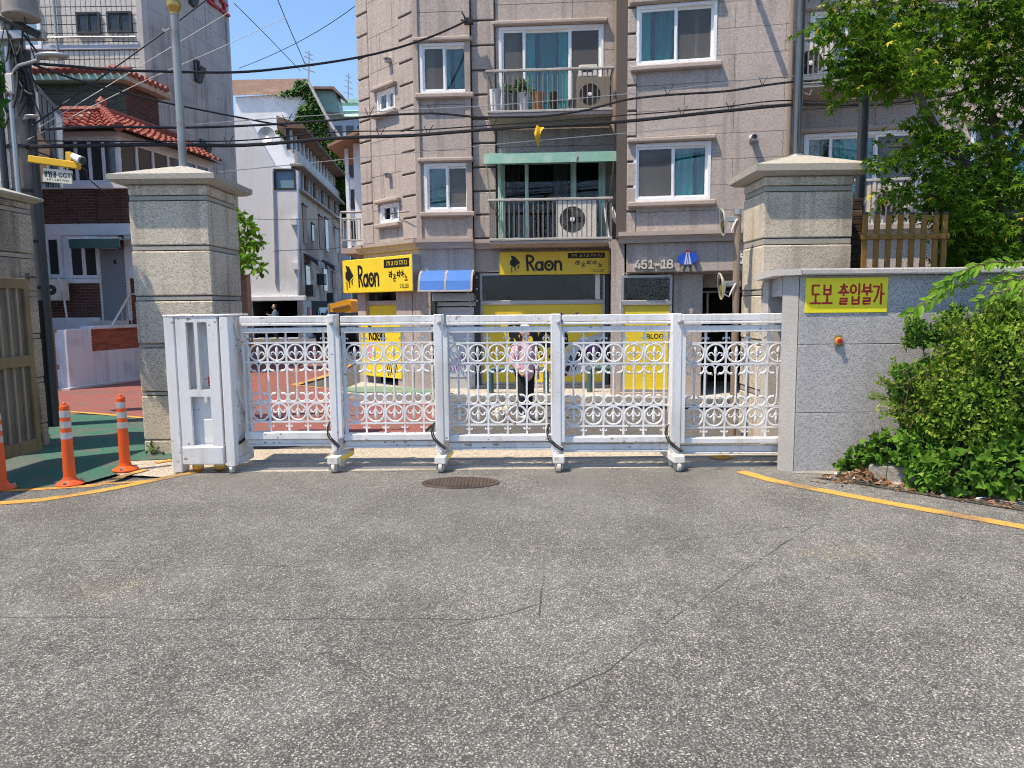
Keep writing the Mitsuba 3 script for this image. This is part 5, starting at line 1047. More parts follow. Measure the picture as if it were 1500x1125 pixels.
for i, (ua, ub, uc, du) in enumerate(SEC):
    d = DZ(i); um = (ua + ub) / 2
    Z = {n: gz(um, lerp(n, i), d)[1] for n in LEV}
    sa, sb = gz(ua, 560, d)[0], gz(ub, 560, d)[0]
    sec = gput('section', cat(rbox(sa, sb, d - .05, d + .05, Z['ab'] + .03, Z['at'], .006), rbox(sa, sb, d - .055, d + .04, Z['ab'], Z['ab'] + .026, .005)))
    gput('rail', rbox(sa, sb, d - .035, d + .035, Z['bb'], Z['bt'], .005), parent=sec)
    gput('bottom_beam', rbox(sa, sb, d - .06, d + .06, Z['mb'], Z['mt'], .006), parent=sec)
    gput('lower_beam', cat(rbox(sa, sb, d - .02, d + .05, Z['lb'] + .02, Z['lt'] - .002, .005), rbox(sa, sb, d - .035, d + .05, Z['lb'], Z['lb'] + .018, .005)), parent=sec)
    for n in ('r1', 'r2', 'r3', 'r4'): gput('rail', box(sa, sb, d - .010, d + .010, Z[n] - .0085, Z[n] + .0085), parent=sec)
    gput('stile', box(sa, sa + .02, d - .02, d + .02, Z['mt'], Z['bb']), parent=sec); gput('stile', box(sb - .02, sb, d - .02, d + .02, Z['mt'], Z['bb']), parent=sec)
    s0, ds = gz(uc, 560, d)[0], gz(uc + du, 560, d)[0] - gz(uc, 560, d)[0]
    kk = ds / .203
    for j in range(6):
        s = s0 + (j - .5) * ds
        if s < sb - .01 and s > sa - .005:
            gput('bar', box(s - .009, s + .009, d - .0065, d + .0065, Z['mt'], Z['bb']), parent=sec)
            again('cross', CROSS, gplace(s, d, (Z['bb'] + Z['r1']) / 2 - .0, kk), sec)
            again('cross', CROSS, gplace(s, d, (Z['r4'] + Z['mt']) / 2, kk, True), sec)
        s = s0 + j * ds
        if j < 5 and s < sb + .02:
            gput('bar', tube([(s, d, Z['r3'] + .09), (s, d, Z['r2'] - .09)], .009, 8), parent=sec)
            again('ring', RING, gplace(s, d, Z['c1'], (Z['r1'] - Z['r2'] - .012) / .2), sec); again('ring', RING, gplace(s, d, Z['c2'], (Z['r3'] - Z['r4'] - .012) / .2), sec)
            again('fleur', FLEUR, gplace(s, d, Z['c1'], (Z['r1'] - Z['r2']) / .2), sec); again('fleur', FLEUR, gplace(s, d, Z['c2'], (Z['r3'] - Z['r4']) / .2, True), sec)
            again('scroll', SCROLL, gplace(s, d, Z['r2'], kk), sec); again('scroll', SCROLL, gplace(s, d, Z['r3'], kk, True), sec)
POSTS = [(487, 497, 503), (639, 651, 658), (807, 821, 826), (980, 994, 1000)]
for i, (ua, ub, uw) in enumerate(POSTS):
    d = DZ(i + 1); t = i + 1
    zt, zb = gz(ua, 462.5 - .5 * i, d)[1] + .012, gz(ua, 658 + i * 1.2, d)[1]
    zl = gz(ua, 640 + i * 2, d)[1]
    sa, sb, sw = gz(ua, 560, d)[0], gz(ub, 560, d)[0], gz(uw, 560, d)[0]
    p = gput('post', rbox(sa, sb, d - .13, d + .09, zl - .14, zt, .006))
    gput('flange', ext(Polygon([(sb - .004, zl), (sb - .004, zt - .10), (sw, zt - .24), (sw, zl)]), .07, d - .05), parent=p)
    gput('foot', rbox(sa + .012, sb - .012, d - .10, d + .06, zb - .05, zl - .135, .006), parent=p)
    for zz in (zt - .085, zb - .0): gput('bolt', tf(lathe([(0, 0), (.02, 0), (.02, .018), (.012, .03), (0, .031)], 8), tr(sb - .025, d - .13, zz) @ rotx(math.pi / 2)), 'dull_steel', p)
    ct = [(sa - .025, d - .05, zl + .17), (sa - .05, d - .09, zl + .10), (sa - .03, d - .13, zl + .02), (sa + .05, d - .15, zl - .05), (sb + .01, d - .14, zl - .085)]
    ct = np.array(ct); tt = np.linspace(0, 4, 17); cs = np.c_[[np.interp(tt, range(5), ct[:, q]) for q in range(3)]].T
    cs[1:-1] = (cs[:-2] + cs[1:-1] + cs[2:]) / 3
    gput('cable', tube(cs, .008, 8), 'cable_black', p, smooth=60); gput('cable', tube(cs + [.015, .0, .010], .006, 8), 'cable_black', p, smooth=60)
    # castor: a stub arm, white on top, with yellow cheek, and a small wheel
    cx = (sa + sb) / 2 + (.02, .02, .02, .0)[i]; tw = (.10, .06, .0, -.10)[i]
    R = tr(cx, d - .05, 0) @ rotz(-tw)
    c = gput('castor_arm', tf(rbox(-.055, .055, -.19, .30, .09, .165, .008), R), 'white_rust')
    gput('cheek', tf(box(.0555, .058, -.10, .26, .10, .150), R), 'sign_yellow', c)
    gput('fork', tf(cat(box(-.04, -.03, -.19, -.11, .03, .085), box(.03, .04, -.19, -.11, .03, .085)), R), 'dull_steel', c)
    gput('wheel', tf(tf(lathe([(0, -.024), (.03, -.024), (.046, -.018), (.05, 0), (.046, .018), (.03, .024), (0, .024)], 20), tr(0, -.155, .052) @ trimesh.transformations.rotation_matrix(math.pi / 2, [0, 1, 0])), R), 'wheel_grey', c, smooth=40)
    gput('wheel', tf(tf(lathe([(0, -.024), (.03, -.024), (.046, -.018), (.05, 0), (.046, .018), (.03, .024), (0, .024)], 20), tr(0, .09, .052) @ trimesh.transformations.rotation_matrix(math.pi / 2, [0, 1, 0])), R), 'wheel_grey', c, smooth=40)
# closing end of the gate behind the jamb
# ---------------------------------------------------------------- drive unit at the gate's left end
D = Fr((0, 7.02), -1.2); dv = lambda u, v, o=0.0: D.px(u, v, o)
zt, zb = dv(300, 464)[1], .01
DR = 'drive_unit'
def dput(name, mesh, m='white_metal', parent=None, **kw): return put(name, D(mesh), m, parent, **kw)
a0, a1 = dv(246, 560)[0], dv(261, 560)[0]
b0, b1 = dv(262.5, 560)[0], dv(323, 560)[0]
e0, e1 = dv(326.5, 560)[0], dv(340, 560)[0]
def dz(v): return dv(290, v)[1]
win = [(dv(275, 520)[0], dv(287, 520)[0], dz(571), dz(472)), (dv(292, 520)[0], dv(306, 520)[0], dz(571), dz(472))]
low = (dv(282, 615)[0], dv(311, 615)[0], dz(652), dz(581))
Hs = unary_union([sbox(a, c, b, d_) for a, b, c, d_ in win + [low]])
du_ = put('drive_unit', D(ext(sbox(b0, dz(655), b1, zt).difference(Hs), .035, .02)), 'white_metal', GATE)
dput('post', rbox(a0, a1, -.02, .14, zb, zt, .008), parent=du_)
dput('post', rbox(e0, e1, -.02, .10, .07, zt, .008), parent=du_)
dput('back_panel', box(a1 + .003, e0, .12, .15, .25, zt - .003), parent=du_)
dput('recess_panel', box(low[0] - .02, low[1] + .02, .06, .075, low[2] - .01, low[3] + .01), parent=du_)
dput('plate', rbox(dv(296, 630)[0], dv(311, 630)[0], .045, .059, dz(650), dz(615), .004), parent=du_)
dput('top', rbox(a0 - .004, e1 + .004, -.024, .50, zt + .002, zt + .022, .006), parent=du_)
dput('motor_box', rbox(dv(269, 665)[0], dv(329, 665)[0], -.03, .2, dz(680), dz(654), .01), parent=du_)
bx_ = (b0 + b1) / 2
dput('side_panel', box(e1 - .02, e1 - .014, .12, .46, .12, zt - .005), parent=du_)
dput('side_post', rbox(e1 - .05, e1, .40, .47, .07, zt, .006), parent=du_)
dput('side_rail', cat(rbox(e1 - .03, e1 - .001, .10, .40, z, z + .05, .004) for z in ()) if False else rbox(e1 - .03, e1 - .001, .10, .40, dz(572), dz(560), .004), parent=du_)
dput('side_rail', rbox(e1 - .03, e1 + .02, .10, .42, .07, .14, .004), parent=du_)
for za_, zb_ in ((zt - .06, dz(575)), (dz(575), dz(640))): dput('brace', tube([(e1 + .004, .12, za_), (e1 + .004, .41, zb_)], .012, 6), parent=du_)
dput('cable', tube([(e1 + .01, .08, dz(652)), (e1 + .02, .2, dz(648)), (e1 + .03, .45, dz(645))], .014, 8), 'cable_black', du_)
for u in (286, 318): dput('wheel', tf(lathe([(0, -.02), (.035, -.02), (.055, -.012), (.055, .012), (.035, .02), (0, .02)], 20), tr(dv(u, 680)[0], .06, .056) @ rotx(math.pi / 2)), 'brass', du_, smooth=40)
dput('wheel', tf(lathe([(0, -.02), (.03, -.02), (.04, -.012), (.04, .012), (.03, .02), (0, .02)], 20), tr((e0 + e1) / 2, .0, .042) @ trimesh.transformations.rotation_matrix(math.pi / 2, [0, 1, 0])), 'wheel_grey', du_, smooth=40)
dput('fork', box((e0 + e1) / 2 - .03, (e0 + e1) / 2 + .03, -.03, .03, .06, .075), 'dull_steel', du_)
dput('warning_light', tf(lathe([(0, 0), (.03, 0), (.03, .08), (.02, .1), (0, .105)], 14), tr(win[1][1] - .03, .09, win[1][2] + .03)), 'print_red', du_)

# ---------------------------------------------------------------- brown iron gate leaf, opened, at the left edge
mat('shingle_grey', worn((0.15, 0.135, 0.11), .5, 3, .4, .3), 0.8)
mat('bronze_bar', (0.30, 0.25, 0.17), 0.45)
IG = thing('iron_gate', 'opened bronze coloured iron gate leaf with vertical bars at the left edge', 'gate')
IF = Fr((-5.21, 7.78), -94)                                    # runs towards the viewer
zi0, zi1 = .12, IF.px(35, 408)[1]
put('frame', IF(cat(rbox(0, .07, -.03, .03, zi0, zi1, .006), rbox(.07, 3.0, -.03, .03, zi1 - .11, zi1, .006), rbox(.07, 3.0, -.03, .03, zi0, zi0 + .14, .006))), 'bronze_paint', IG)
zm_ = IF.px(25, 530)[1]
put('middle_rail', IF(rbox(.07, 3.0, -.028, .028, zm_ - .06, zm_ + .06, .006)), 'bronze_paint', IG)
for i in range(22):
    s = .16 + i * .125
    if abs(s - 3) > .1: put('bar', IF(cat(box(s - .012, s + .012, -.012, .012, zi0 + .14, zm_ - .06), box(s - .012, s + .012, -.012, .012, zm_ + .06, zi1 - .11))), 'bronze_bar', IG)
put('backing_sheet', IF(box(.07, 2.98, -.024, -.015, zi0 + .13, zi1 - .1)), 'shingle_grey', IG)
put('hinge', IF(cat(tube([(-.02, 0, zi1 - .02), (-.02, 0, zi1 + .06)], .025, 10), box(-.12, .04, -.03, .03, zi1 + .005, zi1 + .03))), 'dark_metal', IG)
put('hinge', IF(tube([(-.02, 0, .2), (-.02, 0, .3)], .025, 10)), 'dark_metal', IG)
# ---------------------------------------------------------------- street furniture
mat('orange_plastic', worn((0.74, 0.10, 0.014), .35, 7, .25, 0, (0.40, 0.10, 0.05)), 0.42, 0, 0.45)
mat('reflective', worn((0.50, 0.51, 0.53), 0.35, 14, 0, .3, (0.25, 0.25, 0.26)), 0.3, 0.3)
def bollard(x, y, lab, dz=0.0):
    k = thing('bollard', lab, 'bollard', 'orange bollards in a row on the left'); z0 = float(ground_z(x, y)) + .004
    P_ = lambda n, pr, m, **kw: put(n, lathe(pr, 28).apply_translation((x, y, z0)), m, k, **kw)
    P_('base', [(0, 0), (.122, 0), (.124, .012), (.092, .032), (.062, .05), (.055, .075), (0, .075)], 'orange_plastic', smooth=35)
    P_('post', [(0, .074), (.052, .074), (.044, .70), (.040, .72), (0, .722)], 'orange_plastic', smooth=35)
    P_('cap', [(0, .7215), (.042, .7215), (.043, .745), (.035, .758), (.018, .76), (.018, .778), (.012, .785), (0, .786)], 'orange_plastic', smooth=35)
    for zb in (.44, .545, .645): P_('reflective_band', [(.0515 - .008 * (zb - .074) / .626, zb), (.0535 - .008 * (zb - .074) / .626, zb), (.0535 - .008 * (zb - .012) / .626, zb + .062), (.0515 - .008 * (zb - .012) / .626, zb + .062)], 'reflective')
    for a in (.6, 2.7, 4.8): put('bolt', lathe([(0, 0), (.016, 0), (.014, .012), (0, .014)], 8).apply_translation((x + .1 * math.cos(a), y + .1 * math.sin(a), z0 + .03)), 'dull_steel', k)
for u, v, lab in ((2, 717, 'orange bollard nearest the iron gate, cut off by the left edge'), (103, 710, 'middle orange bollard on the yellow line'), (184, 689, 'orange bollard nearest the white sliding gate')):
    p = gnd(u, v); bollard(p[0], p[1], lab)
# manhole cover
mat('cast_iron', worn((0.13, 0.10, 0.085), 0.5, 8, 0, .4, (0.05, 0.04, 0.035)), 0.6, 0.4)
k = thing('manhole_cover', 'worn rusty manhole cover set in the asphalt before the gate', 'manhole cover'); mc = gnd(675, 708)
put('plate', lathe([(0, 0), (.345, 0), (.345, .008), (.33, .010), (0, .010)], 40).apply_transform(tr(mc[0], mc[1], .001) @ np.diag([1, .56, 1, 1])), 'cast_iron', k)
put('rim', tf(torus(.355, .012, 44, 6), tr(mc[0], mc[1], .004) @ np.diag([1, .56, 1, 1]) @ rotx(math.pi / 2)), 'cast_iron', k)
bars = []
for i in range(-9, 10):
    for j in range(-9, 10):
        x, y = i * .034, j * .034
        if math.hypot(x, y) < .315: bars.append(tf(box(-.013, .013, -.004, .004, 0, .007), tr(mc[0] + x, mc[1] + y * .56, .010) @ rotz(.785 if (i + j) % 2 else -.785)))
k2 = put('tread_pattern', cat(bars), 'cast_iron', k); tag(k2, kind='stuff')
# mirror pole
k = thing('mirror_pole', 'brown steel pole carrying two traffic mirrors beside the right gate pillar', 'pole')
p = gnd(1073, 640); ptop = at(1078, 312, p[1])
put('pole', tube([p - [0, 0, .1], (p[0], p[1], ptop[2])], .042, 14), 'brown_pipe', k, smooth=40); put('cap', lathe([(0, 0), (.05, 0), (.05, .06), (0, .07)], 12).apply_translation((p[0], p[1], ptop[2] - .02)), 'dull_steel', k)
mat('mirror_shell', (0.62, 0.60, 0.50), 0.4); mat('mirror_face', (0.75, 0.77, 0.78), 0.04, 1.0)
for v, lab, tl in ((325, 'upper traffic mirror on the brown pole, seen edge on', .12), (419, 'lower traffic mirror on the brown pole, seen edge on', .10)):
    c = at(1059 if v < 400 else 1056, v, p[1]); q = thing('traffic_mirror', lab, 'mirror', None)
    M_ = tr(*c) @ rotz(-.12) @ trimesh.transformations.rotation_matrix(-1.5708 - tl, [0, 1, 0])
    put('shell', tf(lathe([(0, -.05), (.05, -.05), (.13, -.02), (.16, .0), (.165, .012), (.15, .012)], 24), M_), 'mirror_shell', q, smooth=40)
    put('glass', tf(lathe([(.15, .010), (.10, .02), (.05, .026), (0, .028)], 24), M_), 'mirror_face', q, smooth=40)
    b = np.array([p[0], p[1], c[2] + .03]); put('bracket', cat(rbox(b[0] - .13, b[0] + .05, b[1] - .03, b[1] + .03, b[2] - .03, b[2] + .03, .006), tube([b - [.12, 0, 0], c + [.04, 0, 0]], .02, 8)), 'dull_steel', q)
    put('cable', tube([c + [.04, -.02, -.1], c + [.09, -.03, -.13], b + [-.06, -.04, -.08], b + [-.02, -.05, 0]], .010, 6), 'white_pvc', q)
# utility pole and what hangs on it
p = at(30, 200, 10.4); PX, PY = p[0], 10.4
k = thing('utility_pole', 'concrete utility pole with conduits and a black wrapped foot at the left', 'utility pole')
put('shaft', tube([(PX, PY, -.2), (PX, PY, 7.5)], [.17, .14], 20), 'concrete_pole', k, smooth=40)
zw = at(70, 440, PY)[2]; put('foot_wrap', tube([(PX, PY, -.15), (PX, PY, zw)], [.195, .19], 16), 'black_rubber', k)
for a, r in ((-.3, .05), (-1.3, .035), (-2.2, .045)):
    x, y = PX + .235 * math.cos(a), PY + .235 * math.sin(a); put('conduit', tube([(x, y, -.1), (x, y, 5.2)], r, 10), 'dark_metal' if r > .04 else 'dull_steel', k, smooth=40)
for z in (1.95, 2.6, 3.3, 3.9, 4.7): put('strap', tube([(PX, PY, z), (PX, PY, z + .04)], .182, 16), 'dark_metal', k)
put('crossarm', rbox(PX - .3, PX + .55, PY - .2, PY - .1, at(40, 58, PY)[2] - .06, at(40, 58, PY)[2] + .06, .01), 'dull_steel', k)
put('stay_arm', tube([at(-10, 18, PY - .2), at(58, 52, PY - .2)], .05, 8), 'dark_metal', k)
k = thing('transformer', 'round grey transformer drum high on the utility pole', 'transformer'); c = at(30, 6, PY - .35)
put('drum', lathe([(0, 0), (.20, 0), (.21, .02), (.21, .42), (.2, .45), (0, .47)], 24).apply_translation(c - [0, 0, .18]), 'concrete_pole', k, smooth=40); put('rim', lathe([(.205, .0), (.225, .01), (.225, .04), (.205, .05)], 24).apply_translation(c - [0, 0, .18]), 'concrete_pole', k); put('bracket', box(c[0] - .05, c[0] + .05, PY - .2, PY, c[2], c[2] + .06), 'dull_steel', k)
def lamp(u, v, Y, w, lab, arm):
    k = thing('street_lamp', lab, 'street lamp', 'street lamps on the utility pole'); c = at(u, v, Y)
    sh = trimesh.creation.icosphere(2); sh.apply_scale((w, w * .5, w * .22)); vv = sh.vertices.copy(); vv[:, 2] = np.where(vv[:, 2] < -.02, -.02 + vv[:, 2] * .35, vv[:, 2]); sh = trimesh.Trimesh(vv + c, sh.faces)
    put('head', sh, 'lamp_shell', k, smooth=40); put('lens', tf(trimesh.creation.icosphere(2), tr(*(c + [w * .1, 0, -w * .10])) @ np.diag([w * .4, w * .3, w * .1, 1])), 'ac_beige', k, smooth=True)
    put('arm', tube(arm, .022, 8), 'dull_steel', k, smooth=40)
lamp(76, 82, PY - .5, .22, 'larger street lamp on a bent arm above the red roof', [at(18, 112, PY - .2), at(20, 104, PY - .25), at(28, 96, PY - .35), at(56, 88, PY - .5)])
lamp(46, 170, PY - .4, .10, 'small round lamp lower on the pole', [at(30, 178, PY), at(40, 172, PY - .3)])
k = thing('security_camera', 'white camera on a yellow arm fixed to the utility pole', 'camera'); a, b = at(44, 233, PY - .3), at(116, 243, PY - .3)
put('arm', tf(rbox(0, np.linalg.norm(b - a), -.05, .05, -.045, .045, .006), tr(*a) @ trimesh.transformations.rotation_matrix(math.asin((a[2] - b[2]) / np.linalg.norm(b - a)), [0, 1, 0])), 'arm_yellow', k)
c = at(104, 232, PY - .3); put('upright', rbox(c[0] - .05, c[0] + .03, c[1] - .045, c[1] + .045, c[2] - .08, c[2] + .08, .006), 'arm_yellow', k)
put('body', tube([at(107, 229, PY - .3), at(120, 235, PY - .45)], [.045, .055], 14), 'white_metal', k, smooth=40); put('lens', tube([at(120, 235, PY - .45), at(122, 236, PY - .48)], .045, 14), 'dark_metal', k)
k = thing('camera_sign', 'pale hanging plate reading CCTV in black under the yellow arm', 'sign'); SF = Fr((0, PY - .3), 0)
a, b, c, d = rect(64, 246, 107, 266, SF); sk = math.radians(-4); Rm = tr(a, 0, d) @ trimesh.transformations.rotation_matrix(.10, [0, 1, 0])
put('plate', SF(tf(rbox(0, b - a, -.008, .008, c - d, 0, .003), Rm)), 'mirror_shell', k); hh = d - c
put('lettering', SF(tf(cat(ext(hangul(['bang', 'beom', 'yong'], .015, -hh * .60, hh * .30, hh * .42, .006, .011), .003, -.008), tf(tf(meshkit.text_mesh('CCTV', hh * .33, .003, True), _V), tr(.02 + hh * 1.05, -.008, -hh * .56)), ext(bits(.05, -hh * .84, (b - a) * .8, hh * .12, 12, 2, .006), .002, -.008)), Rm)), 'print_black', k)
for q in (.06, b - a - .08): put('hanger', SF(tf(box(q, q + .02, -.01, .01, 0, .05), Rm)), 'dull_steel', k)
# cables
def cable(pts, r, lab, ties=(), m='cable_black'):
    k = thing('overhead_cable', lab, 'cable', 'cables strung across the street'); P3 = np.array([at(*q) for q in pts]); t = np.r_[0, np.cumsum(np.linalg.norm(np.diff(P3, axis=0), axis=1))]
    n = max(12, int(t[-1] / .25)); from_ = np.linspace(0, t[-1], n)
    from scipy.interpolate import PchipInterpolator
    C = PchipInterpolator(t, P3)(from_) if len(P3) > 2 else P3[0] + (P3[1] - P3[0]) * (from_ / t[-1])[:, None]
    put('line', tube(C, r, 6), m, k)
    for u in ties:
        i = int(np.argmin([abs((lambda d: 750 + FPX * (d @ RT) / (d @ FW))(c - EYE) - u) for c in C])); c = C[i]
        put('tie', cat(tube([c, c + [-.06, 0, .13]], .006, 5), tube([c, c + [.09, 0, .15]], .006, 5)), m, k)
cable([(48, 93, 10.2), (150, 101, 10.5), (255, 105, 11), (340, 106, 11.5), (440, 97, 12.2), (540, 81, 13), (620, 58, 14), (668, 38, 14.8), (684, 30, 15.2)], .020, 'black cable sagging from the pole to the corner of the apartment bay')
k = thing('cable_clamp', 'black cable clamp where a cable meets the apartment bay', 'clamp'); c = at(684, 31, 15.2); put('clamp', cat(box(c[0] - .06, c[0] + .12, c[1] - .04, c[1] + .1, c[2] - .04, c[2] + .06), tube([c, c + [-.1, 0, .18]], .015, 6), tube([c, c + [-.12, .0, .02]], .02, 6)), 'cable_black', k)
cable([(47, 94, 10.2), (150, 128, 10.5), (250, 152, 11), (345, 171, 11.6), (420, 185, 12)], .014, 'black cable dropping in front of the grey tower')
cable([(45, 215, 10.2), (150, 213, 10.5), (255, 212, 11), (350, 213, 11.4), (500, 202, 11.8), (623, 197, 12), (752, 187, 12), (900, 179, 12), (1048, 164, 12), (1151, 154, 12), (1180, 152, 12), (1300, 151, 11.5), (1420, 134, 11), (1560, 124, 10.5)], .027, 'thickest black cable bundle across the front of the apartment building', (344, 495, 560, 623, 710, 992, 1066))
cable([(45, 206, 10.2), (150, 207, 10.5), (255, 207, 11), (350, 206, 11.4), (500, 193, 11.8), (623, 190, 12), (752, 181, 12), (900, 170, 12), (1048, 158, 12), (1151, 147, 12), (1300, 146, 11.5), (1560, 118, 10.5)], .010, 'thin cable running just above the thickest bundle')
cable([(60, 190, 10.2), (150, 186, 10.5), (255, 187, 11), (340, 185, 11.4), (420, 181, 11.6), (500, 175, 11.8), (560, 169, 12), (632, 166, 12), (713, 172, 12), (780, 171, 12), (850, 163, 12), (923, 145, 12), (980, 139, 12), (1060, 134, 12), (1127, 124, 12), (1175, 119, 12), (1300, 104, 11.5), (1430, 95, 11), (1560, 90, 10.5)], .018, 'upper black cable bundle with kinked slack loops', (430, 545, 626, 977, 1127))
cable([(255, 185, 11), (420, 172, 11.6), (560, 163, 12), (713, 155, 12), (860, 143, 12), (1000, 129, 12), (1140, 113, 12), (1400, 84, 11.4)], .007, 'thin grey wire above the upper bundle', (), 'dull_steel')
cable([(320, 252, 11.4), (500, 234, 11.8), (700, 214, 12), (905, 196, 12), (1060, 183, 12)], .006, 'thin wire below the thick bundle', (), 'dull_steel')
cable([(345, 320, 20), (430, 322, 24), (520, 318, 18), (600, 310, 15.4)], .008, 'thin wire across the white building at second floor height')
cable([(400, 368, 30), (440, 366, 30), (500, 362, 22), (530, 360, 16.5)], .012, 'slack wire between the white building and the apartment corner')
cable([(45, 186, 10.2), (150, 112, 11), (260, 32, 12), (330, -22, 13)], .012, 'black wire rising steeply across the grey tower')
cable([(58, 186, 10.2), (200, 100, 12), (340, 15, 14)], .006, 'pale wire rising across the grey tower', (), 'wheel_grey')
cable([(40, 205, 10.2), (200, 124, 12), (340, 62, 14), (420, 25, 15)], .006, 'pale wire rising towards the sky gap', (), 'wheel_grey')
cable([(343, 5, 20), (400, 62, 22), (440, 104, 24)], .010, 'fine wire crossing the sky gap to the lower right')
cable([(405, -5, 20), (430, 55, 22), (448, 96, 24)], .012, 'fine wire dropping steeply through the sky gap')
cable([(525, 5, 18), (440, 60, 22), (350, 100, 26)], .010, 'fine wire crossing the sky gap to the lower left')
cable([(35, 215, 10.2), (90, 235, 11), (130, 262, 14), (165, 292, 17)], .012, 'black service wire from the pole to the brick house')
k = thing('wire_tangle', 'tangle of black wires looped around the top of the utility pole', 'wires'); g = random.Random(8)
for i in range(22):
    u0, v0 = g.uniform(4, 40), g.uniform(20, 120); u1, v1 = u0 + g.uniform(-20, 30), v0 + g.uniform(20, 110)
    a, b = at(u0, v0, PY - g.uniform(.1, .4)), at(u1, v1, PY - g.uniform(.1, .4)); m_ = (a + b) / 2 + [g.uniform(-.2, .25), g.uniform(-.1, .1), g.uniform(-.2, .1)]
    t = np.linspace(0, 1, 12)[:, None]; put('wire', tube((1 - t) ** 2 * a + 2 * t * (1 - t) * m_ + t * t * b, g.uniform(.007, .018), 6), 'cable_black', k)
k = thing('junction_box', 'small grey splice box strapped to the utility pole', 'box'); c = at(18, 122, PY - .22); put('case', rbox(c[0] - .06, c[0] + .05, c[1] - .06, c[1] + .02, c[2] - .15, c[2] + .12, .01), 'grey_pvc', k); put('lid', rbox(c[0] - .05, c[0] + .04, c[1] - .07, c[1] - .061, c[2] - .13, c[2] + .1, .003), 'wheel_grey', k)
k = thing('cable_flag', 'scrap of yellow plastic hanging from the thick cable bundle', 'plastic scrap'); FY = Fr((0, 11.95), 0)
q = Polygon([FY.px(*w) for w in [(786, 183), (794, 184), (797, 187), (793, 192), (791, 205), (789, 216), (785, 207), (782, 196), (784, 190)]]); m = ext(q, .004, 0); m = m.subdivide().subdivide(); vv = m.vertices.copy(); vv[:, 1] += .05 * np.sin(vv[:, 2] * 14) + .03 * np.sin(vv[:, 0] * 40); put('scrap', FY(trimesh.Trimesh(vv, m.faces)), 'arm_yellow', k)
# ---------------------------------------------------------------- people, dog, cars
mat('skin', (0.52, 0.33, 0.25), 0.55); mat('pink_cloth', worn((0.72, 0.42, 0.48), .25, 9, 0, .1, (0.5, 0.26, 0.33)), 0.9); mat('black_cloth', (0.022, 0.022, 0.025), 0.9); mat('hair_dark', (0.02, 0.017, 0.015), 0.6); mat('blue_cloth', worn((0.10, 0.14, 0.22), .3, 9), 0.9); mat('cap_white', (0.7, 0.68, 0.66), 0.8); mat('shoe_pale', (0.6, 0.58, 0.54), 0.7)
def hull(a, ra, b, rb, n=14):
    s = [mf.Manifold.sphere(r, n).translate([float(x) for x in p]) for p, r in ((a, ra), (b, rb))]; return mf.Manifold.batch_hull(s)
def skin(bones, edge=.02, it=12):
    m = mf.Manifold.batch_boolean([hull(*b) for b in bones], mf.OpType.Add).refine_to_length(edge).to_mesh(); t = trimesh.Trimesh(m.vert_properties[:, :3], m.tri_verts)
    trimesh.smoothing.filter_taubin(t, iterations=it); return t
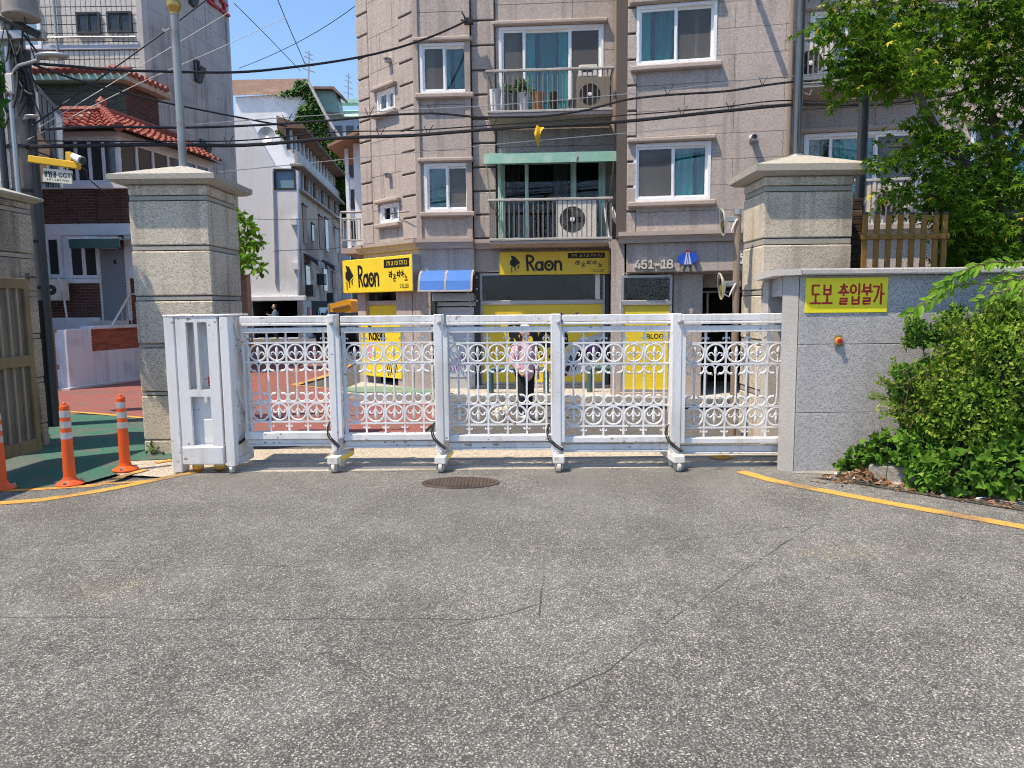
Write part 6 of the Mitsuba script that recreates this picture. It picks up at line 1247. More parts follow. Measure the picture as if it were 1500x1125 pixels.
def person(pos, rot, H, lab, top, legs, hat, arms, stride=.0, lean=0.0, hairlen=.0):
    k = tag(key_for('person'), lab, 'person'); s = H / 1.6; M_ = tr(*pos) @ rotz(rot) @ np.diag([s, s, s, 1]); V = lambda x, y, z: np.array([x, y + lean * max(0, z - .8), z])
    P2 = lambda n, m, mt, par=k, **kw: put(n, tf(m, M_), mt, par, smooth=kw.get('smooth', True))
    hip, chest, neck, head = V(0, 0, .82), V(0, .0, 1.14), V(0, .0, 1.33), V(0, -.02, 1.48)
    sh = [V(-.165, 0, 1.26), V(.165, 0, 1.26)]; hj = [V(-.085, 0, .80), V(.085, 0, .80)]; kn = [V(-.095, -.03 - stride * .5, .44), V(.095, -.02 + stride * .4, .44)]; an = [V(-.10, .0 - stride, .08), V(.10, .02 + stride, .08)]
    body = [(hip, .125, chest, .13), (chest, .135, neck - [0, 0, .06], .075), (neck - [0, 0, .07], .05, head - [0, 0, .06], .048), (head, .085, head + [0, 0, .055], .078), (head - [0, .02, .05], .06, head, .08)]
    for i, (e, w) in enumerate(arms):
        e, w = V(*e), V(*w); body += [(neck - [0, 0, .08], .06, sh[i], .055), (sh[i], .055, e, .042), (e, .042, w, .03)]
        d = (w - e) / np.linalg.norm(w - e); pm = w + d * .05; body += [(w, .028, pm, .032)]; sd = np.cross(d, [0, 1.0, .2]); sd /= np.linalg.norm(sd)
        for q, (o, L) in enumerate(((-.027, .06), (-.009, .072), (.009, .068), (.027, .055))): f0 = pm + sd * o + d * .02; f1 = f0 + d * L * .55; body += [(f0, .0095, f1, .009), (f1, .009, f1 + (d * .7 + np.array([0, .5, -.3])) * L * .45, .008)]
        body += [(w + d * .02, .012, w + d * .06 - sd * .045 + [0, -.01, 0], .010)]
    for i in (0, 1): body += [(hip, .10, hj[i], .095), (hj[i], .09, kn[i], .06), (kn[i], .058, an[i], .04), (an[i] + [0, .02, -.035], .035, an[i] + [0, -.12, -.05], .03)]
    put_k = scene; m = tf(skin(body), M_); scene[k] = mikit.ply(m, 'skin', smooth=True)
    cl = [(hip + [0, 0, -.04], .155, chest, .158), (chest, .158, neck - [0, 0, .075], .10)]
    for i, (e, w) in enumerate(arms): e, w = V(*e), V(*w); cl += [(neck - [0, 0, .09], .085, sh[i], .078), (sh[i], .078, e, .062), (e, .062, e + (w - e) * .85, .05)]
    P2('top', skin(cl, .022, 8), top)
    P2('trousers', skin([(hip - [0, 0, .02], .14, hip + [0, 0, .06], .135)] + [x for i in (0, 1) for x in ((hip, .12, hj[i], .112), (hj[i], .108, kn[i], .08), (kn[i], .08, an[i] + [0, 0, .03], .065))], .022, 8), legs)
    for i in (0, 1): P2('shoe', skin([(an[i] + [0, .03, -.04], .045, an[i] + [0, -.13, -.045], .04)], .015, 6), 'shoe_pale')
    ey = head + [0, -.092, .012]
    for sx in (-.03, .03): P2('eye', trimesh.creation.icosphere(1, .011).apply_translation(ey + [sx, .008, 0]), 'hair_dark')
    P2('nose', skin([(ey + [0, .004, 0], .010, ey + [0, -.012, -.035], .014)], .008, 4), 'skin'); P2('mouth', skin([(ey + [-.02, .012, -.065], .006, ey + [.02, .012, -.065], .006)], .006, 2), 'print_pink')
    for sx in (-.085, .085): P2('ear', trimesh.creation.icosphere(1, .02).apply_translation(head + [sx, .01, .005]), 'skin')
    hb = [(head + [0, .025, .05], .088, head + [0, .03, -.0], .085)] + ([(head + [0, .05, -.02], .07, head + [0, .06, -hairlen], .06)] if hairlen else [])
    P2('hair', skin(hb, .02, 6), 'hair_dark')
    if hat: P2('cap', skin([(head + [0, .0, .075], .093, head + [0, .01, .09], .085), (head + [0, -.09, .075], .025, head + [0, -.14, .068], .03)], .02, 6), hat)
    return k
pp_ = gnd(770, 613); pp_[1] = 11.6; pp_[0] = at(769, 560, 11.6)[0]; pp_[2] = float(ground_z(pp_[0], 11.6))
person(pp_, .55, 1.5, 'person in a pink jacket and black trousers with a pale cap, walking behind the gate', 'pink_cloth', 'black_cloth', 'cap_white', [((-.24, .03, 1.02), (-.20, -.14, .86)), ((.23, .04, 1.02), (.21, -.06, .80))], .07, 0, .14)
pq = at(404, 470, 35); pq[2] = float(ground_z(pq[0], 35))
person(pq, -1.1, 1.68, 'person in dark blue looking at a phone in front of the garage', 'blue_cloth', 'black_cloth', None, [((-.22, -.02, 1.02), (-.10, -.28, 1.12)), ((.22, .0, 1.02), (.08, -.28, 1.12))], .0, -.03, 0)
k = thing('phone', 'phone held up by the person before the garage', 'phone'); Mx = tr(*pq) @ rotz(-1.1) @ np.diag([1.05, 1.05, 1.05, 1]); put('case', tf(rbox(-.04, .04, -.37, -.355, 1.13, 1.28, .004), Mx), 'dark_metal', k); put('display', tf(box(-.035, .035, -.3545, -.353, 1.14, 1.27), Mx), 'glass_night', k)
# small cream dog
mat('cream_fur', worn((0.72, 0.62, 0.42), .3, 14, 0, .3, (0.5, 0.38, 0.22)), 0.95)
DGp = gnd(735, 616); k = tag(key_for('dog'), 'small fluffy cream dog standing at the feet of the person in pink', 'dog'); g = np.random.default_rng(5)
bn = [((-.13, 0, .21), .075, (.10, 0, .22), .085), ((.10, 0, .22), .07, (.17, 0, .32), .055), ((.17, 0, .33), .065, (.19, 0, .34), .06), ((.2, 0, .33), .04, (.25, 0, .31), .025), ((-.15, 0, .24), .03, (-.22, 0, .34), .035)]
DGM = tr(*DGp) @ rotz(.5) @ np.diag([.72, .72, .72, 1])
for x, y in ((.09, .05), (.09, -.05), (-.12, .055), (-.12, -.055)): bn += [((x, y, .2), .045, (x - (.03 if x < 0 else 0), y, .11), .032), ((x - (.03 if x < 0 else 0), y, .11), .03, (x, y, .03), .026), ((x, y, .02), .024, (x + .025, y, .018), .022)]
for y in (-.045, .045): bn += [((.17, y, .37), .02, (.16, y * 1.5, .31), .024)]
m = skin(bn, .014, 6); v = m.vertices + m.vertex_normals * (.02 * (meshkit.noise(m.vertices * 45)[:, None] - .4)); scene[k] = mikit.ply(tf(trimesh.Trimesh(v, m.faces), DGM), 'cream_fur', smooth=True)
for y in (-.025, .025): put('eye', tf(trimesh.creation.icosphere(1, .009).apply_translation((.225, y, .35)), DGM), 'hair_dark', k)
put('nose', tf(trimesh.creation.icosphere(1, .013).apply_translation((.272, 0, .315)), DGM), 'hair_dark', k)
# cars
mat('car_black', (0.012, 0.013, 0.016), 0.15, 0, 0.6, clearcoat=0.8); mat('car_grey', (0.05, 0.052, 0.055), 0.2, 0.3, 0.6, clearcoat=0.8); mat('car_glass', (0.02, 0.025, 0.03), 0.05, 0, 0.7); mat('lamp_clear', (0.65, 0.67, 0.7), 0.1, 0.4); mat('tyre', (0.02, 0.02, 0.02), 0.85)
def car(pos, rot, lab, paint):
    k = thing('parked_car', lab, 'car'); M_ = tr(*pos) @ rotz(rot)
    prof = [(-2.2, .35), (-2.25, .62), (-2.18, .92), (-1.25, 1.05), (-.55, 1.55), (1.2, 1.62), (1.95, 1.25), (2.2, 1.05), (2.2, .4), (1.8, .28), (-1.9, .28)]
    pr = Polygon(prof).buffer(-.08).buffer(.08); m = trimesh.creation.extrude_polygon(pr, 1.74, engine='earcut'); m.apply_transform(np.array([[0, 0, 1, -.87], [1, 0, 0, 0], [0, 1, 0, 0], [0, 0, 0, 1.0]]))
    m = trimesh.Trimesh(*trimesh.remesh.subdivide_to_size(m.vertices, m.faces, .35)); v = m.vertices.copy(); t = np.clip((v[:, 2] - .95) / .65, 0, 1); v[:, 0] *= 1 - .20 * t; v[:, 0] *= 1 - .12 * np.clip((np.abs(v[:, 1]) - 1.7) / .5, 0, 1); m = trimesh.Trimesh(v, m.faces); m.fix_normals()
    P2 = lambda n, q, mt, par=k, **kw: put(n, tf(q, M_), mt, par, **kw)
    P2('body', m, paint, smooth=30)
    P2('windscreen', trimesh.Trimesh([(-.74, -1.21, 1.09), (.74, -1.21, 1.09), (.60, -.58, 1.53), (-.60, -.58, 1.53)], [[0, 1, 2], [0, 2, 3]]), 'car_glass')
    for sx in (-1, 1):
        P2('side_window', trimesh.Trimesh([(sx * .868, -1.0, 1.08), (sx * .868, 1.6, 1.10), (sx * .73, 1.0, 1.52), (sx * .735, -.45, 1.5)], [[0, 1, 2], [0, 2, 3]]), 'car_glass')
        h = P2('headlight', rbox(sx * .56 - .2, sx * .56 + .2, -2.235, -2.1, .70, .86, .03), 'lamp_clear')
        P2('mirror', rbox(sx * 1.0 - .1, sx * 1.0 + .1, -.95, -.85, 1.05, 1.22, .03), paint)
        for y in (-1.4, 1.35):
            w = P2('wheel', tf(lathe([(.2, -.1), (.32, -.1), (.34, -.06), (.34, .06), (.32, .1), (.2, .1)], 24), tr(sx * .8, y, .33) @ trimesh.transformations.rotation_matrix(math.pi / 2, [0, 1, 0])), 'tyre', smooth=40)
            P2('rim', tf(lathe([(0, -.08), (.2, -.08), (.21, .08), (0, .06)], 20), tr(sx * .8, y, .33) @ trimesh.transformations.rotation_matrix(math.pi / 2, [0, 1, 0])), 'dull_steel', w)
    P2('grille', rbox(-.42, .42, -2.27, -2.2, .55, .82, .02), 'dark_metal'); P2('grille_bar', rbox(-.38, .38, -2.285, -2.268, .67, .70, .005), 'dull_steel'); P2('emblem', tf(lathe([(0, 0), (.06, 0), (.05, .01), (0, .012)], 14), tr(0, -2.285, .685) @ rotx(math.pi / 2)), 'lamp_clear'); P2('number_plate', rbox(-.26, .26, -2.28, -2.25, .42, .53, .01), 'white_pvc')
c = at(492, 470, 27); car((c[0], 27 + 2.2, float(ground_z(c[0], 27))), .0, 'black car parked up the alley under the yellow canopy', 'car_black')
c = at(420, 470, 38); car((c[0] + .5, 40.5, .12), .0, 'dark car parked inside the shaded garage', 'car_grey')
k = thing('yellow_canopy', 'orange yellow folded canopy above the black car beside the apartment corner', 'canopy'); Y_ = Fr((0, 23.5), 0); mat('canopy_cloth', worn((0.72, 0.34, 0.02), .3, 3), 0.7)
pl = [Y_.px(*q) for q in [(481, 446), (510, 438), (514, 441), (514, 458), (480, 457)]]
put('cloth', Y_(ext(Polygon(pl), 1.2, 1.2)), 'canopy_cloth', k); [put('leg', Y_(tube([(pl[0][0], d_, pl[0][1]), (pl[0][0], d_, -.2)], .03, 6)), 'dull_steel', k) for d_ in (0, 1.2)]
k2 = put('fold', Y_(ext(Polygon([Y_.px(*q) for q in [(486, 452), (512, 446), (512, 449), (488, 454)]]), .04, -.002)), 'shingle_brown', k)
# ---------------------------------------------------------------- vegetation
def leafmat(name, trans, rough=0.45, spec=0.35):
    scene[name] = {'type': 'principledthin', 'base_color': {'type': 'mesh_attribute', 'name': 'vertex_color'}, 'roughness': rough, 'diff_trans': trans, 'spec_trans': 0.0, 'eta': 1.4}
mat('twig', (0.16, 0.115, 0.08), 0.9)
leafmat('leaf_maple', 0.55); leafmat('leaf_shrub', 0.45, 0.4); leafmat('leaf_ivy', 0.4, 0.35); leafmat('leaf_dry', 0.2, 0.8)
def star(n=5):
    L = [(0, 1.0), (52, .86), (100, .55), (-52, .86), (-100, .55)][:n]; L.sort(); pts = [(0.0, -.12, 0)]; rim = []
    for i, (a, l) in enumerate(L):
        r = math.radians(a); rim += [(math.cos(r) * l, math.sin(r) * l, -.12 * l)]
        if i < len(L) - 1: b = math.radians((a + L[i + 1][0]) / 2); rim += [(math.cos(b) * .30, math.sin(b) * .30, .02)]
    v = np.array([(-.1, 0, 0)] + rim, float); return v, np.array([[0, i, i + 1] for i in range(1, len(v) - 1)])
STAR = star(); OVAL = (np.array([(0, 0, 0), (.35, .27, .05), (.75, .2, .03), (1, 0, -.08), (.75, -.2, .03), (.35, -.27, .05), (.5, 0, 0.0)], float), np.array([[0, 1, 6], [1, 2, 6], [2, 3, 6], [3, 4, 6], [4, 5, 6], [5, 0, 6]]))
RHOMB = (np.array([(0, 0, 0), (.45, .3, .08), (1, 0, -.05), (.45, -.3, .08)], float), np.array([[0, 1, 2], [0, 2, 3]]))
IVYL = (np.array([(0, 0, 0), (-.12, .38, .0), (.35, .52, .06), (.45, .30, .02), (1, 0, -.1), (.45, -.30, .02), (.35, -.52, .06), (-.12, -.38, 0)], float), np.array([[0, 1, 2], [0, 2, 3], [0, 3, 4], [0, 4, 5], [0, 5, 6], [0, 6, 7]]))
def unit(a): return a / (np.linalg.norm(a, axis=-1, keepdims=True) + 1e-12)
def leaves(shape, P0, t, nrm, L, col):
    sv, sf = shape; t = unit(t); s = unit(np.cross(nrm, t)); nn = np.cross(t, s); L = L[:, None, None]
    V = P0[:, None] + L * (sv[None, :, :1] * t[:, None] + sv[None, :, 1:2] * s[:, None] + sv[None, :, 2:] * nn[:, None])
    F_ = (sf[None] + (np.arange(len(P0)) * len(sv))[:, None, None]).reshape(-1, 3)
    return trimesh.Trimesh(V.reshape(-1, 3), F_, process=False), np.repeat(col, len(sv), 0)
def tint(g, n, a, b, c=None, pc=0.0):
    q = g.random((n, 1)); col = np.array(a) * (1 - q) + np.array(b) * q
    if c is not None: col = np.where(g.random((n, 1)) < pc, np.array(c), col)
    return np.clip(col * (.85 + .3 * g.random((n, 1))), .004, .9)
def blob(u, v, ru, rv, Y, dY): return at(u, v, Y), np.array([ru * Y / FPX, dY, rv * Y / FPX])
# maple behind the wall -------------------------------------------------------------------------------------------
MT = thing('maple_tree', 'green maple overhanging the granite wall on the right, its upper leaves yellow green', 'tree')
TR = lambda pts: np.array([at(*p) for p in pts])
mat('maple_bark', worn((0.085, 0.07, 0.055), .5, 6, 0, .4), 0.9)
lines = [([(1486, 420, 8.9), (1478, 330, 8.8), (1452, 282, 8.7), (1423, 250, 8.6), (1394, 222, 8.5), (1372, 190, 8.4), (1347, 145, 8.3), (1327, 100, 8.2), (1300, 40, 8.1), (1260, -30, 8.0)], .085, .02),
         ([(1478, 330, 8.8), (1476, 250, 8.9), (1450, 160, 9.0), (1448, 60, 9.1), (1420, -80, 9.1)], .07, .025), ([(1476, 250, 8.9), (1510, 160, 9.0), (1540, 60, 9.2)], .05, .02), ([(1394, 222, 8.5), (1350, 215, 8.2), (1300, 215, 8.0)], .025, .008), ([(1448, 60, 9.1), (1500, 0, 9.2), (1540, -90, 9.3)], .035, .02), ([(1347, 145, 8.3), (1290, 110, 8.0), (1230, 90, 7.9)], .022, .008), ([(1423, 250, 8.6), (1390, 285, 8.2), (1340, 290, 8.0)], .025, .008)]
put('trunk', cat([tube(TR(p), np.linspace(a, b, len(p)), 9) for p, a, b in lines]), 'maple_bark', MT, smooth=60)
g = np.random.default_rng(21)
BL = [(1250, 28, 62, 26, 7.35, .35, 34), (1330, 30, 90, 44, 8.2, .5, 75), (1420, 20, 80, 50, 8.6, .6, 75), (1480, 40, 60, 60, 8.8, .6, 60), (1262, 78, 50, 26, 7.3, .3, 30), (1310, 92, 65, 36, 7.4, .4, 54), (1270, 116, 36, 20, 7.3, .25, 14), (1390, 90, 60, 40, 8.5, .5, 48), (1455, 112, 55, 50, 8.8, .5, 55), (1490, 150, 40, 50, 8.7, .4, 40),
      (1420, 150, 40, 22, 8.5, .4, 8), (1360, 118, 34, 26, 7.6, .3, 16), (1345, 185, 42, 20, 8.2, .35, 18), (1375, 205, 45, 18, 8.3, .35, 18), (1330, 232, 40, 20, 8.1, .3, 18), (1370, 250, 45, 26, 8.3, .35, 28), (1340, 280, 50, 18, 8.1, .3, 24), (1400, 290, 45, 24, 8.3, .4, 30), (1460, 220, 48, 36, 8.6, .4, 40), (1430, 255, 40, 25, 8.5, .35, 22), (1480, 275, 45, 28, 8.4, .4, 34), (1420, 316, 50, 16, 8.0, .3, 22), (1480, 330, 40, 26, 8.3, .4, 26),
      (1300, -50, 110, 50, 8.2, .6, 70), (1420, -70, 110, 60, 8.7, .7, 80), (1540, 0, 60, 90, 9.0, .7, 60), (1560, 160, 60, 110, 8.9, .6, 60), (1440, 372, 55, 36, 8.4, .4, 64), (1500, 390, 50, 30, 8.5, .4, 44), (1415, 345, 34, 30, 8.3, .35, 30)]
P_, T_, N_, C_ = [], [], [], []
for u, v, ru, rv, Y, dY, n in BL:
    c, r = blob(u, v, ru, rv, Y, dY)
    for _ in range(n):
        q = unit(g.normal(size=3)) * g.random() ** .45; sc = c + q * r; out = unit(np.array([q[0] * 1.2 - .15, q[1] - .25, -.35 + .2 * q[2]])); m = g.integers(7, 12); nr = unit(np.array([0, 0, 1.0]) + .35 * g.normal(size=3) - .25 * out)
        s_ = np.cross(nr, out); a = g.uniform(-.22, .22, m); b = g.uniform(-.16, .20, m)
        P_.append(sc + a[:, None] * s_ + b[:, None] * out + g.normal(size=(m, 3)) * .018 - np.array([0, 0, 1]) * (np.abs(a) * .3)[:, None]); T_.append(unit(out + .9 * np.sign(a)[:, None] * s_ * g.random((m, 1)) + [0, 0, -.35] + .3 * g.normal(size=(m, 3)))); N_.append(nr + .35 * g.normal(size=(m, 3)))
        top = v < 130; C_.append(tint(g, m, (0.042, 0.11, 0.011), (0.13, 0.235, 0.02), (0.50, 0.46, 0.05), (.10 if q[2] > .25 and top and u < 1480 else .02)))
P_, T_, N_, C_ = (np.vstack(x) for x in (P_, T_, N_, C_)); m, c = leaves(STAR, P_, T_, N_, g.uniform(.062, .105, len(P_)), C_)
k = put('crown', m, 'leaf_maple', MT, color=c); tag(k, kind='stuff')
# hedge shrub, boxwood and ivy in front of the wall ----------------------------------------------------------------
def shrub(blobs, n, shape, L, colA, colB, seed, mt, cc=None, pc=0.0, droop=.0, shell=.25, lump=5.0):
    g = np.random.default_rng(seed); B = [blob(*b[:6]) for b in blobs]; w = np.array([r[0] * r[2] + r[0] * r[1] for _, r in B]); w /= w.sum(); Pq, Nq = [], []
    for (c, r), wi in zip(B, w):
        m = int(n * wi); q = unit(g.normal(size=(m, 3))); q[:, 1] = -np.abs(q[:, 1]) * .9 + .15 * g.random(m); q = unit(q); rad = 1 - shell * g.random(m) ** 1.5; p = c + q * r * rad[:, None]
        rad2 = .68 + .62 * meshkit.fbm(p * lump, 2, seed); p = c + q * r * (rad * rad2)[:, None]; keep = p[:, 2] > ground_z(p[:, 0], p[:, 1]) + .01; Pq.append(p[keep]); Nq.append(q[keep])
    p, q = np.vstack(Pq), np.vstack(Nq); n = len(p); t = unit(q * .7 + g.normal(size=(n, 3)) * .75 + [0, 0, .25 - droop]); nr = unit(q + [0, -.2, .5] + .6 * g.normal(size=(n, 3)))
    return leaves(shape, p, t, nr, L * g.uniform(.55, 1.5, n), tint(g, n, colA, colB, cc, pc) * (.62 + .8 * meshkit.fbm(p * 3.1, 2, seed + 5))[:, None])
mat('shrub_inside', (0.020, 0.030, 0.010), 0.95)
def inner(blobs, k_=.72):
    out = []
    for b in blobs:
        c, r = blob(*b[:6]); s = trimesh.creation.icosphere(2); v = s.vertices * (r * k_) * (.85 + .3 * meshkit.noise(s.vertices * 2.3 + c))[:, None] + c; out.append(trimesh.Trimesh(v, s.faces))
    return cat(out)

HBL = [(1478, 560, 78, 118, 6.35, .42), (1415, 600, 70, 82, 6.4, .36), (1362, 610, 44, 52, 6.5, .28), (1430, 515, 55, 42, 6.5, .28), (1500, 470, 60, 46, 6.5, .32), (1335, 585, 30, 36, 6.6, .18), (1560, 560, 60, 140, 6.2, .4), (1395, 545, 40, 30, 6.55, .2)]
HD = thing('hedge_shrub', 'large dense small leaved shrub filling the corner in front of the granite wall', 'shrub')
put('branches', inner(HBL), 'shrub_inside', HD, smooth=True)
m, c = shrub(HBL, 26000, RHOMB, .042, (0.07, 0.155, 0.016), (0.24, 0.38, 0.05), 31, 'leaf_shrub', (0.27, 0.33, 0.07), .06, shell=.35, lump=4.0); k = put('foliage', m, 'leaf_shrub', HD, color=c); tag(k, kind='stuff')
g = np.random.default_rng(77); sh_p, sh_t, shoots = [], [], []                # long loose shoots breaking the outline
for _ in range(260):
    c0, r0 = [blob(*b[:6]) for b in HBL][g.integers(0, 6)]; q = unit(np.array([g.normal(), -abs(g.normal()) * .6, g.normal() * .7 + .35])); a = c0 + q * r0 * .92; d = unit(q + [g.normal() * .4, 0, .45]); Lq = g.uniform(.10, .30)
    if a[2] < .15: continue
    tt = np.linspace(0, 1, 9)[:, None]; C = a + d * tt * Lq + np.array([0, -.02, -.10]) * tt * tt * Lq; shoots.append(tube(C, np.linspace(.004, .0015, 9), 4))
    for i in range(1, 9):
        for s_ in (-1, 1): sh_p.append(C[i]); sh_t.append(unit(d + s_ * unit(np.cross(d, [.1, -1, .2])) * .9 + g.normal(size=3) * .25))
sh_p, sh_t = np.array(sh_p), np.array(sh_t); m, c = leaves(RHOMB, sh_p, sh_t, unit(g.normal(size=sh_p.shape) * .5 + [0, -.5, .8]), g.uniform(.03, .052, len(sh_p)), tint(g, len(sh_p), (0.10, 0.21, 0.02), (0.26, 0.40, 0.05), (0.34, 0.38, 0.08), .1))
k = put('shoot_leaves', m, 'leaf_shrub', HD, color=c); tag(k, kind='stuff'); k = put('shoots', cat(shoots), 'twig', HD); tag(k, kind='stuff')
g = np.random.default_rng(7); tw = []
for _ in range(70):
    a = at(g.uniform(1320, 1480), g.uniform(520, 660), 6.35); tw.append(tube([a, a + [g.uniform(-.12, .12), -.06, g.uniform(.05, .16)]], [.005, .002], 4))
k = put('twigs', cat(tw), 'twig', HD); tag(k, kind='stuff')
BX = thing('boxwood', 'young upright boxwood with glossy leaves left of the large shrub', 'shrub')
sp = [([(1362, 600, 6.6), (1358, 545, 6.62), (1352, 510, 6.62), (1342, 482, 6.6)], .010), ([(1358, 545, 6.62), (1372, 505, 6.6), (1388, 468, 6.58), (1398, 452, 6.56)], .008), ([(1352, 510, 6.62), (1335, 500, 6.6), (1328, 490, 6.58)], .006), ([(1362, 600, 6.6), (1335, 560, 6.55), (1318, 545, 6.5)], .007)]
put('stem', cat([tube(TR(p), np.linspace(r, r * .4, len(p)), 6) for p, r in sp]), 'twig', BX)
BXB = [(1338, 482, 16, 16, 6.58, .10), (1352, 498, 20, 12, 6.6, .1), (1372, 490, 18, 16, 6.6, .1), (1386, 468, 14, 14, 6.58, .09), (1399, 456, 9, 9, 6.56, .06), (1330, 500, 10, 10, 6.56, .06), (1350, 540, 14, 12, 6.55, .08), (1322, 548, 16, 12, 6.5, .08), (1316, 572, 12, 12, 6.5, .08)]
m, c = shrub(BXB, 2600, OVAL, .036, (0.045, 0.12, 0.02), (0.13, 0.26, 0.045), 33, 'leaf_ivy', (.22, .30, .05), .1, shell=.8); k = put('foliage', m, 'leaf_ivy', BX, color=c); tag(k, kind='stuff')
IVB = [(1240, 684, 18, 10, 6.7, .08), (1268, 668, 28, 20, 6.68, .12), (1300, 655, 40, 26, 6.6, .18), (1345, 655, 40, 32, 6.4, .22), (1365, 690, 40, 30, 6.2, .2), (1420, 690, 62, 40, 6.05, .28), (1480, 690, 60, 50, 5.95, .3), (1540, 700, 50, 60, 5.85, .3)]
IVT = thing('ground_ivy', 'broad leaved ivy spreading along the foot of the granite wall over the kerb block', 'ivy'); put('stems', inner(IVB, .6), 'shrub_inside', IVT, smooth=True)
m, c = shrub(IVB, 2300, IVYL, .062, (0.045, 0.12, 0.015), (0.14, 0.27, 0.035), 35, 'leaf_ivy', (.19, .28, .06), .1, droop=.35, shell=.3, lump=6); k = put('foliage', m, 'leaf_ivy', IVT, color=c); tag(k, kind='stuff')
k = thing('grass_tuft', 'long grass blades growing beside the concrete kerb block', 'grass', None); g = np.random.default_rng(12)
for i in range(16):
    a = gnd(g.uniform(1285, 1335), g.uniform(698, 706)); d = np.array([g.uniform(-.10, .22), g.uniform(-.12, .0), g.uniform(.14, .34)]); mid_ = a + d * .6 + [0, 0, .03]; put('blade', trimesh.Trimesh([a - [.004, 0, 0], a + [.004, 0, 0], mid_ + [.004, 0, 0], mid_ - [.004, 0, 0], a + d], [[0, 1, 2], [0, 2, 3], [3, 2, 4]], process=False), 'leaf_plain', k)
# kerb block, edge strip and dead leaves
bmat('old_concrete', granite((0.36, 0.345, 0.315), (0.22, 0.21, 0.19), 70, stain=.6), grain(60), .003)
k = thing('kerb_block', 'weathered grey concrete kerb block half buried in ivy', 'kerb block'); a, b = gnd(1272, 703), gnd(1345, 709); bl = np.linalg.norm((b - a)[:2]); an_ = math.atan2(b[1] - a[1], b[0] - a[0])
put('block', tf(rbox(0, bl + .5, 0, .14, -.05, .15, .018), tr(a[0], a[1], 0) @ rotz(an_)), 'old_concrete', k)
struct('wall_footing', drape(wpoly([(1164, 693), (1230, 695), (1290, 706), (1380, 722), (1520, 742), (1620, 760), (1620, 752), (1520, 728), (1380, 700), (1250, 688), (1164, 687)]).buffer(.02), .006, .3), 'old_concrete')
bmat('wet_dirt', granite((0.10, 0.09, 0.075), (0.03, 0.028, 0.025), 40), grain(60), .01)
struct('dirt_strip', drape(wpoly([(1185, 700), (1240, 703), (1330, 717), (1420, 731), (1520, 746), (1620, 764), (1620, 770), (1520, 753), (1420, 737), (1330, 722), (1240, 707)]), .008, .3), 'wet_dirt')
g = np.random.default_rng(3); n = 420; uv_ = np.c_[g.normal(1265, 26, n), g.normal(702, 5, n)]; uv_[260:] = np.c_[g.uniform(1215, 1480, n - 260), np.zeros(n - 260)]; uv_[260:, 1] = 698 + (uv_[260:, 0] - 1215) * .16 + g.normal(0, 4, n - 260)
p = np.array([gnd(*q) for q in uv_]); hz = np.exp(-((uv_[:, 0] - 1262) / 24) ** 2) * .10; p[:, 2] += .012 + g.random(n) * hz
m, c = leaves(OVAL, p, unit(g.normal(size=(n, 3)) * [1, 1, .4]), unit(g.normal(size=(n, 3)) * .8 + [0, -.3, 1]), g.uniform(.03, .07, n), tint(g, n, (0.16, 0.085, 0.045), (0.33, 0.20, 0.12), (.42, .36, .28), .08))
k = put('dead_leaves', m, 'leaf_dry', color=c); tag(k, 'drift of dry brown leaves at the foot of the granite wall', 'leaves', kind='stuff')
for u, v, lab in ((1228, 696, 'scrap of white litter left of the dead leaves'), (1256, 703, 'crumpled white wrapper among the dead leaves'), (1437, 733, 'small pale scrap on the dirt strip at the right edge')):
    k = thing('litter', lab, 'litter'); a = gnd(u, v) + [0, 0, .015]; s = trimesh.creation.icosphere(1, .03); s.vertices *= (1 + .5 * meshkit.noise(s.vertices * 60)[:, None]) * [1.2, .7, .35]; scene[k] = mikit.ply(s.apply_translation(a), 'print_white')
# foreground branch hanging in from the right -----------------------------------------------------------------------
BRN = thing('leafy_branch', 'bright green leafy branch reaching in from the right edge in front of the wall', 'branch')
brs = [[(1560, 392, 5.7), (1500, 403, 5.65), (1455, 416, 5.6), (1412, 416, 5.6), (1378, 428, 5.55), (1350, 446, 5.5), (1328, 462, 5.5)], [(1530, 380, 5.7), (1490, 384, 5.65), (1455, 383, 5.6), (1425, 390, 5.6), (1400, 404, 5.55), (1378, 420, 5.55)], [(1500, 404, 5.65), (1478, 424, 5.6), (1450, 432, 5.55), (1430, 440, 5.5)], [(1520, 398, 5.6), (1500, 420, 5.55), (1490, 436, 5.5)]]
lg = np.random.default_rng(15); OL = mikit.ply(trimesh.Trimesh(OVAL[0] * [1, .85, 1], OVAL[1], process=False), 'leaf_bright'); OL2 = {**OL, 'bsdf': {'type': 'ref', 'id': 'leaf_bright2'}}
for nm, c in (('leaf_bright', (0.24, 0.42, 0.05)), ('leaf_bright2', (0.15, 0.31, 0.04))): scene[nm] = {'type': 'principledthin', 'base_color': rgb(c), 'roughness': 0.45, 'diff_trans': 0.8, 'eta': 1.4}
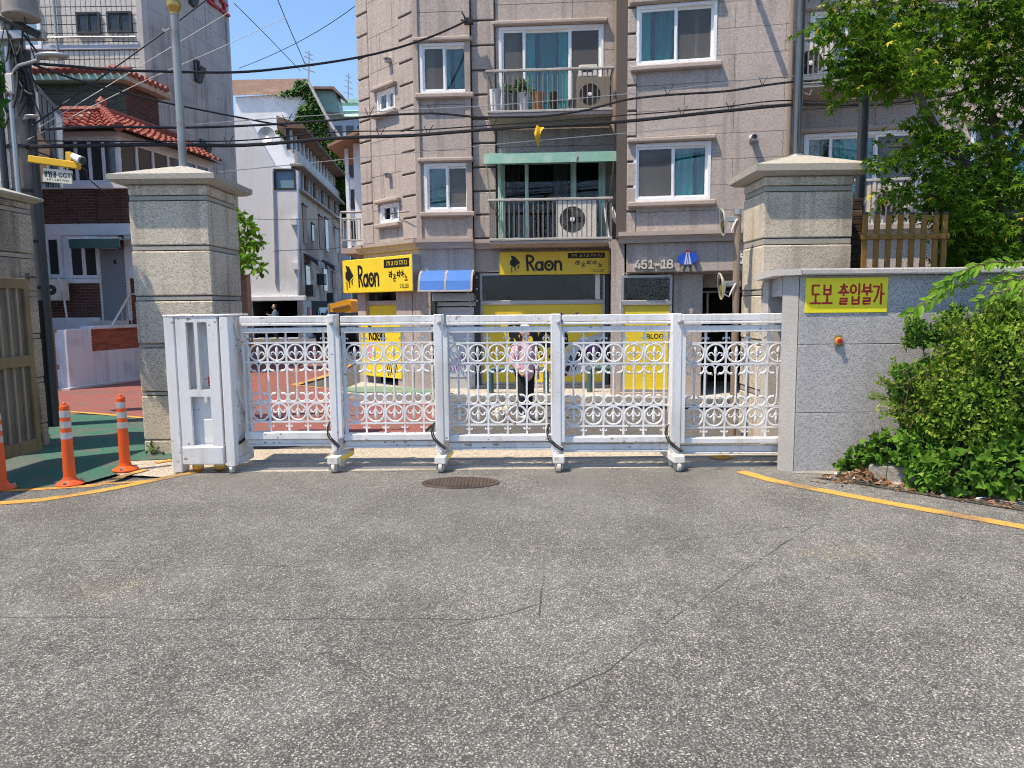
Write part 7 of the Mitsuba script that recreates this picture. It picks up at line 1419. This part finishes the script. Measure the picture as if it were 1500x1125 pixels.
for bi, br in enumerate(brs):
    Q = TR(br); t = np.linspace(0, len(Q) - 1, len(Q) * 7); C = np.c_[[np.interp(t, range(len(Q)), Q[:, i]) for i in range(3)]].T
    C[1:-1] = (C[:-2] + C[1:-1] * 2 + C[2:]) / 4; put('stem', tube(C, np.linspace(.007, .0025, len(C)), 6), 'twig', BRN)
    for i in range(2, len(C)):
        for rep in range(2 if bi < 2 else 1):
            if lg.random() < .3: continue
            tg = unit(C[min(i + 1, len(C) - 1)] - C[max(i - 2, 0)]); sd = unit(np.cross(tg, [0, -1, .3])) * (1 if (i + rep) % 2 else -1); d = unit(tg * .9 + sd * lg.uniform(.35, .9) + [0, lg.uniform(-.35, .15), lg.uniform(-.9, -.1)]); nr = unit(np.array([lg.normal() * .4, -.8, .55]) + .35 * lg.normal(size=3)); s_ = unit(np.cross(nr, d)); nn = np.cross(d, s_); Lf = lg.uniform(.05, .11)
            M4 = np.eye(4); M4[:3, 0], M4[:3, 1], M4[:3, 2], M4[:3, 3] = d * Lf, s_ * Lf, nn * Lf, C[i] + sd * .004; again('leaf', OL if lg.random() < .6 else OL2, T4(M4), BRN)
# yellow picket fence, post and bricks behind the wall ---------------------------------------------------------------
mat('picket_paint', worn((0.19, 0.098, 0.011), .45, 5, .2, 0, (0.16, 0.09, 0.03)), 0.6)
YF = thing('picket_fence', 'ochre yellow picket fence standing behind the coping of the granite wall', 'fence'); YR = Fr((0, 7.75), 0)
for i in range(8):
    u = 1266 + i * 17.3 if i < 7 else 1383; s, zt = YR.px(u + 2, 314); put('picket', YR(rbox(s - .028, s + .028, -.015, .015, 1.7, zt, .006)), 'picket_paint', YF); put('cap', YR(rbox(s - .024, s + .024, -.02, .02, zt + .001, zt + .025, .006)), 'dark_metal', YF)
    put('bolt', YR(tf(lathe([(0, 0), (.01, 0), (.008, .008), (0, .01)], 8), tr(s, -.046, YR.px(u, 347)[1]) @ rotx(math.pi / 2))), 'dark_metal', YF)
a, b = YR.px(1259, 347)[0], YR.px(1388, 347)[0]; put('rail', YR(rbox(a, b, -.045, -.016, YR.px(1320, 351)[1], YR.px(1320, 343)[1], .006)), 'picket_paint', YF); put('rail', YR(rbox(a, b, .016, .04, 1.78, 1.84, .006)), 'picket_paint', YF)
k = thing('dark_pole', 'dark steel pole rising behind the right gate pillar into the maple', 'pole'); a = at(1262, 240, 9.7); put('shaft', tube([(a[0], 9.7, 1.6), (a[0], 9.7, 4.6)], .065, 14), 'dark_metal', k, smooth=40); put('band', tube([(a[0], 9.7, 2.9), (a[0], 9.7, 3.0)], .072, 14), 'old_steel', k)
bmat('brick_brown', brick((0.075, 0.05, 0.038), (0.05, 0.045, 0.04), .23, .09, .012, var=.6), brick_bump(.23, .09, .012), .006)
k = thing('brick_post', 'dark brown brick post between the right gate pillar and the picket fence', 'post'); PB = Fr((0, 9.35), 0); a, b = PB.px(1243, 350)[0], PB.px(1262, 350)[0]; zt = PB.px(1255, 291)[1]
z = 1.6; i = 0
while z < zt - .02:
    put('brick', rbox(a + (.0 if i % 2 else .006), b - (.006 if i % 2 else 0), 9.35, 9.6, z, min(z + .088, zt), .006), 'brick_brown' if i % 3 else 'wood_dark', k); z += .094; i += 1
mat('wood_dark', worn((0.085, 0.055, 0.04), .5, 6, 0, .3), 0.85)
k = thing('brick_planter', 'stack of dark brown bricks under the maple right of the picket fence', 'brick wall'); PB = Fr((0, 9.0), 0); a = PB.px(1386, 310)[0]; zt = PB.px(1400, 287)[1]; g = random.Random(2); z = 1.6; i = 0
while z < zt - .03:
    s = a + (.12 if i % 2 else 0)
    while s < a + 1.4: put('brick', rbox(s, s + .232, 9.0 + g.uniform(-.006, .006), 9.2, z, z + .082, .008), 'wood_dark' if g.random() < .6 else 'brick_brown', k); s += .245
    z += .094; i += 1
put('core', box(a + .02, a + 1.6, 9.03, 9.2, 1.6, zt - .06), 'joint_dark', k)
# small tree behind the left pillar, weeds, leaves at the left edge ------------------------------------------------------
STR = thing('small_tree', 'small bright green tree between the left gate pillar and the white building', 'tree')
st = [([(352, 470, 20), (354, 410, 20), (360, 365, 20), (364, 325, 20)], .05), ([(354, 410, 20), (375, 395, 19.8), (386, 385, 19.8)], .02), ([(358, 380, 20), (350, 345, 20), (346, 320, 20)], .02)]
put('trunk', cat([tube(TR(p), np.linspace(r, r * .35, len(p)), 7) for p, r in st]), 'twig', STR)
SB_ = [(364, 335, 16, 14, 20, .3), (376, 355, 12, 14, 19.9, .3), (355, 358, 12, 14, 20, .3), (366, 378, 16, 12, 19.9, .3), (380, 392, 10, 10, 19.8, .25), (352, 390, 10, 12, 20, .25), (348, 315, 8, 8, 20, .2)]
m, c = shrub(SB_, 420, OVAL, .17, (0.09, 0.22, 0.025), (0.22, 0.42, 0.05), 44, 'leaf_maple', (.25, .35, .06), .15, droop=.4, shell=.8); k = put('crown', m, 'leaf_maple', STR, color=c); tag(k, kind='stuff')
k = thing('edge_foliage', 'hanging leaves of a tree at the left edge in front of the utility pole', 'tree'); m, c = shrub([(-8, 90, 11, 28, 7.5, .15), (-8, 135, 12, 26, 7.5, .15), (-8, 176, 10, 16, 7.5, .12), (-34, 110, 30, 70, 7.5, .3)], 500, OVAL, .10, (0.03, 0.10, 0.02), (0.08, 0.20, 0.03), 46, 'leaf_maple', droop=.9, shell=.8); q = put('leaves', m, 'leaf_maple', k, color=c); tag(q, kind='stuff'); put('twig', tube([at(-60, 40, 7.5), at(-10, 90, 7.5), at(-4, 150, 7.5)], .01, 5), 'twig', k)
for i, (u, v, lab) in enumerate(((227, 664, 'small weed at the foot of the left granite pillar'), (58, 648, 'weeds growing beside the foot of the iron gate'), (20, 662, 'low weeds under the iron gate leaf'))):
    k = thing('weed', lab, 'weed'); a = gnd(u, v); lf_ = leaves_at(a + [0, 0, .03], .05 if i == 0 else .08, 40 if i == 0 else 70, .07, 60 + i, .8); q = put('leaves', lf_, 'leaf_plain', k); tag(q, kind='stuff'); put('stem', tube([a, a + [.01, 0, .08]], .004, 5), 'twig', k)
